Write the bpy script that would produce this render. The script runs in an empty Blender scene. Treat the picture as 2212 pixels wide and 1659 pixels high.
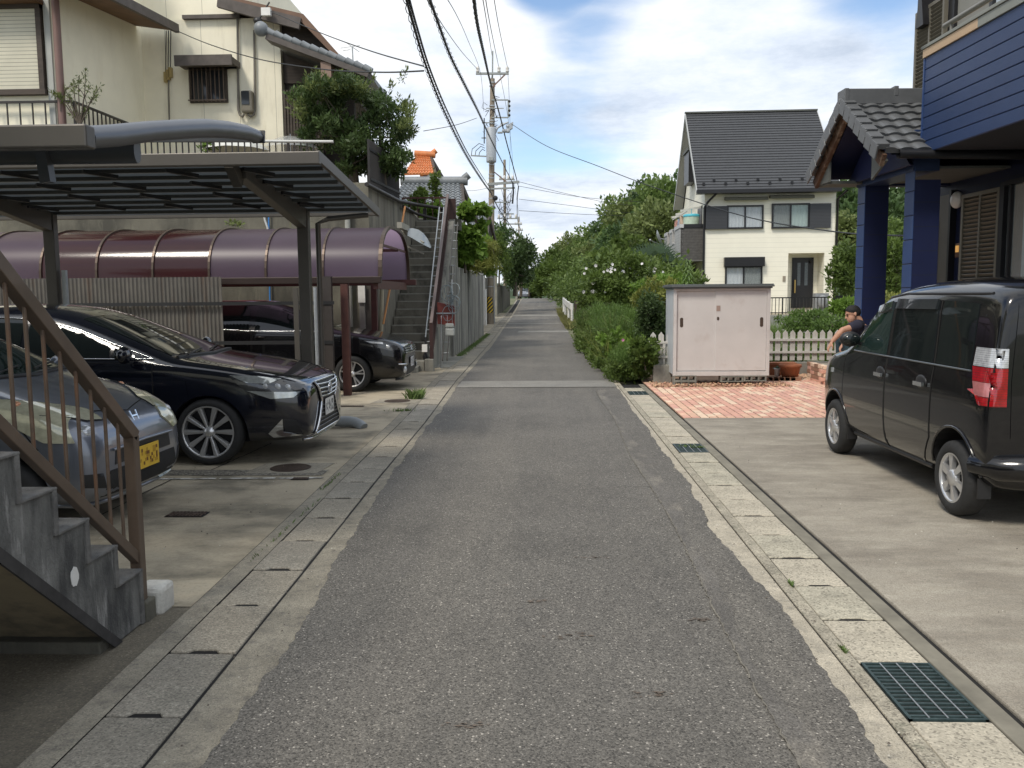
import bpy, bmesh, math, random
import numpy as np
from mathutils import Vector, Matrix, Euler
from mathutils.bvhtree import BVHTree
R = math.radians
C = bpy.context.scene.collection
sc = bpy.context.scene
# ------------------------------------------------------------------ camera
CAM_H = 1.6; F = 1850.0; IW, IH = 2212.0, 1659.0
cam_d = bpy.data.cameras.new('camera'); cam = bpy.data.objects.new('camera', cam_d); C.objects.link(cam)
cam_d.sensor_width = 36; cam_d.lens = 36*F/IW; cam_d.clip_start = .05; cam_d.clip_end = 3000
CM = Matrix.Rotation(R(2.2), 4, 'Z') @ Matrix.Rotation(R(90-5.94), 4, 'X') @ Matrix.Rotation(R(-0.5), 4, 'Z')
cam.matrix_world = Matrix.Translation((0, 0, CAM_H)) @ CM
sc.camera = cam
# ------------------------------------------------------------------ world
w = bpy.data.worlds.new('World'); sc.world = w; w.use_nodes = True
nt = w.node_tree; nt.nodes.clear()
def N(t, **k):
    n = nt.nodes.new(t)
    for a, b in k.items(): setattr(n, a, b)
    return n
SUN_EL, SUN_AZ = 52, 215      # azimuth measured clockwise from +Y
out = N('ShaderNodeOutputWorld'); sky = N('ShaderNodeTexSky', sky_type='NISHITA', sun_disc=False)
sky.sun_elevation = R(SUN_EL); sky.sun_rotation = R(SUN_AZ); sky.dust_density = .6; sky.air_density = 1.0; sky.ozone_density = 2.0
b1 = N('ShaderNodeBackground'); b1.inputs[1].default_value = .15
nt.links.new(sky.outputs[0], b1.inputs[0])
tc = N('ShaderNodeTexCoord'); sep = N('ShaderNodeSeparateXYZ'); nt.links.new(tc.outputs['Generated'], sep.inputs[0])
def M_(op, a, b=None, c=None):
    m = N('ShaderNodeMath', operation=op)
    for i, v in enumerate((a, b, c)):
        if v is None: continue
        if isinstance(v, (int, float)): m.inputs[i].default_value = v
        else: nt.links.new(v, m.inputs[i])
    return m.outputs[0]
zz = M_('MAXIMUM', sep.outputs[2], 0.0); zz = M_('ADD', zz, .13)
cx = M_('DIVIDE', sep.outputs[0], zz); cy = M_('DIVIDE', sep.outputs[1], zz)
cmb = N('ShaderNodeCombineXYZ'); nt.links.new(cx, cmb.inputs[0]); nt.links.new(cy, cmb.inputs[1]); cmb.inputs[2].default_value = 3.7
n1 = N('ShaderNodeTexNoise'); n1.inputs['Scale'].default_value = .75; n1.inputs['Detail'].default_value = 9; n1.inputs['Roughness'].default_value = .52; n1.inputs['Distortion'].default_value = .35
nt.links.new(cmb.outputs[0], n1.inputs['Vector'])
n2 = N('ShaderNodeTexNoise'); n2.inputs['Scale'].default_value = 2.1; n2.inputs['Detail'].default_value = 8; n2.inputs['Roughness'].default_value = .6
nt.links.new(cmb.outputs[0], n2.inputs['Vector'])
def hole(az, el, rad, amt):
    d = Vector((math.sin(R(az))*math.cos(R(el)), math.cos(R(az))*math.cos(R(el)), math.sin(R(el))))
    v = N('ShaderNodeVectorMath', operation='DISTANCE'); nt.links.new(tc.outputs['Generated'], v.inputs[0]); v.inputs[1].default_value = d
    t = M_('DIVIDE', v.outputs['Value'], rad); t = M_('MULTIPLY', t, t); t = M_('SUBTRACT', 1.0, t); t = M_('MAXIMUM', t, 0.0)
    return M_('MULTIPLY', t, amt)
den = M_('ADD', M_('MULTIPLY', n1.outputs[0], .8), M_('MULTIPLY', n2.outputs[0], .2))
for h in ((-.5, 21.8, .09, .30), (3.5, 20.5, .11, .32), (9, 21, .07, .16), (2.5, 12.0, .10, .13), (-5, 12.0, .07, .06), (9.5, 11.5, .09, .12), (-3, 9.5, .07, .10), (15, 16, .12, .07), (24, 18, .14, .13), (30, 24, .3, .12), (-70, 40, .5, .1)):
    den = M_('SUBTRACT', den, hole(*h))
for h in ((-8, 15, .14, .10), (12, 12, .16, .12), (12, 7, .2, .08), (-8, 19, .07, .05)):
    den = M_('ADD', den, hole(*h))
rmp = N('ShaderNodeMapRange', interpolation_type='SMOOTHSTEP'); rmp.inputs[1].default_value = .24; rmp.inputs[2].default_value = .50; rmp.inputs[3].default_value = 0.0; rmp.inputs[4].default_value = 1.0
nt.links.new(den, rmp.inputs[0])
n3 = N('ShaderNodeTexNoise'); n3.inputs['Scale'].default_value = 1.3; n3.inputs['Detail'].default_value = 10; n3.inputs['Roughness'].default_value = .64
mp = N('ShaderNodeMapping'); mp.inputs['Location'].default_value = (5.2, 1.3, 0); nt.links.new(cmb.outputs[0], mp.inputs[0]); nt.links.new(mp.outputs[0], n3.inputs['Vector'])
cr = N('ShaderNodeValToRGB'); nt.links.new(n3.outputs[0], cr.inputs[0])
cr.color_ramp.elements[0].position = .30; cr.color_ramp.elements[0].color = (.42, .49, .60, 1)
cr.color_ramp.elements[1].position = .62; cr.color_ramp.elements[1].color = (.84, .85, .86, 1)
e = cr.color_ramp.elements.new(.46); e.color = (.64, .70, .79, 1)
b2 = N('ShaderNodeBackground'); b2.inputs[1].default_value = 1.1; nt.links.new(cr.outputs[0], b2.inputs[0])
mx = N('ShaderNodeMixShader'); nt.links.new(rmp.outputs[0], mx.inputs[0]); nt.links.new(b1.outputs[0], mx.inputs[1]); nt.links.new(b2.outputs[0], mx.inputs[2])
nt.links.new(mx.outputs[0], out.inputs[0])
# ------------------------------------------------------------------ sun
sd = bpy.data.lights.new('sun', 'SUN'); sd.energy = 2.2; sd.angle = R(14); sd.color = (1, .93, .82)
sun = bpy.data.objects.new('sun', sd); C.objects.link(sun)
sdir = Vector((math.sin(R(SUN_AZ))*math.cos(R(SUN_EL)), math.cos(R(SUN_AZ))*math.cos(R(SUN_EL)), math.sin(R(SUN_EL))))
sun.rotation_euler = sdir.to_track_quat('Z', 'Y').to_euler(); sun.location = (0, 0, 30)
sc.view_settings.view_transform = 'Standard'; sc.view_settings.look = 'None'; sc.view_settings.exposure = 0.28; sc.view_settings.gamma = 1
# ------------------------------------------------------------------ measuring helpers (photo pixels at 2212 wide -> metres)
CR = CM.to_3x3()
def ray(px, py): return CR @ Vector(((px-IW/2)/F, -(py-IH/2)/F, -1))
def P(px, py, Y):
    d = ray(px, py); t = Y/d.y; return Vector((d.x*t, Y, CAM_H+d.z*t))
def PX(px, py, X):
    d = ray(px, py); t = X/d.x; return Vector((X, d.y*t, CAM_H+d.z*t))
def PG(px, py, z=0.0):
    d = ray(px, py); t = (z-CAM_H)/d.z; return Vector((d.x*t, d.y*t, z))
# ------------------------------------------------------------------ materials
MATS = {}
def new_mat(name):
    m = bpy.data.materials.new(name); m.use_nodes = True; t = m.node_tree
    b = t.nodes['Principled BSDF']; return m, t, b
def noise_node(t, scale, detail=4, rough=.55, stretch=(1, 1, 1), coord='Object'):
    c = t.nodes.new('ShaderNodeTexCoord'); mp = t.nodes.new('ShaderNodeMapping'); mp.inputs['Scale'].default_value = stretch
    n = t.nodes.new('ShaderNodeTexNoise'); n.inputs['Scale'].default_value = scale; n.inputs['Detail'].default_value = detail; n.inputs['Roughness'].default_value = rough
    t.links.new(c.outputs[coord], mp.inputs[0]); t.links.new(mp.outputs[0], n.inputs['Vector']); return n
def rng(t, src, a, b, lo, hi):
    r = t.nodes.new('ShaderNodeMapRange'); t.links.new(src, r.inputs[0])
    for i, v in enumerate((a, b, lo, hi)): r.inputs[1+i].default_value = v
    return r.outputs[0]
def mixc(t, fac, c1, c2, mode='MIX'):
    m = t.nodes.new('ShaderNodeMix'); m.data_type = 'RGBA'; m.blend_type = mode
    if isinstance(fac, (int, float)): m.inputs[0].default_value = fac
    else: t.links.new(fac, m.inputs[0])
    for i, c in ((6, c1), (7, c2)):
        if isinstance(c, (tuple, list)): m.inputs[i].default_value = (c[0], c[1], c[2], 1)
        else: t.links.new(c, m.inputs[i])
    return m.outputs[2]
def mat(name, col, rough=.6, metal=0, var=.15, vs=3.0, bump=0.0, bs=40, coat=0, layers=(), spec=.5, emit=0, trans=0, alpha=1, stretch=(1, 1, 1), ior=None):
    """layers: (scale, stretch, lo, hi, colour, strength) noise stains of another colour"""
    if name in MATS: return MATS[name]
    m, t, b = new_mat(name)
    dark = tuple(max(0, c*(1-var)) for c in col); lite = tuple(min(1, c*(1+var)) for c in col)
    if var > 0:
        n = noise_node(t, vs, 6, .6, stretch); base = mixc(t, rng(t, n.outputs[0], .3, .7, 0, 1), dark, lite)
    else: base = None
    for (s, st, lo, hi, c2, k) in layers:
        n = noise_node(t, s, 6, .65, st); base = mixc(t, rng(t, n.outputs[0], lo, hi, 0, k), base if base is not None else col, c2)
    if base is not None: t.links.new(base, b.inputs['Base Color'])
    else: b.inputs['Base Color'].default_value = (*col, 1)
    b.inputs['Roughness'].default_value = rough; b.inputs['Metallic'].default_value = metal
    b.inputs['Coat Weight'].default_value = coat; b.inputs['Coat Roughness'].default_value = .03
    b.inputs['Specular IOR Level'].default_value = spec; b.inputs['Transmission Weight'].default_value = trans; b.inputs['Alpha'].default_value = alpha
    if ior: b.inputs['IOR'].default_value = ior
    if emit: b.inputs['Emission Color'].default_value = (*col, 1); b.inputs['Emission Strength'].default_value = emit
    if bump:
        n = noise_node(t, bs, 4, .6); bp = t.nodes.new('ShaderNodeBump'); bp.inputs['Strength'].default_value = bump; bp.inputs['Distance'].default_value = .02
        t.links.new(n.outputs[0], bp.inputs['Height']); t.links.new(bp.outputs[0], b.inputs['Normal'])
    MATS[name] = m; return m
def speckle(m, scale, cols, amt=.5, lo=.0, hi=1.0):
    """aggregate grains: voronoi cells, each with a random tone mixed over the base colour"""
    t = m.node_tree; b = t.nodes['Principled BSDF']
    c = t.nodes.new('ShaderNodeTexCoord'); v = t.nodes.new('ShaderNodeTexVoronoi'); v.inputs['Scale'].default_value = scale
    t.links.new(c.outputs['Object'], v.inputs['Vector'])
    r = t.nodes.new('ShaderNodeValToRGB'); s = t.nodes.new('ShaderNodeSeparateColor'); t.links.new(v.outputs['Color'], s.inputs[0]); t.links.new(s.outputs[0], r.inputs[0])
    r.color_ramp.interpolation = 'CONSTANT'; el = r.color_ramp.elements
    for i, (p, k) in enumerate(cols):
        if i < 2: e = el[i]; e.position = p
        else: e = el.new(p)
        e.color = (k, k, k, 1)
    src = b.inputs['Base Color'].links[0].from_socket
    o = mixc(t, amt, src, r.outputs[0], 'MULTIPLY'); sc2 = t.nodes.new('ShaderNodeMix')
    t.links.new(o, b.inputs['Base Color'])
    bp = t.nodes.new('ShaderNodeBump'); bp.inputs['Strength'].default_value = .5; bp.inputs['Distance'].default_value = .004
    t.links.new(v.outputs['Distance'], bp.inputs['Height']); bp.invert = True; t.links.new(bp.outputs[0], b.inputs['Normal'])
    t.nodes.remove(sc2)
    return m
def lines(m, period, width, axis=2, dark=.45, bump=.6, offset=0.0):
    """grooves every `period` metres along an object axis (0 x, 1 y, 2 z)"""
    t = m.node_tree; b = t.nodes['Principled BSDF']
    c = t.nodes.new('ShaderNodeTexCoord'); s = t.nodes.new('ShaderNodeSeparateXYZ'); t.links.new(c.outputs['Object'], s.inputs[0])
    a = t.nodes.new('ShaderNodeMath'); a.operation = 'ADD'; t.links.new(s.outputs[axis], a.inputs[0]); a.inputs[1].default_value = 100*period+offset
    d = t.nodes.new('ShaderNodeMath'); d.operation = 'MODULO'; t.links.new(a.outputs[0], d.inputs[0]); d.inputs[1].default_value = period
    l = t.nodes.new('ShaderNodeMath'); l.operation = 'LESS_THAN'; t.links.new(d.outputs[0], l.inputs[0]); l.inputs[1].default_value = width
    if b.inputs['Base Color'].is_linked: src = b.inputs['Base Color'].links[0].from_socket
    else: src = tuple(b.inputs['Base Color'].default_value)[:3]
    k = t.nodes.new('ShaderNodeMath'); k.operation = 'MULTIPLY'; t.links.new(l.outputs[0], k.inputs[0]); k.inputs[1].default_value = dark
    t.links.new(mixc(t, k.outputs[0], src, (.02, .02, .02)), b.inputs['Base Color'])
    return m
def leaf_mat(name, dark, light, trans=.35, rough=.55):
    m, t, b = new_mat(name)
    a = t.nodes.new('ShaderNodeAttribute'); a.attribute_name = 'tone'
    col = mixc(t, a.outputs['Fac'], dark, light)
    n = noise_node(t, 1.4, 2); col = mixc(t, rng(t, n.outputs[0], .35, .65, 0, .45), col, tuple(min(1, c*1.5) for c in light))
    t.links.new(col, b.inputs['Base Color']); b.inputs['Roughness'].default_value = rough; b.inputs['Specular IOR Level'].default_value = .35
    tr = t.nodes.new('ShaderNodeBsdfTranslucent'); t.links.new(mixc(t, .5, col, light), tr.inputs[0])
    ms = t.nodes.new('ShaderNodeMixShader'); ms.inputs[0].default_value = trans
    o = t.nodes['Material Output']; t.links.new(b.outputs[0], ms.inputs[1]); t.links.new(tr.outputs[0], ms.inputs[2]); t.links.new(ms.outputs[0], o.inputs[0])
    MATS[name] = m; return m
# ------------------------------------------------------------------ mesh builder
TM = {}
def world_of(o):
    return TM.get(o.name, Matrix.Identity(4))
def thing(name, label, cat, loc=(0, 0, 0), rotz=0.0, group=None):
    o = bpy.data.objects.new(name, None); C.objects.link(o); o.empty_display_size = .2
    o.location = loc; o.rotation_euler = (0, 0, rotz); o['label'] = label; o['category'] = cat
    if group: o['group'] = group
    TM[o.name] = Matrix.Translation(Vector(loc)) @ Matrix.Rotation(rotz, 4, 'Z'); return o
def tag(o, label, cat, group=None):
    o['label'] = label; o['category'] = cat
    if group: o['group'] = group
    return o
class MB:
    def __init__(s, xf=None): s.v = []; s.f = []; s.mi = []; s.xf = xf; s.m = 0; s.sm = []
    def add(s, vs, fs, smooth=False):
        o = len(s.v)
        for p in vs:
            p = Vector(p); s.v.append(s.xf @ p if s.xf else p)
        for f in fs: s.f.append([i+o for i in f]); s.mi.append(s.m); s.sm.append(smooth)
        return s
    def box(s, x0, x1, y0, y1, z0, z1):
        return s.add([(x0, y0, z0), (x1, y0, z0), (x1, y1, z0), (x0, y1, z0), (x0, y0, z1), (x1, y0, z1), (x1, y1, z1), (x0, y1, z1)],
                     [(0, 3, 2, 1), (4, 5, 6, 7), (0, 1, 5, 4), (1, 2, 6, 5), (2, 3, 7, 6), (3, 0, 4, 7)])
    def bar(s, p, q, w, h=None, up=(0, 0, 1)):
        """rectangular bar from p to q, w wide and h high"""
        h = h or w; p = Vector(p); q = Vector(q); d = (q-p).normalized(); u = Vector(up)
        if abs(d.dot(u)) > .98: u = Vector((0, 1, 0))
        a = d.cross(u).normalized(); b = a.cross(d).normalized(); a *= w/2; b *= h/2
        vs = [p-a-b, p+a-b, p+a+b, p-a+b, q-a-b, q+a-b, q+a+b, q-a+b]
        return s.add(vs, [(0, 1, 2, 3), (7, 6, 5, 4), (0, 4, 5, 1), (1, 5, 6, 2), (2, 6, 7, 3), (3, 7, 4, 0)])
    def tube(s, pts, r, n=8, cap=True):
        pts = [Vector(p) for p in pts]; k = len(pts); rs = r if isinstance(r, (list, tuple)) else [r]*k
        vs = []; prev = None
        for i, p in enumerate(pts):
            d = (pts[min(i+1, k-1)]-pts[max(i-1, 0)]).normalized()
            if prev is None:
                u = Vector((0, 0, 1)) if abs(d.z) < .9 else Vector((1, 0, 0)); a = d.cross(u).normalized()
            else: a = (prev-d*prev.dot(d)).normalized()
            prev = a; b = d.cross(a)
            for j in range(n):
                t = 2*math.pi*j/n; vs.append(p+a*(math.cos(t)*rs[i])+b*(math.sin(t)*rs[i]))
        fs = []
        for i in range(k-1):
            for j in range(n): fs.append((i*n+j, i*n+(j+1) % n, (i+1)*n+(j+1) % n, (i+1)*n+j))
        s.add(vs, fs, True)
        if cap: s.add([vs[j] for j in range(n)], [tuple(range(n))[::-1]]) if not s.xf else None
        if cap and s.xf is None: s.add([vs[(k-1)*n+j] for j in range(n)], [tuple(range(n))])
        return s
    def prism(s, poly, vec):
        """poly: 3-D points in one plane, extruded by vec"""
        poly = [Vector(p) for p in poly]; v = Vector(vec); n = len(poly)
        vs = poly+[p+v for p in poly]
        fs = [tuple(range(n))[::-1], tuple(range(n, 2*n))]+[(i, (i+1) % n, (i+1) % n+n, i+n) for i in range(n)]
        return s.add(vs, fs)
    def quad(s, *p): return s.add(p, [tuple(range(len(p)))])
    def grid(s, fn, nu, nv, smooth=True):
        vs = [fn(i/nu, j/nv) for j in range(nv+1) for i in range(nu+1)]
        fs = [(j*(nu+1)+i, j*(nu+1)+i+1, (j+1)*(nu+1)+i+1, (j+1)*(nu+1)+i) for j in range(nv) for i in range(nu)]
        return s.add(vs, fs, smooth)
    def lathe(s, prof, axis_o, axis_d, n=20):
        """prof: (radius, along) pairs round an axis"""
        o = Vector(axis_o); d = Vector(axis_d).normalized(); u = Vector((0, 0, 1)) if abs(d.z) < .9 else Vector((1, 0, 0))
        a = d.cross(u).normalized(); b = d.cross(a); vs = []
        for r, h in prof:
            for j in range(n):
                t = 2*math.pi*j/n; vs.append(o+d*h+(a*math.cos(t)+b*math.sin(t))*r)
        fs = [(i*n+j, i*n+(j+1) % n, (i+1)*n+(j+1) % n, (i+1)*n+j) for i in range(len(prof)-1) for j in range(n)]
        return s.add(vs, fs, True)
    def ball(s, c, r, n=10, m=6):
        r = r if isinstance(r, (tuple, list)) else (r, r, r); c = Vector(c)
        def fn(u, v):
            a = 2*math.pi*u; e = math.pi*(v-.5); return (c.x+r[0]*math.cos(a)*math.cos(e), c.y+r[1]*math.sin(a)*math.cos(e), c.z+r[2]*math.sin(e))
        return s.grid(fn, n, m)
    def build(s, name, mats, parent=None, local=False, bevel=0, kind=None, keep=False):
        me = bpy.data.meshes.new(name); vs = s.v
        if parent is not None:
            if not local:
                inv = world_of(parent).inverted(); vs = [inv @ p for p in vs]
            loc = None
        elif not keep and not local and kind is None:
            a = np.array([tuple(p) for p in vs]); lo = a.min(0); hi = a.max(0); loc = Vector(((lo[0]+hi[0])/2, (lo[1]+hi[1])/2, lo[2])); vs = [p-loc for p in vs]
        else: loc = None
        me.from_pydata([tuple(p) for p in vs], [], s.f)
        mats = mats if isinstance(mats, (list, tuple)) else [mats]
        for m in mats: me.materials.append(m)
        me.polygons.foreach_set('material_index', [min(i, len(mats)-1) for i in s.mi]); me.polygons.foreach_set('use_smooth', s.sm)
        me.update()
        o = bpy.data.objects.new(name, me); C.objects.link(o)
        if parent is not None: o.parent = parent; TM[o.name] = world_of(parent).copy()
        if loc is not None: o.location = loc; TM[o.name] = Matrix.Translation(loc)
        if kind: o['kind'] = kind
        if bevel:
            bv = o.modifiers.new('bevel', 'BEVEL'); bv.width = bevel; bv.segments = 2; bv.limit_method = 'ANGLE'; bv.angle_limit = R(40)
        return o
def copy_tree(o, loc=None, rotz=None, label=None, parent=None):
    c = o.copy(); C.objects.link(c)
    if parent is not None: c.parent = parent
    if loc is not None: c.location = loc
    if rotz is not None: c.rotation_euler = (0, 0, rotz)
    if label: c['label'] = label
    for ch in list(o.children): copy_tree(ch, parent=c)
    return c
def lerp(a, b, t): return a+(b-a)*t
def pw(pts, x):
    """piecewise-linear table"""
    if x <= pts[0][0]: return pts[0][1]
    for (a, b), (c, d) in zip(pts, pts[1:]):
        if x <= c: return b+(d-b)*(x-a)/(c-a)
    return pts[-1][1]
# ================================================================== MATERIALS
def road_mat():
    m = mat('asphalt', (.128, .119, .104), .85, var=.2, vs=.8, layers=(
        (9, (1, .35, 1), .45, .75, (.175, .162, .14), .5), (.55, (1.6, .35, 1), .5, .68, (.185, .17, .145), .45), (26, (1, 1, 1), .60, .72, (.105, .10, .095), .4), (1.1, (1.5, .05, 1), .48, .62, (.18, .165, .14), .45),
        (3.1, (1, 2.2, 1), .70, .76, (.15, .075, .045), .45)))
    speckle(m, 150, [(0, .40), (.14, .72), (.42, .96), (.70, 1.2), (.92, 1.6), (.985, 3.2)], .95); return m
M_ROAD = road_mat()
M_PATCH = speckle(mat('patched_asphalt', (.24, .23, .205), .88, var=.12, vs=2.2), 160, [(0, .6), (.3, .9), (.6, 1.1), (.93, 1.5)], .7)
M_SEAMY = speckle(mat('dusty_asphalt', (.14, .13, .115), .88, var=.2, vs=1.8, layers=((5, (1, .4, 1), .5, .7, (.30, .27, .22), .6),)), 150, [(0, .5), (.3, .9), (.6, 1.15), (.93, 1.8)], .7)
M_SAND = speckle(mat('sandy_edge', (.44, .395, .31), .95, var=.2, vs=4, layers=((14, (1, 1, 1), .5, .7, (.17, .16, .14), .5),)), 190, [(0, .55), (.2, .9), (.6, 1.1), (.93, 1.3)], .6)
M_LSAND = speckle(mat('gutter_mortar', (.30, .27, .21), .95, var=.22, vs=4, layers=((14, (1, 1, 1), .5, .7, (.12, .11, .10), .6),)), 190, [(0, .55), (.2, .9), (.6, 1.1), (.93, 1.4)], .6)
M_COVR = speckle(mat('gutter_cover_pale', (.46, .415, .325), .9, var=.14, vs=2.5, layers=((18, (1, 1, 1), .55, .75, (.26, .25, .2), .5),)), 110, [(0, .45), (.14, .85), (.5, 1.05), (.9, 1.25)], .75)
M_COVL = speckle(mat('gutter_cover_dark', (.32, .29, .235), .9, var=.25, vs=1.8, layers=((4, (1, 1, 1), .5, .7, (.13, .125, .1), .6),)), 150, [(0, .5), (.2, .85), (.6, 1.1), (.93, 1.5)], .7)
M_COVLL = speckle(mat('gutter_cover_light', (.36, .32, .25), .9, var=.2, vs=2.2, layers=((5, (1, 1, 1), .5, .7, (.2, .18, .14), .6),)), 150, [(0, .5), (.2, .85), (.6, 1.1), (.93, 1.5)], .7)
M_KERB = speckle(mat('gutter_kerb', (.37, .335, .26), .9, var=.25, vs=5, layers=((9, (1, 1, 1), .55, .7, (.12, .13, .09), .6),)), 130, [(0, .4), (.2, .85), (.6, 1.1), (.93, 1.4)], .7)
M_DRIVE = mat('driveway_concrete', (.345, .31, .25), .85, var=.14, vs=.9, layers=((1.3, (.7, 1.3, 1), .42, .62, (.215, .188, .15), .85), (2.7, (.6, 1.7, 1), .5, .68, (.46, .42, .34), .55), (9, (.8, 1.6, 1), .5, .7, (.30, .26, .20), .5), (40, (1, 1, 1), .5, .8, (.21, .19, .15), .5)), bump=.25, bs=120)
M_LOT = mat('parking_concrete', (.42, .36, .26), .85, var=.22, vs=.8, layers=((1.3, (1, 1.4, 1), .45, .62, (.14, .125, .09), .8), (3.2, (1, 1, 1), .55, .7, (.36, .325, .25), .5), (45, (1, 1, 1), .5, .8, (.14, .125, .10), .5)), bump=.3, bs=90)
M_LOTD = speckle(mat('shaded_court_concrete', (.15, .13, .095), .88, var=.25, vs=.7, layers=((1.2, (1, 1, 1), .45, .65, (.075, .068, .052), .75), (3, (1, 1, 1), .55, .7, (.2, .175, .13), .5))), 140, [(0, .6), (.3, .9), (.6, 1.1), (.95, 1.8)], .6)  # stained court concrete, darkened so its colour carries the shade of this corner
M_DARK = mat('deep_gap', (.012, .011, .010), .95, var=0)
M_MOSS = mat('moss', (.09, .12, .03), 1, var=.4, vs=20)
M_CONC = mat('weathered_concrete', (.27, .26, .22), .9, var=.18, vs=1.2, bump=.35, bs=60, layers=((1.5, (1.3, 1.3, .3), .44, .66, (.095, .095, .085), .8), (5, (1.6, 1.6, .3), .55, .7, (.4, .39, .35), .4), (30, (1, 1, 1), .5, .75, (.13, .13, .12), .4)))
M_CONCD = mat('mossy_concrete', (.155, .145, .112), .95, var=.25, vs=1.0, bump=.4, bs=50, layers=((.9, (1.3, 1.3, .45), .42, .62, (.05, .048, .04), .8), (3.1, (1.5, 1.5, .3), .56, .72, (.25, .24, .18), .6), (3, (2, 2, .3), .62, .7, (.17, .165, .05), .5)))
M_STAIRC = mat('stair_concrete', (.18, .178, .165), .92, var=.25, vs=2.2, bump=.35, bs=70, layers=((3.2, (1.6, 1.6, .5), .44, .62, (.04, .04, .04), .85), (4.5, (2.5, 2.5, .35), .58, .7, (.46, .45, .43), .7)))
M_GROUND = mat('earth', (.16, .15, .09), 1, var=.3, vs=.4, layers=((.8, (1, 1, 1), .45, .6, (.07, .11, .035), .8),), bump=.5, bs=8)
M_STEEL = mat('galvanised', (.42, .44, .45), .45, .7, var=.12, vs=12)
M_GRATE = mat('grate_steel', (.055, .085, .085), .4, .3, var=.3, vs=30)
M_IRON = mat('rusty_iron', (.085, .06, .045), .7, .4, var=.3, vs=20)
M_WHITE = mat('white_paint', (.75, .74, .70), .6, var=.08, vs=6)
M_WORN = mat('worn_white_line', (.62, .60, .54), .8, var=.2, vs=10, layers=((9, (1, 1, 1), .46, .58, (.22, .2, .16), .9),))
# ================================================================== GROUND
def H(y):
    if y < 20: return 0.0
    if y < 85: return .95*((y-20)/65.0)**2
    t = y-85; return .95+.029*t*max(0, 1-t/30.0) if t < 15 else .95+.2175-.004*(t-15)
XLT = [(-2, -1.16), (3, -1.19), (4.3, -1.2), (5.1, -1.28), (6.2, -1.33), (7.5, -1.37), (9.3, -1.43), (12.2, -1.46), (15.4, -1.57), (27, -1.66), (39, -1.86), (85, -2.35), (110, -2.6), (400, -12)]
XRT = [(-2, 1.14), (3, 1.16), (4.4, 1.2), (5.7, 1.13), (7.2, 1.21), (12, 1.22), (15, 1.26), (22, 1.10), (30, 1.0), (45, .95), (85, 1.10), (110, 1.0), (400, -8)]
GRT = [(-2, -1.36), (3, -1.395), (4.8, -1.425), (6, -1.45), (7.3, -1.48), (9, -1.505), (10.8, -1.53), (16, -1.68), (28, -1.82), (45, -2.08), (85, -2.45), (110, -2.7), (400, -12.2)]
def GR(y): return pw(GRT, y)
def XL(y): return pw(XLT, y)
def XR(y): return pw(XRT, y)
def ys_list(a, b):
    ys = []; y = a
    while y < b: ys.append(y); y += .12 if y < 8 else .3 if y < 20 else 1.0 if y < 60 else 4.0
    ys.append(b); return ys
rnd = random.Random(5)
def strip(name, m, xl, xr, ya, yb, z, jl=0, jr=0, kind='structure', ys=None, seed=1):
    r = random.Random(seed); s = MB(); ys = ys or ys_list(ya, yb); vs = []; a = b = 0
    for y in ys:
        a = a*.55+r.uniform(-jl, jl)*.5; b = b*.55+r.uniform(-jr, jr)*.5
        vs += [(xl(y)+a, y, H(y)+z), (xr(y)+b, y, H(y)+z)]
    s.add(vs, [(2*i, 2*i+1, 2*i+3, 2*i+2) for i in range(len(ys)-1)])
    return s.build(name, m, kind=kind)
g = MB(); gy = [-30, -5, 0, 10, 20]+[20+i*3 for i in range(1, 40)]+[160, 220, 300, 500, 900]; gx = [-700, -200, -60, -20, -8, -3, 0, 3, 8, 20, 60, 200, 700]
g.add([(x, y, H(y)-.06) for y in gy for x in gx], [(j*len(gx)+i, j*len(gx)+i+1, (j+1)*len(gx)+i+1, (j+1)*len(gx)+i) for j in range(len(gy)-1) for i in range(len(gx)-1)])
g.build('ground', M_GROUND, kind='structure')
g = MB(); r_ = random.Random(3); hx = [-500+i*20 for i in range(51)]; hh = [r_.uniform(4, 9) for _ in hx]
g.add([p for x, h in zip(hx, hh) for p in ((x, 330, -3), (x, 345, h*.6), (x, 400, h), (x, 560, h+3))], [(4*i+j, 4*i+4+j, 4*i+5+j, 4*i+1+j) for i in range(50) for j in range(3)])
g.build('hills', mat('far_woodland', (.045, .07, .035), 1, var=.4, vs=.12), kind='structure')
strip('road_shoulder', M_SAND, lambda y: 0, lambda y: 1.36, -2, 16.2, -.008)
strip('road_shoulder', M_LSAND, lambda y: GR(y)+.0035, lambda y: 0, -2, 130, -.008, seed=4)
ysr = []; y = -2.0
while y < 300: ysr.append(y); y += .035 if 1.5 < y < 9 else .1 if y < 20 else 1.0 if y < 60 else 4
strip('road', M_ROAD, lambda y: XL(y)+.008*math.sin(y*2.3)+.006*math.sin(y*7.1), lambda y: XR(y)+.008*math.sin(y*1.9+1)+.006*math.sin(y*6.3), -2, 300, .0, .020, .020, ys=ysr, seed=7)
strip('road_patch', M_SEAMY, lambda y: .87+.02*math.sin(y*1.3), lambda y: .985+.05*math.sin(y*.9+1)+.03*math.sin(y*3.1), 1.0, 14.6, .004, .004, .03, seed=9)
for k, (ya, yb, xa, xb) in enumerate(((14.75, 15.85, -1.54, 1.24), (35.2, 36.6, -1.1, 1.0), (43.5, 44.4, -1.9, .9), (54, 56, -2.0, .95))):
    strip('road_patch', M_PATCH, lambda y: xa, lambda y: xb, ya, yb, .008, .01, .01, ys=[ya+(yb-ya)*i/6 for i in range(7)], seed=20+k)
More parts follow.
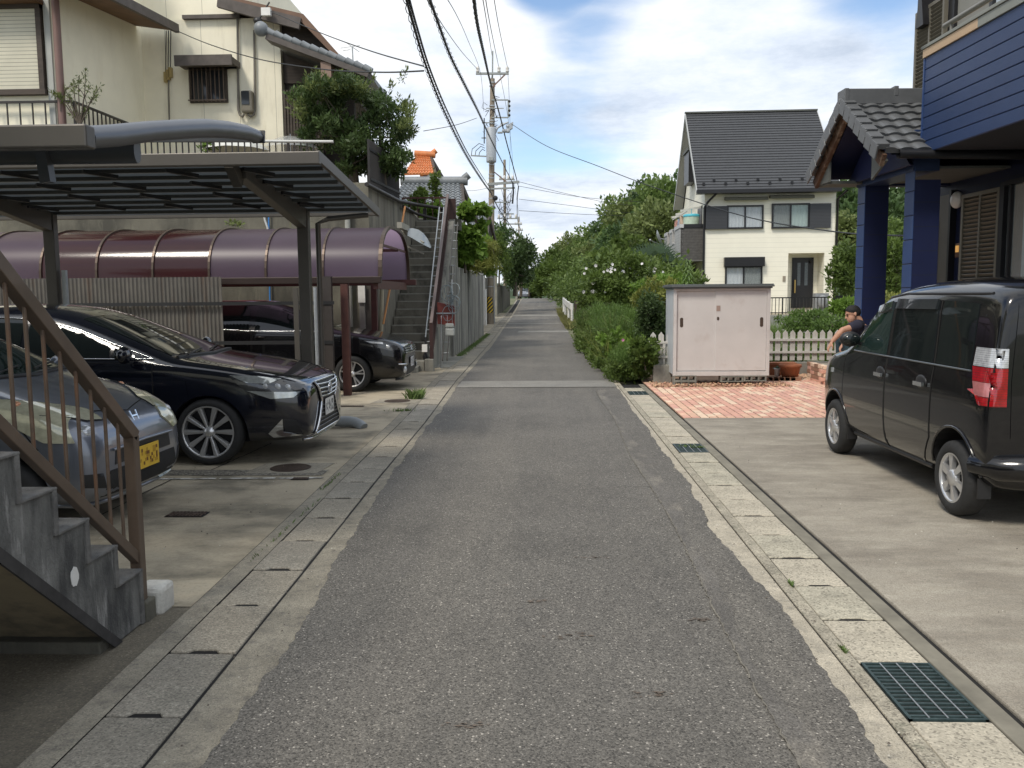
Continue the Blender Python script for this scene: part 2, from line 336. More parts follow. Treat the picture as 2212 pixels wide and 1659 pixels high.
# the fine joint line of the trench repair: a crack filled with pale sand
s = MB()
for (a, b) in ((1.0, 14.6),):
    y = a; px = .87
    pts = []
    while y < b: pts.append((.868+.02*math.sin(y*1.3)+rnd.uniform(-.007, .007), y)); y += .035
    for (x0, y0), (x1, y1) in zip(pts, pts[1:]):
        wd = rnd.uniform(.0012, .0055)*(rnd.random() < .9); s.quad((x0-wd, y0, .0075), (x0+wd, y0, .0075), (x1+wd, y1, .0075), (x1-wd, y1, .0075))
s.build('road_joint', mat('joint_sand', (.185, .17, .14), 1, var=.3, vs=20), kind='structure')
s = MB()
for (x0, y0, x1, y1, n) in ((.88, 7.0, .5, 7.05, 9), (-1.4, 11.6, .2, 11.9, 14), (-.3, 18, 1, 18.3, 10)):
    pr = None
    for i in range(n+1):
        q = (lerp(x0, x1, i/n), lerp(y0, y1, i/n)+rnd.uniform(-.02, .02))
        if pr: s.quad((pr[0], pr[1]-.002, .009), (q[0], q[1]-.002, .009), (q[0], q[1]+.003, .009), (pr[0], pr[1]+.003, .009))
        pr = q
s.build('road_crack', M_DARK, kind='structure')
# left lot, right drive, brick paving
strip('parking_lot', M_LOT, lambda y: -12, lambda y: GR(y)-.43, 4.25, 19.4, .0, ys=[4.25+i*.5 for i in range(32)])
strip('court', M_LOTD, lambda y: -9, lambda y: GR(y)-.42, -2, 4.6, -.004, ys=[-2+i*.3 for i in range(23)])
strip('sidewalk', M_LOT, lambda y: -4.6, lambda y: GR(y)-.43, 19.4, 60, .0, ys=[19.4+i*1.0 for i in range(41)])
s = MB(); s.box(1.778, 14, -2, 10.95, -.05, .012); s.build('driveway', speckle(M_DRIVE, 210, [(0, .72), (.25, .95), (.6, 1.05), (.93, 1.22)], .8), kind='structure', bevel=.01)
# joints in the lot slab
s = MB()
for (x0, y0, x1, y1) in ((-8, 9.25, -2.15, 9.6), (-3.1, 7.75, -3.0, 9.2), (-6, 11.2, -2.25, 11.45), (-7, 13.6, -2.25, 13.9), (-3.3, 4.6, -3.3, 7.4)):
    n = 24; pr = None
    for i in range(n+1):
        q = Vector((lerp(x0, x1, i/n)+rnd.uniform(-.01, .01), lerp(y0, y1, i/n)+rnd.uniform(-.012, .012), .005))
        if pr:
            d = (q-pr).normalized()*.006; nrm = Vector((-d.y, d.x, 0)); s.quad(pr-nrm, q-nrm, q+nrm, pr+nrm)
        pr = q
s.build('slab_joint', M_DARK, kind='structure')
s = MB(); r5 = random.Random(55)
for i in range(60):
    x = lerp(-3.9, -1.93, i/60); wd = .05
    if r5.random() < .9: s.quad((x, 7.36-r5.uniform(0, .006)+(x+2)*.03, .006), (x+.034, 7.36+(x+2)*.03, .006), (x+.034, 7.36+wd+(x+2)*.03, .006), (x, 7.36+wd+r5.uniform(-.006, .004)+(x+2)*.03, .006))
s.build('parking_line', M_WORN, kind='structure')
s = MB(); s.quad((-3.9, 7.50, .004), (-2.0, 7.5, .004), (-2.0, 7.74, .004), (-3.9, 7.74, .004)); s.build('lot_gravel_strip', speckle(mat('exposed_gravel', (.17, .155, .125), .95, var=.3, vs=9), 70, [(0, .3), (.25, .9), (.6, 1.4), (.9, 2.2)], .8), kind='structure')
# bricks: real blocks in two tones, herring rows that run parallel to the drive
M_BR = [mat('paver_%d' % i, c, .9, var=.14, vs=9, bump=.3, bs=80) for i, c in enumerate(((.66, .37, .28), (.71, .45, .32), (.62, .35, .275), (.76, .57, .42)))]
M_BR += [mat('paver_joint', (.26, .16, .10), 1, var=.2)]
s = MB(); r6 = random.Random(6); L, Wd = .225, .112
def brick_left(y): return 1.86+(y-11)*.015
s.m = 4; s.quad((1.765, 10.95, .006), (9, 10.95, .006), (9, 17.2, .006), (1.765, 17.2, .006))
col = 0; x = 1.77
while x < 7.4:
    y = 10.95-(L/2 if col % 2 else 0)
    while y < 17.1:
        x0 = x; x1 = x+Wd; ya = max(y, 10.95); yb = y+L
        if not (yb > 15.55+.30*max(0, x-3.1)) and yb > ya+.02:
            s.m = r6.choice((0, 0, 0, 1, 1, 2, 3, 3)); z = .014+r6.uniform(0, .003); d = .006
            s.add([(x0+d, ya+d, z), (x1-d, ya+d, z), (x1-d, yb-d, z), (x0+d, yb-d, z)], [(0, 1, 2, 3)])
            s.add([(x0+d, ya+d, z), (x1-d, ya+d, z), (x1-d+.002, ya+d-.003, .006), (x0+d-.002, ya+d-.003, .006)], [(3, 2, 1, 0)])
        y = yb
    x += Wd; col += 1
s.build('brick_paving', M_BR, kind='structure')
# channel beside the right gutter: a shallow dark gap and the kerb strips
s = MB(); s.box(1.664, 1.752, -2, 15.2, -.06, .004); s.build('kerb', mat('kerb_concrete', (.215, .198, .155), .9, var=.25, vs=5), kind='structure', bevel=.006)
s = MB(); s.box(1.285, 1.352, -2, 15.2, -.06, .003); s.build('kerb', M_KERB, kind='structure', bevel=.004)
s = MB(); s.quad((1.28, -2, -.006), (1.85, -2, -.006), (1.85, 15.2, -.006), (1.28, 15.2, -.006)); s.build('gutter_bed', M_DARK, kind='structure')
strip('gutter_bed', M_DARK, lambda y: GR(y)-.44, lambda y: GR(y)+.012, -2, 90, -.0065)
strip('kerb', M_LSAND, lambda y: GR(y)-.424, lambda y: GR(y)-.3035, -2, 90, .002, seed=31)
s = MB(); q_ = random.Random(91)
for i in range(520):
    k = q_.random(); x, y = ((q_.uniform(1.16, 1.34), q_.uniform(1.5, 12)) if k < .3 else (GR(5)+q_.uniform(.01, .2), q_.uniform(1.5, 12)) if k < .5 else (q_.uniform(1.9, 5), q_.uniform(2, 10.8)) if k < .75 else (q_.uniform(-4, -1.9), q_.uniform(2, 9)))
    r_ = q_.uniform(.002, .007); s.m = q_.randint(0, 1); z = .004 if x < 1.7 else .013
    s.add([(x-r_, y, z), (x, y-r_, z), (x+r_, y, z), (x, y+r_*1.3, z), (x, y, z+r_)], [(0, 1, 4), (1, 2, 4), (2, 3, 4), (3, 0, 4)])
o = s.build('pebbles', [mat('pebble_pale', (.5, .47, .4), .9, var=.2), mat('pebble_dark', (.13, .11, .09), .9, var=.2)], kind='stuff'); o['label'] = 'scattered grit and small stones on the concrete edges'; o['category'] = 'grit'
s = MB()
for (cx, cy, rx, ry) in ((.1, 3.9, .13, .05), (-.05, 4.35, .05, .03), (.42, 3.3, .09, .04), (.3, 5.1, .12, .04), (-.3, 3.05, .10, .03), (.75, 4.1, .06, .03)):
    for k in range(15):
        a = q_.uniform(0, 6.28); d = q_.random()**.7; x, y = cx+rx*d*math.cos(a), cy+ry*d*math.sin(a); r_ = q_.uniform(.003, .012); s.add([(x-r_*1.8, y, .0045), (x, y-r_*.6, .0045), (x+r_*1.8, y, .0045), (x, y+r_*.6, .0045)], [(0, 1, 2, 3)])
s.build('road_stain', mat('rust_stain', (.145, .115, .09), .95, var=.3, vs=30), kind='structure')
# gutter covers
def slab(mb, x0, x1, y0, y1, z, hole=True, slx=0.0, hd=.02):
    t = .05; c = (x0+x1)/2; h = (x1-x0)*.24; d = hd if hole else 0
    xs = [x0, c-h, c-h*.7, c+h*.7, c+h, x1]; yo = [0, 0, d, d, 0, 0]
    top = [(x, y0+o, z) for x, o in zip(xs, yo)]+[(x+slx, y1, z) for x in xs[::-1]]
    mb.prism([(a, b, c2-t) for a, b, c2 in top], (0, 0, t))
ORD = ['nearest', 'second', 'third', 'fourth', 'fifth', 'sixth', 'seventh', 'eighth', 'ninth', 'tenth', 'eleventh', 'twelfth']
y = 2.05; k = 0; r7 = random.Random(77)
grates = [(3.12, 3.62), (8.6, 9.1), (13.6, 14.1)]
M_COVRD = speckle(mat('gutter_cover_worn', (.44, .405, .315), .9, var=.2, vs=3, layers=((9, (1, 1, 1), .5, .7, (.2, .19, .15), .6),)), 110, [(0, .45), (.14, .85), (.5, 1.05), (.9, 1.25)], .75)
cov_y = [2.12, 2.62]; yy = 3.62
while yy < 8.5: cov_y.append(yy); yy += .498
yy = 9.1
while yy < 13.5: cov_y.append(yy); yy += .5
cov_y.append(14.1)
for k, y in enumerate(cov_y):
    s = MB(); dz = r7.uniform(-.003, .004); slab(s, 1.358+r7.uniform(-.002, .002), 1.657, y+.006, y+.487, dz)
    o = s.build('gutter_cover', M_COVR if r7.random() < .7 else M_COVRD, bevel=.006)
    l = 'pale speckled concrete gutter cover beside the driveway, %s from the photographer' % ORD[k] if k < 12 else 'small far concrete gutter cover beside the brick paving on the right'
    tag(o, l, 'gutter cover', 'pale concrete gutter covers along the right side')
y = 1.9; k = 0
while y < 60:
    s = MB(); a = GR(y)+r7.uniform(-.002, .003); b = a-.30; dz = r7.uniform(-.003, .004); slab(s, b, a, y+.008, y+.584, H(y)+dz+.001, y < 14, GR(y+.586)-GR(y), .032)
    o = s.build('gutter_cover', r7.choice((M_COVL, M_COVL, M_LSAND, M_COVLL)), bevel=.006 if y < 12 else 0)
    l = 'dark grey concrete gutter cover left of the road, %s from the photographer' % ORD[k] if k < 12 else 'small dark concrete gutter cover left of the road beyond the black cars'
    tag(o, l, 'gutter cover', 'dark concrete gutter covers along the left side'); y += .59; k += 1
# steel grates
for i, (ya, yb) in enumerate(grates):
    lab = ('large steel gutter grate nearest the photographer in the right gutter', 'steel gutter grate with weeds growing in it beside the driveway corner', 'far small steel gutter grate beside the brick paving')[i]
    t = thing('gutter_grate', lab, 'grate', (1.55, (ya+yb)/2, 0), group='steel grates in the right gutter')
    f = MB(); f.box(1.362, 1.655, ya, ya+.012, -.04, .004); f.box(1.362, 1.655, yb-.012, yb, -.04, .004); f.box(1.362, 1.374, ya, yb, -.04, .0045); f.box(1.643, 1.655, ya, yb, -.04, .0045); f.build('frame', M_GRATE, t)
    f = MB(); n = 15 if i == 0 else 12
    for q in range(1, n): yq = lerp(ya, yb, q/n); f.box(1.374, 1.643, yq-.006, yq+.006, -.035, .002)
    f.build('bearing_bars', M_GRATE, t)
    f = MB()
    for xq in (1.44, 1.51, 1.58): f.tube([(xq, ya+.01, .004), (xq, yb-.01, .004)], .0035, 6)
    f.build('cross_rods', M_STEEL, t)
    f = MB(); f.quad((1.362, ya, -.12), (1.655, ya, -.12), (1.655, yb, -.12), (1.362, yb, -.12)); f.build('pit', M_DARK, t)
# manholes, drain covers and the plastic pipe on the lot
def manhole(c, r, lab):
    t = thing('manhole', lab, 'manhole', c, group='round iron manholes in the parking lot')
    f = MB(); f.prism([(c[0]-.36, c[1]-.24, .002), (c[0]+.30, c[1]-.24, .002), (c[0]+.36, c[1]+.24, .002), (c[0]-.30, c[1]+.24, .002)], (0, 0, .004)); f.build('surround', M_LSAND, t)
    f = MB()
    for q, rr in enumerate((1, .94, .8, .68, .56, .44, .32, .2)):
        z = .008 if q % 2 == 0 else .013
        f.lathe([(r*rr, 0), (r*rr-.012, .0)], (c[0], c[1], z), (0, 0, 1), 28)
    f.lathe([(r, 0), (.001, 0)], (c[0], c[1], .0075), (0, 0, 1), 28); f.build('lid', M_IRON, t)
p = PG(628, 1012); manhole((p.x, p.y, 0), .19, 'round iron manhole lid in front of the black sedan by the gutter')
p = PG(898-40, 867); manhole((p.x, p.y, 0), .2, 'round iron manhole lid near the grass tuft by the brown post')
def drain(p, w, d, lab):
    t = thing('drain_cover', lab, 'drain cover', p, group='iron drain covers in the parking lot'); f = MB()
    n = 10
    for i in range(n): f.box(p.x-w/2+i*w/n, p.x-w/2+(i+.6)*w/n, p.y-d/2, p.y+d/2, .003, .010)
    f.box(p.x-w/2, p.x+w/2, p.y-.01, p.y+.01, .003, .0105); f.build('slats', M_IRON, t)
    f = MB(); f.quad((p.x-w/2-.01, p.y-d/2-.01, .0045), (p.x+w/2+.01, p.y-d/2-.01, .0045), (p.x+w/2+.01, p.y+d/2+.01, .0045), (p.x-w/2-.01, p.y+d/2+.01, .0045)); f.build('pit', M_DARK, t)
drain(PG(405, 1112), .27, .13, 'rusty iron drain cover in front of the silver car'); drain(PG(1140*.5486+24, 1035), .14, .08, 'tiny square iron drain cover beside the white parking line')
drain(PG(760, 878), .34, .08, 'rusty iron drain cover beyond the black sedan nose')
pp = PG(705, 905+18); t = thing('drain_pipe', 'grey plastic drain pipe elbow lying on concrete beside the black sedan', 'pipe', (pp.x, pp.y, 0))
MPVC = mat('grey_pvc', (.24, .26, .27), .5, var=.1)
f = MB(); z = .075; a = PG(700, 925); f.tube([(a.x-.3, a.y+.05, z), (a.x+.2, a.y+.05, z)], .06, 14); f.build('pipe', MPVC, t)
f = MB(); f.tube([(a.x+.19, a.y+.05, z), (a.x+.30, a.y+.05, z), (a.x+.38, a.y+.035, z-.01), (a.x+.44, a.y+.01, z-.035), (a.x+.49, a.y-.02, z-.07)], [.066, .066, .064, .064, .066], 14); f.build('elbow', MPVC, t)
# ================================================================== CARS
M_TYRE = mat('tyre_rubber', (.022, .022, .022), .8, var=.2, vs=20, bump=.2)
M_RIM = mat('alloy', (.66, .66, .66), .3, .75, var=.05)
M_RIMD = mat('alloy_shadow', (.018, .018, .02), .5, .5, var=.1)
M_CHROME = mat('chrome', (.75, .77, .8), .12, 1, var=0)
M_BLKPL = mat('black_trim', (.018, .018, .019), .45, var=.1)
M_GLASS = mat('car_glass', (.010, .014, .014), .03, var=0, spec=.55)
M_GLASSG = mat('green_tint_glass', (.018, .034, .030), .03, var=0, spec=.6)
M_BLACKP = mat('black_paint', (.004, .004, .005), .2, var=0, coat=.8, spec=.3)
M_BLUEBLK = mat('blue_black_paint', (.005, .006, .012), .14, var=0, coat=1, spec=.5)
M_SILVER = mat('grey_silver_paint', (.20, .215, .25), .30, .6, var=.04, vs=300, coat=1)
M_WPAINT = mat('white_car_paint', (.72, .72, .72), .3, var=0, coat=1)
M_BPAINT = mat('blue_car_paint', (.01, .10, .45), .3, var=0, coat=1)
M_LAMP = mat('headlamp_lens', (.50, .52, .50), .08, .55, var=.3, vs=18, coat=1)
M_LAMPY = mat('yellowed_lens', (.60, .58, .42), .10, .25, var=.25, vs=14, coat=1)
M_LAMPD = mat('lamp_interior', (.06, .06, .06), .2, .6, var=.3, vs=18, coat=1)
M_RED = lines(mat('red_lens', (.36, .006, .010), .12, var=.35, vs=18, coat=1), .016, .004, 2, .45)
M_CLEAR = lines(mat('clear_lens', (.62, .64, .66), .12, .3, var=.25, vs=30, coat=1), .014, .004, 2, .35)
M_PINK = mat('reversing_lens', (.55, .20, .20), .15, .2, var=.2, vs=30, coat=1)
M_MIR = mat('visor_smoke', (.03, .035, .04), .08, var=0, coat=1)
def subsurf_body(sections, mats, cuts, cut_r, wcut, name, level=2):
    s = MB(); n = None; rings = []
    for (x, zb, zbelt, zt, w_, wt) in sections:
        g_ = zt-zbelt; half = [(0, zb), (.80*w_, zb), (.965*w_, zb+.07), (w_, lerp(zb, zbelt, .45)), (.985*w_, zbelt-.05)]
        if g_ > .16: half += [(.945*w_, zbelt+.005), (lerp(.93*w_, wt, .80), zbelt+g_*.78), (wt*.93, zt-.035), (wt*.55, zt), (0, zt+.008)]
        else: half += [(.955*w_, zbelt+g_*.15), (lerp(.95*w_, wt, .5), zbelt+g_*.6), (wt*.93, zt-g_*.15), (wt*.55, zt), (0, zt+.006)]
        ring = [(x, y, z) for y, z in half]+[(x, -y, z) for y, z in half[-2:0:-1]]
        rings.append(ring)
    n = len(rings[0]); vs = [p for r_ in rings for p in r_]; k = len(rings)
    fs = [(i*n+j, i*n+(j+1) % n, (i+1)*n+(j+1) % n, (i+1)*n+j) for i in range(k-1) for j in range(n)]
    h = n//2
    for b, flip in ((0, True), ((k-1)*n, False)):
        for j in range(h):
            q = [b+j, b+j+1, b+(n-j-1) % n, b+(n-j) % n]
            q = list(dict.fromkeys(q)); fs.append(q[::-1] if flip else q)
    me = bpy.data.meshes.new(name); me.from_pydata(vs, [], fs); bm = bmesh.new(); bm.from_mesh(me); bmesh.ops.recalc_face_normals(bm, faces=bm.faces); bm.to_mesh(me); bm.free()
    for m in mats: me.materials.append(m)
    for p in me.polygons: p.use_smooth = True
    o = bpy.data.objects.new(name, me); C.objects.link(o)
    m = o.modifiers.new('s', 'SUBSURF'); m.levels = level; m.render_levels = level
    cs = MB()
    for cx_ in cuts:
        for sg in (1, -1):
            cs.lathe([(.001, 0), (cut_r, 0), (cut_r, .5), (.001, .5)], (cx_, sg*wcut, .30), (0, sg, 0), 28)
    cut = cs.build('cut', [mats[1]], local=True)
    for p in cut.data.polygons: p.use_smooth = False
    bmm = bmesh.new(); bmm.from_mesh(cut.data); bmesh.ops.remove_doubles(bmm, verts=bmm.verts, dist=.0015); bmesh.ops.recalc_face_normals(bmm, faces=bmm.faces); bmm.to_mesh(cut.data); bmm.free()
    bo = o.modifiers.new('b', 'BOOLEAN'); bo.operation = 'DIFFERENCE'; bo.object = cut; bo.solver = 'EXACT'
    try: bo.material_mode = 'TRANSFER'
    except Exception: pass
    bpy.context.view_layer.update()
    dg = bpy.context.evaluated_depsgraph_get(); nm = bpy.data.meshes.new_from_object(o.evaluated_get(dg))
    o.modifiers.clear(); o.data = nm; bpy.data.objects.remove(cut)
    if len(nm.materials) < 2: nm.materials.append(mats[1])
    # smooth-by-angle substitute: arch walls flat
    a = np.zeros(len(nm.polygons), bool)
    bmx = bmesh.new(); bmx.from_mesh(nm)
    for e_ in bmx.edges:
        if len(e_.link_faces) == 2 and e_.calc_face_angle(0) > R(38): e_.smooth = False
    bmx.to_mesh(nm); bmx.free()
    bm2 = bmesh.new(); bm2.from_mesh(nm); bvh = BVHTree.FromBMesh(bm2); bm2.free()
    return o, bvh
class Proj:
    def __init__(s, bvh): s.b = bvh
    def hit(s, a, b, ax, sg=1):
        """ax side: (x,z); front/rear: (y,z); top: (x,y)"""
        if ax == 'side': o, d = Vector((a, sg*3, b)), Vector((0, -sg, 0))
        elif ax == 'front': o, d = Vector((5, a, b)), Vector((-1, 0, 0))
        elif ax == 'rear': o, d = Vector((-5, a, b)), Vector((1, 0, 0))
        else: o, d = Vector((a, b, 5)), Vector((0, 0, -1))
        r = s.b.ray_cast(o, d)
        if r[0] is None or (r[0]-o).length > 3.0+1.2*(ax != 'side') and ax == 'side':
            q = s.b.find_nearest(o+d*(3 if ax == 'side' else 2.8)); return q[0], q[1]
        n_ = r[1] if r[1].dot(d) < 0 else -r[1]
        return r[0], n_
    def patch(s, poly, ax, m, name, parent, off=.006, step=.06, sg=1, thick=.0):
        bm = bmesh.new(); vs = [bm.verts.new((a, b, 0)) for a, b in poly]; bm.faces.new(vs)
        lo = [min(p[i] for p in poly) for i in (0, 1)]; hi = [max(p[i] for p in poly) for i in (0, 1)]
        for i in (0, 1):
            n_ = max(1, int((hi[i]-lo[i])/step))
            for k in range(1, n_):
                c = [0, 0, 0]; c[i] = lo[i]+(hi[i]-lo[i])*k/n_; no = [0, 0, 0]; no[i] = 1
                bmesh.ops.bisect_plane(bm, geom=bm.verts[:]+bm.edges[:]+bm.faces[:], plane_co=c, plane_no=no)
        bmesh.ops.triangulate(bm, faces=[f for f in bm.faces if len(f.verts) > 4])
        bd = {v for e_ in bm.edges if e_.is_boundary for v in e_.verts}
        for v in bm.verts:
            p, n_ = s.hit(v.co.x, v.co.y, ax, sg); v.co = p+n_*(off if v not in bd else off)
        # rim that dips into the body so that the piece has an edge
        r = bmesh.ops.extrude_edge_only(bm, edges=[e_ for e_ in bm.edges if e_.is_boundary])
        rimf = [g_ for g_ in r['geom'] if isinstance(g_, bmesh.types.BMFace)]
        for v in [g_ for g_ in r['geom'] if isinstance(g_, bmesh.types.BMVert)]:
            p = s.b.find_nearest(v.co); v.co = p[0]-(v.co-p[0])*.5
        bmesh.ops.recalc_face_normals(bm, faces=bm.faces)
        for f_ in bm.faces: f_.smooth = True
        for f_ in rimf: f_.smooth = False; [setattr(e_, 'smooth', False) for e_ in f_.edges]
        me = bpy.data.meshes.new(name); bm.to_mesh(me); bm.free(); me.materials.append(m)
        o = bpy.data.objects.new(name, me); C.objects.link(o); o.parent = parent; TM[o.name] = world_of(parent).copy(); return o
    def line(s, pts, ax, r, off=.004, sg=1, step=.05, closed=False):
        out_ = []; pts = list(pts)+([pts[0]] if closed else [])
        for (a0, b0), (a1, b1) in zip(pts, pts[1:]):
            n_ = max(1, int(math.hypot(a1-a0, b1-b0)/step))
            for i in range(n_): p, nn = s.hit(lerp(a0, a1, i/n_), lerp(b0, b1, i/n_), ax, sg); out_.append(p+nn*off)
        p, nn = s.hit(*pts[-1], ax, sg); out_.append(p+nn*off); return out_
def wheel(parent, x, y, sg, r, rim_r, wd, kind, name='wheel'):
    t = bpy.data.objects.new(name, None); C.objects.link(t); t.parent = parent; t.empty_display_size = .1; t.location = (x, y, r); TM[t.name] = world_of(parent) @ Matrix.Translation((x, y, r))
    f = MB(); h = wd/2; f.lathe([(rim_r, -h), (r-.03, -h), (r-.006, -h*.75), (r, -h*.4), (r, h*.4), (r-.006, h*.75), (r-.03, h), (rim_r+.01, h+.004), (rim_r, h-.005), (rim_r-.01, h-.03)], (0, 0, 0), (0, sg, 0), 40)
    f.build('tyre', M_TYRE, t, local=True)
    f = MB(); f.m = 0; f.lathe([(rim_r, h-.004), (rim_r-.012, h-.002), (rim_r-.018, h-.02), (rim_r-.02, -h)], (0, 0, 0), (0, sg, 0), 40)
    f.m = 1; f.lathe([(rim_r-.018, h-.075), (.001, h-.075)], (0, 0, 0), (0, sg, 0), 24); f.m = 0
    def spoke(a, w0, w1, r0, r1, z0, z1, twist=0):
        ca, sa = math.cos(a), math.sin(a); cb, sb = math.cos(a+twist), math.sin(a+twist)
        def pt(rr, ww, yy, c_, s_): return (c_*rr-s_*ww, sg*yy, s_*rr+c_*ww)
        A = [pt(r0, -w0, z0, ca, sa), pt(r0, w0, z0, ca, sa), pt(r1, w1, z1, cb, sb), pt(r1, -w1, z1, cb, sb)]
        B = [(p[0], p[1]-sg*.03, p[2]) for p in A]
        f.add(A+B, [(0, 1, 2, 3), (7, 6, 5, 4), (0, 4, 5, 1), (1, 5, 6, 2), (2, 6, 7, 3), (3, 7, 4, 0)])
    R1 = rim_r-.012
    if kind == 'six':
        f.lathe([(.001, h+.004), (.05, h+.002), (.062, h-.012), (.062, h-.04)], (0, 0, 0), (0, sg, 0), 24)
        for k in range(6): spoke(k*math.pi/3+.35, .014, .030, .05, R1, h-.006, h-.012)
    elif kind == 'ten':
        f.lathe([(.001, h-.012), (.035, h-.014), (.045, h-.03), (.06, h-.035), (.06, h-.06)], (0, 0, 0), (0, sg, 0), 24)
        for k in range(10): spoke(k*math.pi/5, .013, .027, .05, R1, h-.03, h-.010); spoke(k*math.pi/5, .004, .008, .05, R1, h-.02, h-.004)
        f.m = 1
        for k in range(5): a = k*2*math.pi/5+.3; f.lathe([(.011, h-.02), (.011, h-.035)], (.075*math.cos(a), 0, .075*math.sin(a)), (0, sg, 0), 8)
    elif kind == 'five':
        f.lathe([(.001, h-.012), (.035, h-.014), (.05, h-.03), (.05, h-.06)], (0, 0, 0), (0, sg, 0), 24)
        for k in range(5): spoke(k*2*math.pi/5+.2, .012, .012, .04, R1, h-.03, h-.012, .17); spoke(k*2*math.pi/5+.2, .012, .012, .04, R1, h-.03, h-.012, -.17)
    else:
        f.lathe([(R1, h-.03), (R1*.85, h-.02), (R1*.5, h-.012), (.05, h-.004), (.001, h)], (0, 0, 0), (0, sg, 0), 30)
        f.m = 1
        for k in range(8): a = k*math.pi/4; f.ball((R1*.72*math.cos(a), sg*(h-.02), R1*.72*math.sin(a)), (.016, .008, .016), 8, 4)
    f.build('rim', [M_RIM, M_RIMD], t, local=True); return t
def tube_part(name, pts, r, m, parent, n=6):
    f = MB(); f.tube(pts, r, n); return f.build(name, m, parent, local=True)
def mirror(parent, x, y, z, sg, m, sc_=1):
    f = MB(); f.ball((x, y+sg*.11*sc_, z+.03), (.055*sc_, .105*sc_, .078*sc_), 14, 10); f.bar((x+.02, y-sg*.02, z-.02), (x, y+sg*.07*sc_, z), .04, .03)
    o = f.build('wing_mirror', m, parent, local=True); f = MB(); f.ball((x-.045*sc_, y+sg*.11*sc_, z+.03), (.03*sc_, .085*sc_, .055*sc_), 12, 6); f.build('mirror_glass', M_GLASS, o, local=True)
def hood_seams(pj, t, pts): tube_part('hood_seam', pj.line(pts, 'top', .004, 0), .004, M_DARK, t)
def doors(pj, t, polys, sgs, paint, handles, hm):
    for i, (poly, hx) in enumerate(zip(polys, handles)):
        for sg in sgs:
            d = pj.patch(poly, 'side', paint, 'door', t, .004, .06, sg)
            tube_part('door_seam', pj.line(poly, 'side', .003, .0015, sg, closed=True), .0045, M_DARK, d)
            p, n_ = pj.hit(hx[0], hx[1], 'side', sg); q, _ = pj.hit(hx[0]-.15, hx[1], 'side', sg)
            f = MB(); f.tube([p+n_*.004, p+n_*.03, q+n_*.03, q+n_*.004], [.010, .012, .012, .010], 8); f.build('door_handle', hm, d, local=True)
def plate(pj, t, y0, z0, w_, h_, m, ax='front', tilt=0, blur=None, xo=None):
    p, n_ = pj.hit(y0, z0, ax); x = p.x+(.02 if ax == 'front' else -.02) if xo is None else xo
    f = MB(); r = random.Random(4); f.box(min(x, x+.006), max(x, x+.006), y0-w_/2, y0+w_/2, z0-h_/2, z0+h_/2)
    nx, nz = 14, 7
    for i in range(nx):
        for j in range(nz):
            if r.random() < .42 and 0 < j < nz-1 and 0 < i < nx-1:
                f.m = 1+(r.random() < .5); a = y0-w_/2+w_*i/nx; b = z0-h_/2+h_*j/nz; xx = x+.007 if ax == 'front' else x-.001
                f.quad((xx, a, b), (xx, a+w_/nx, b), (xx, a+w_/nx, b+h_/nz), (xx, a, b+h_/nz))
    f.build('number_plate', m, t, local=True)
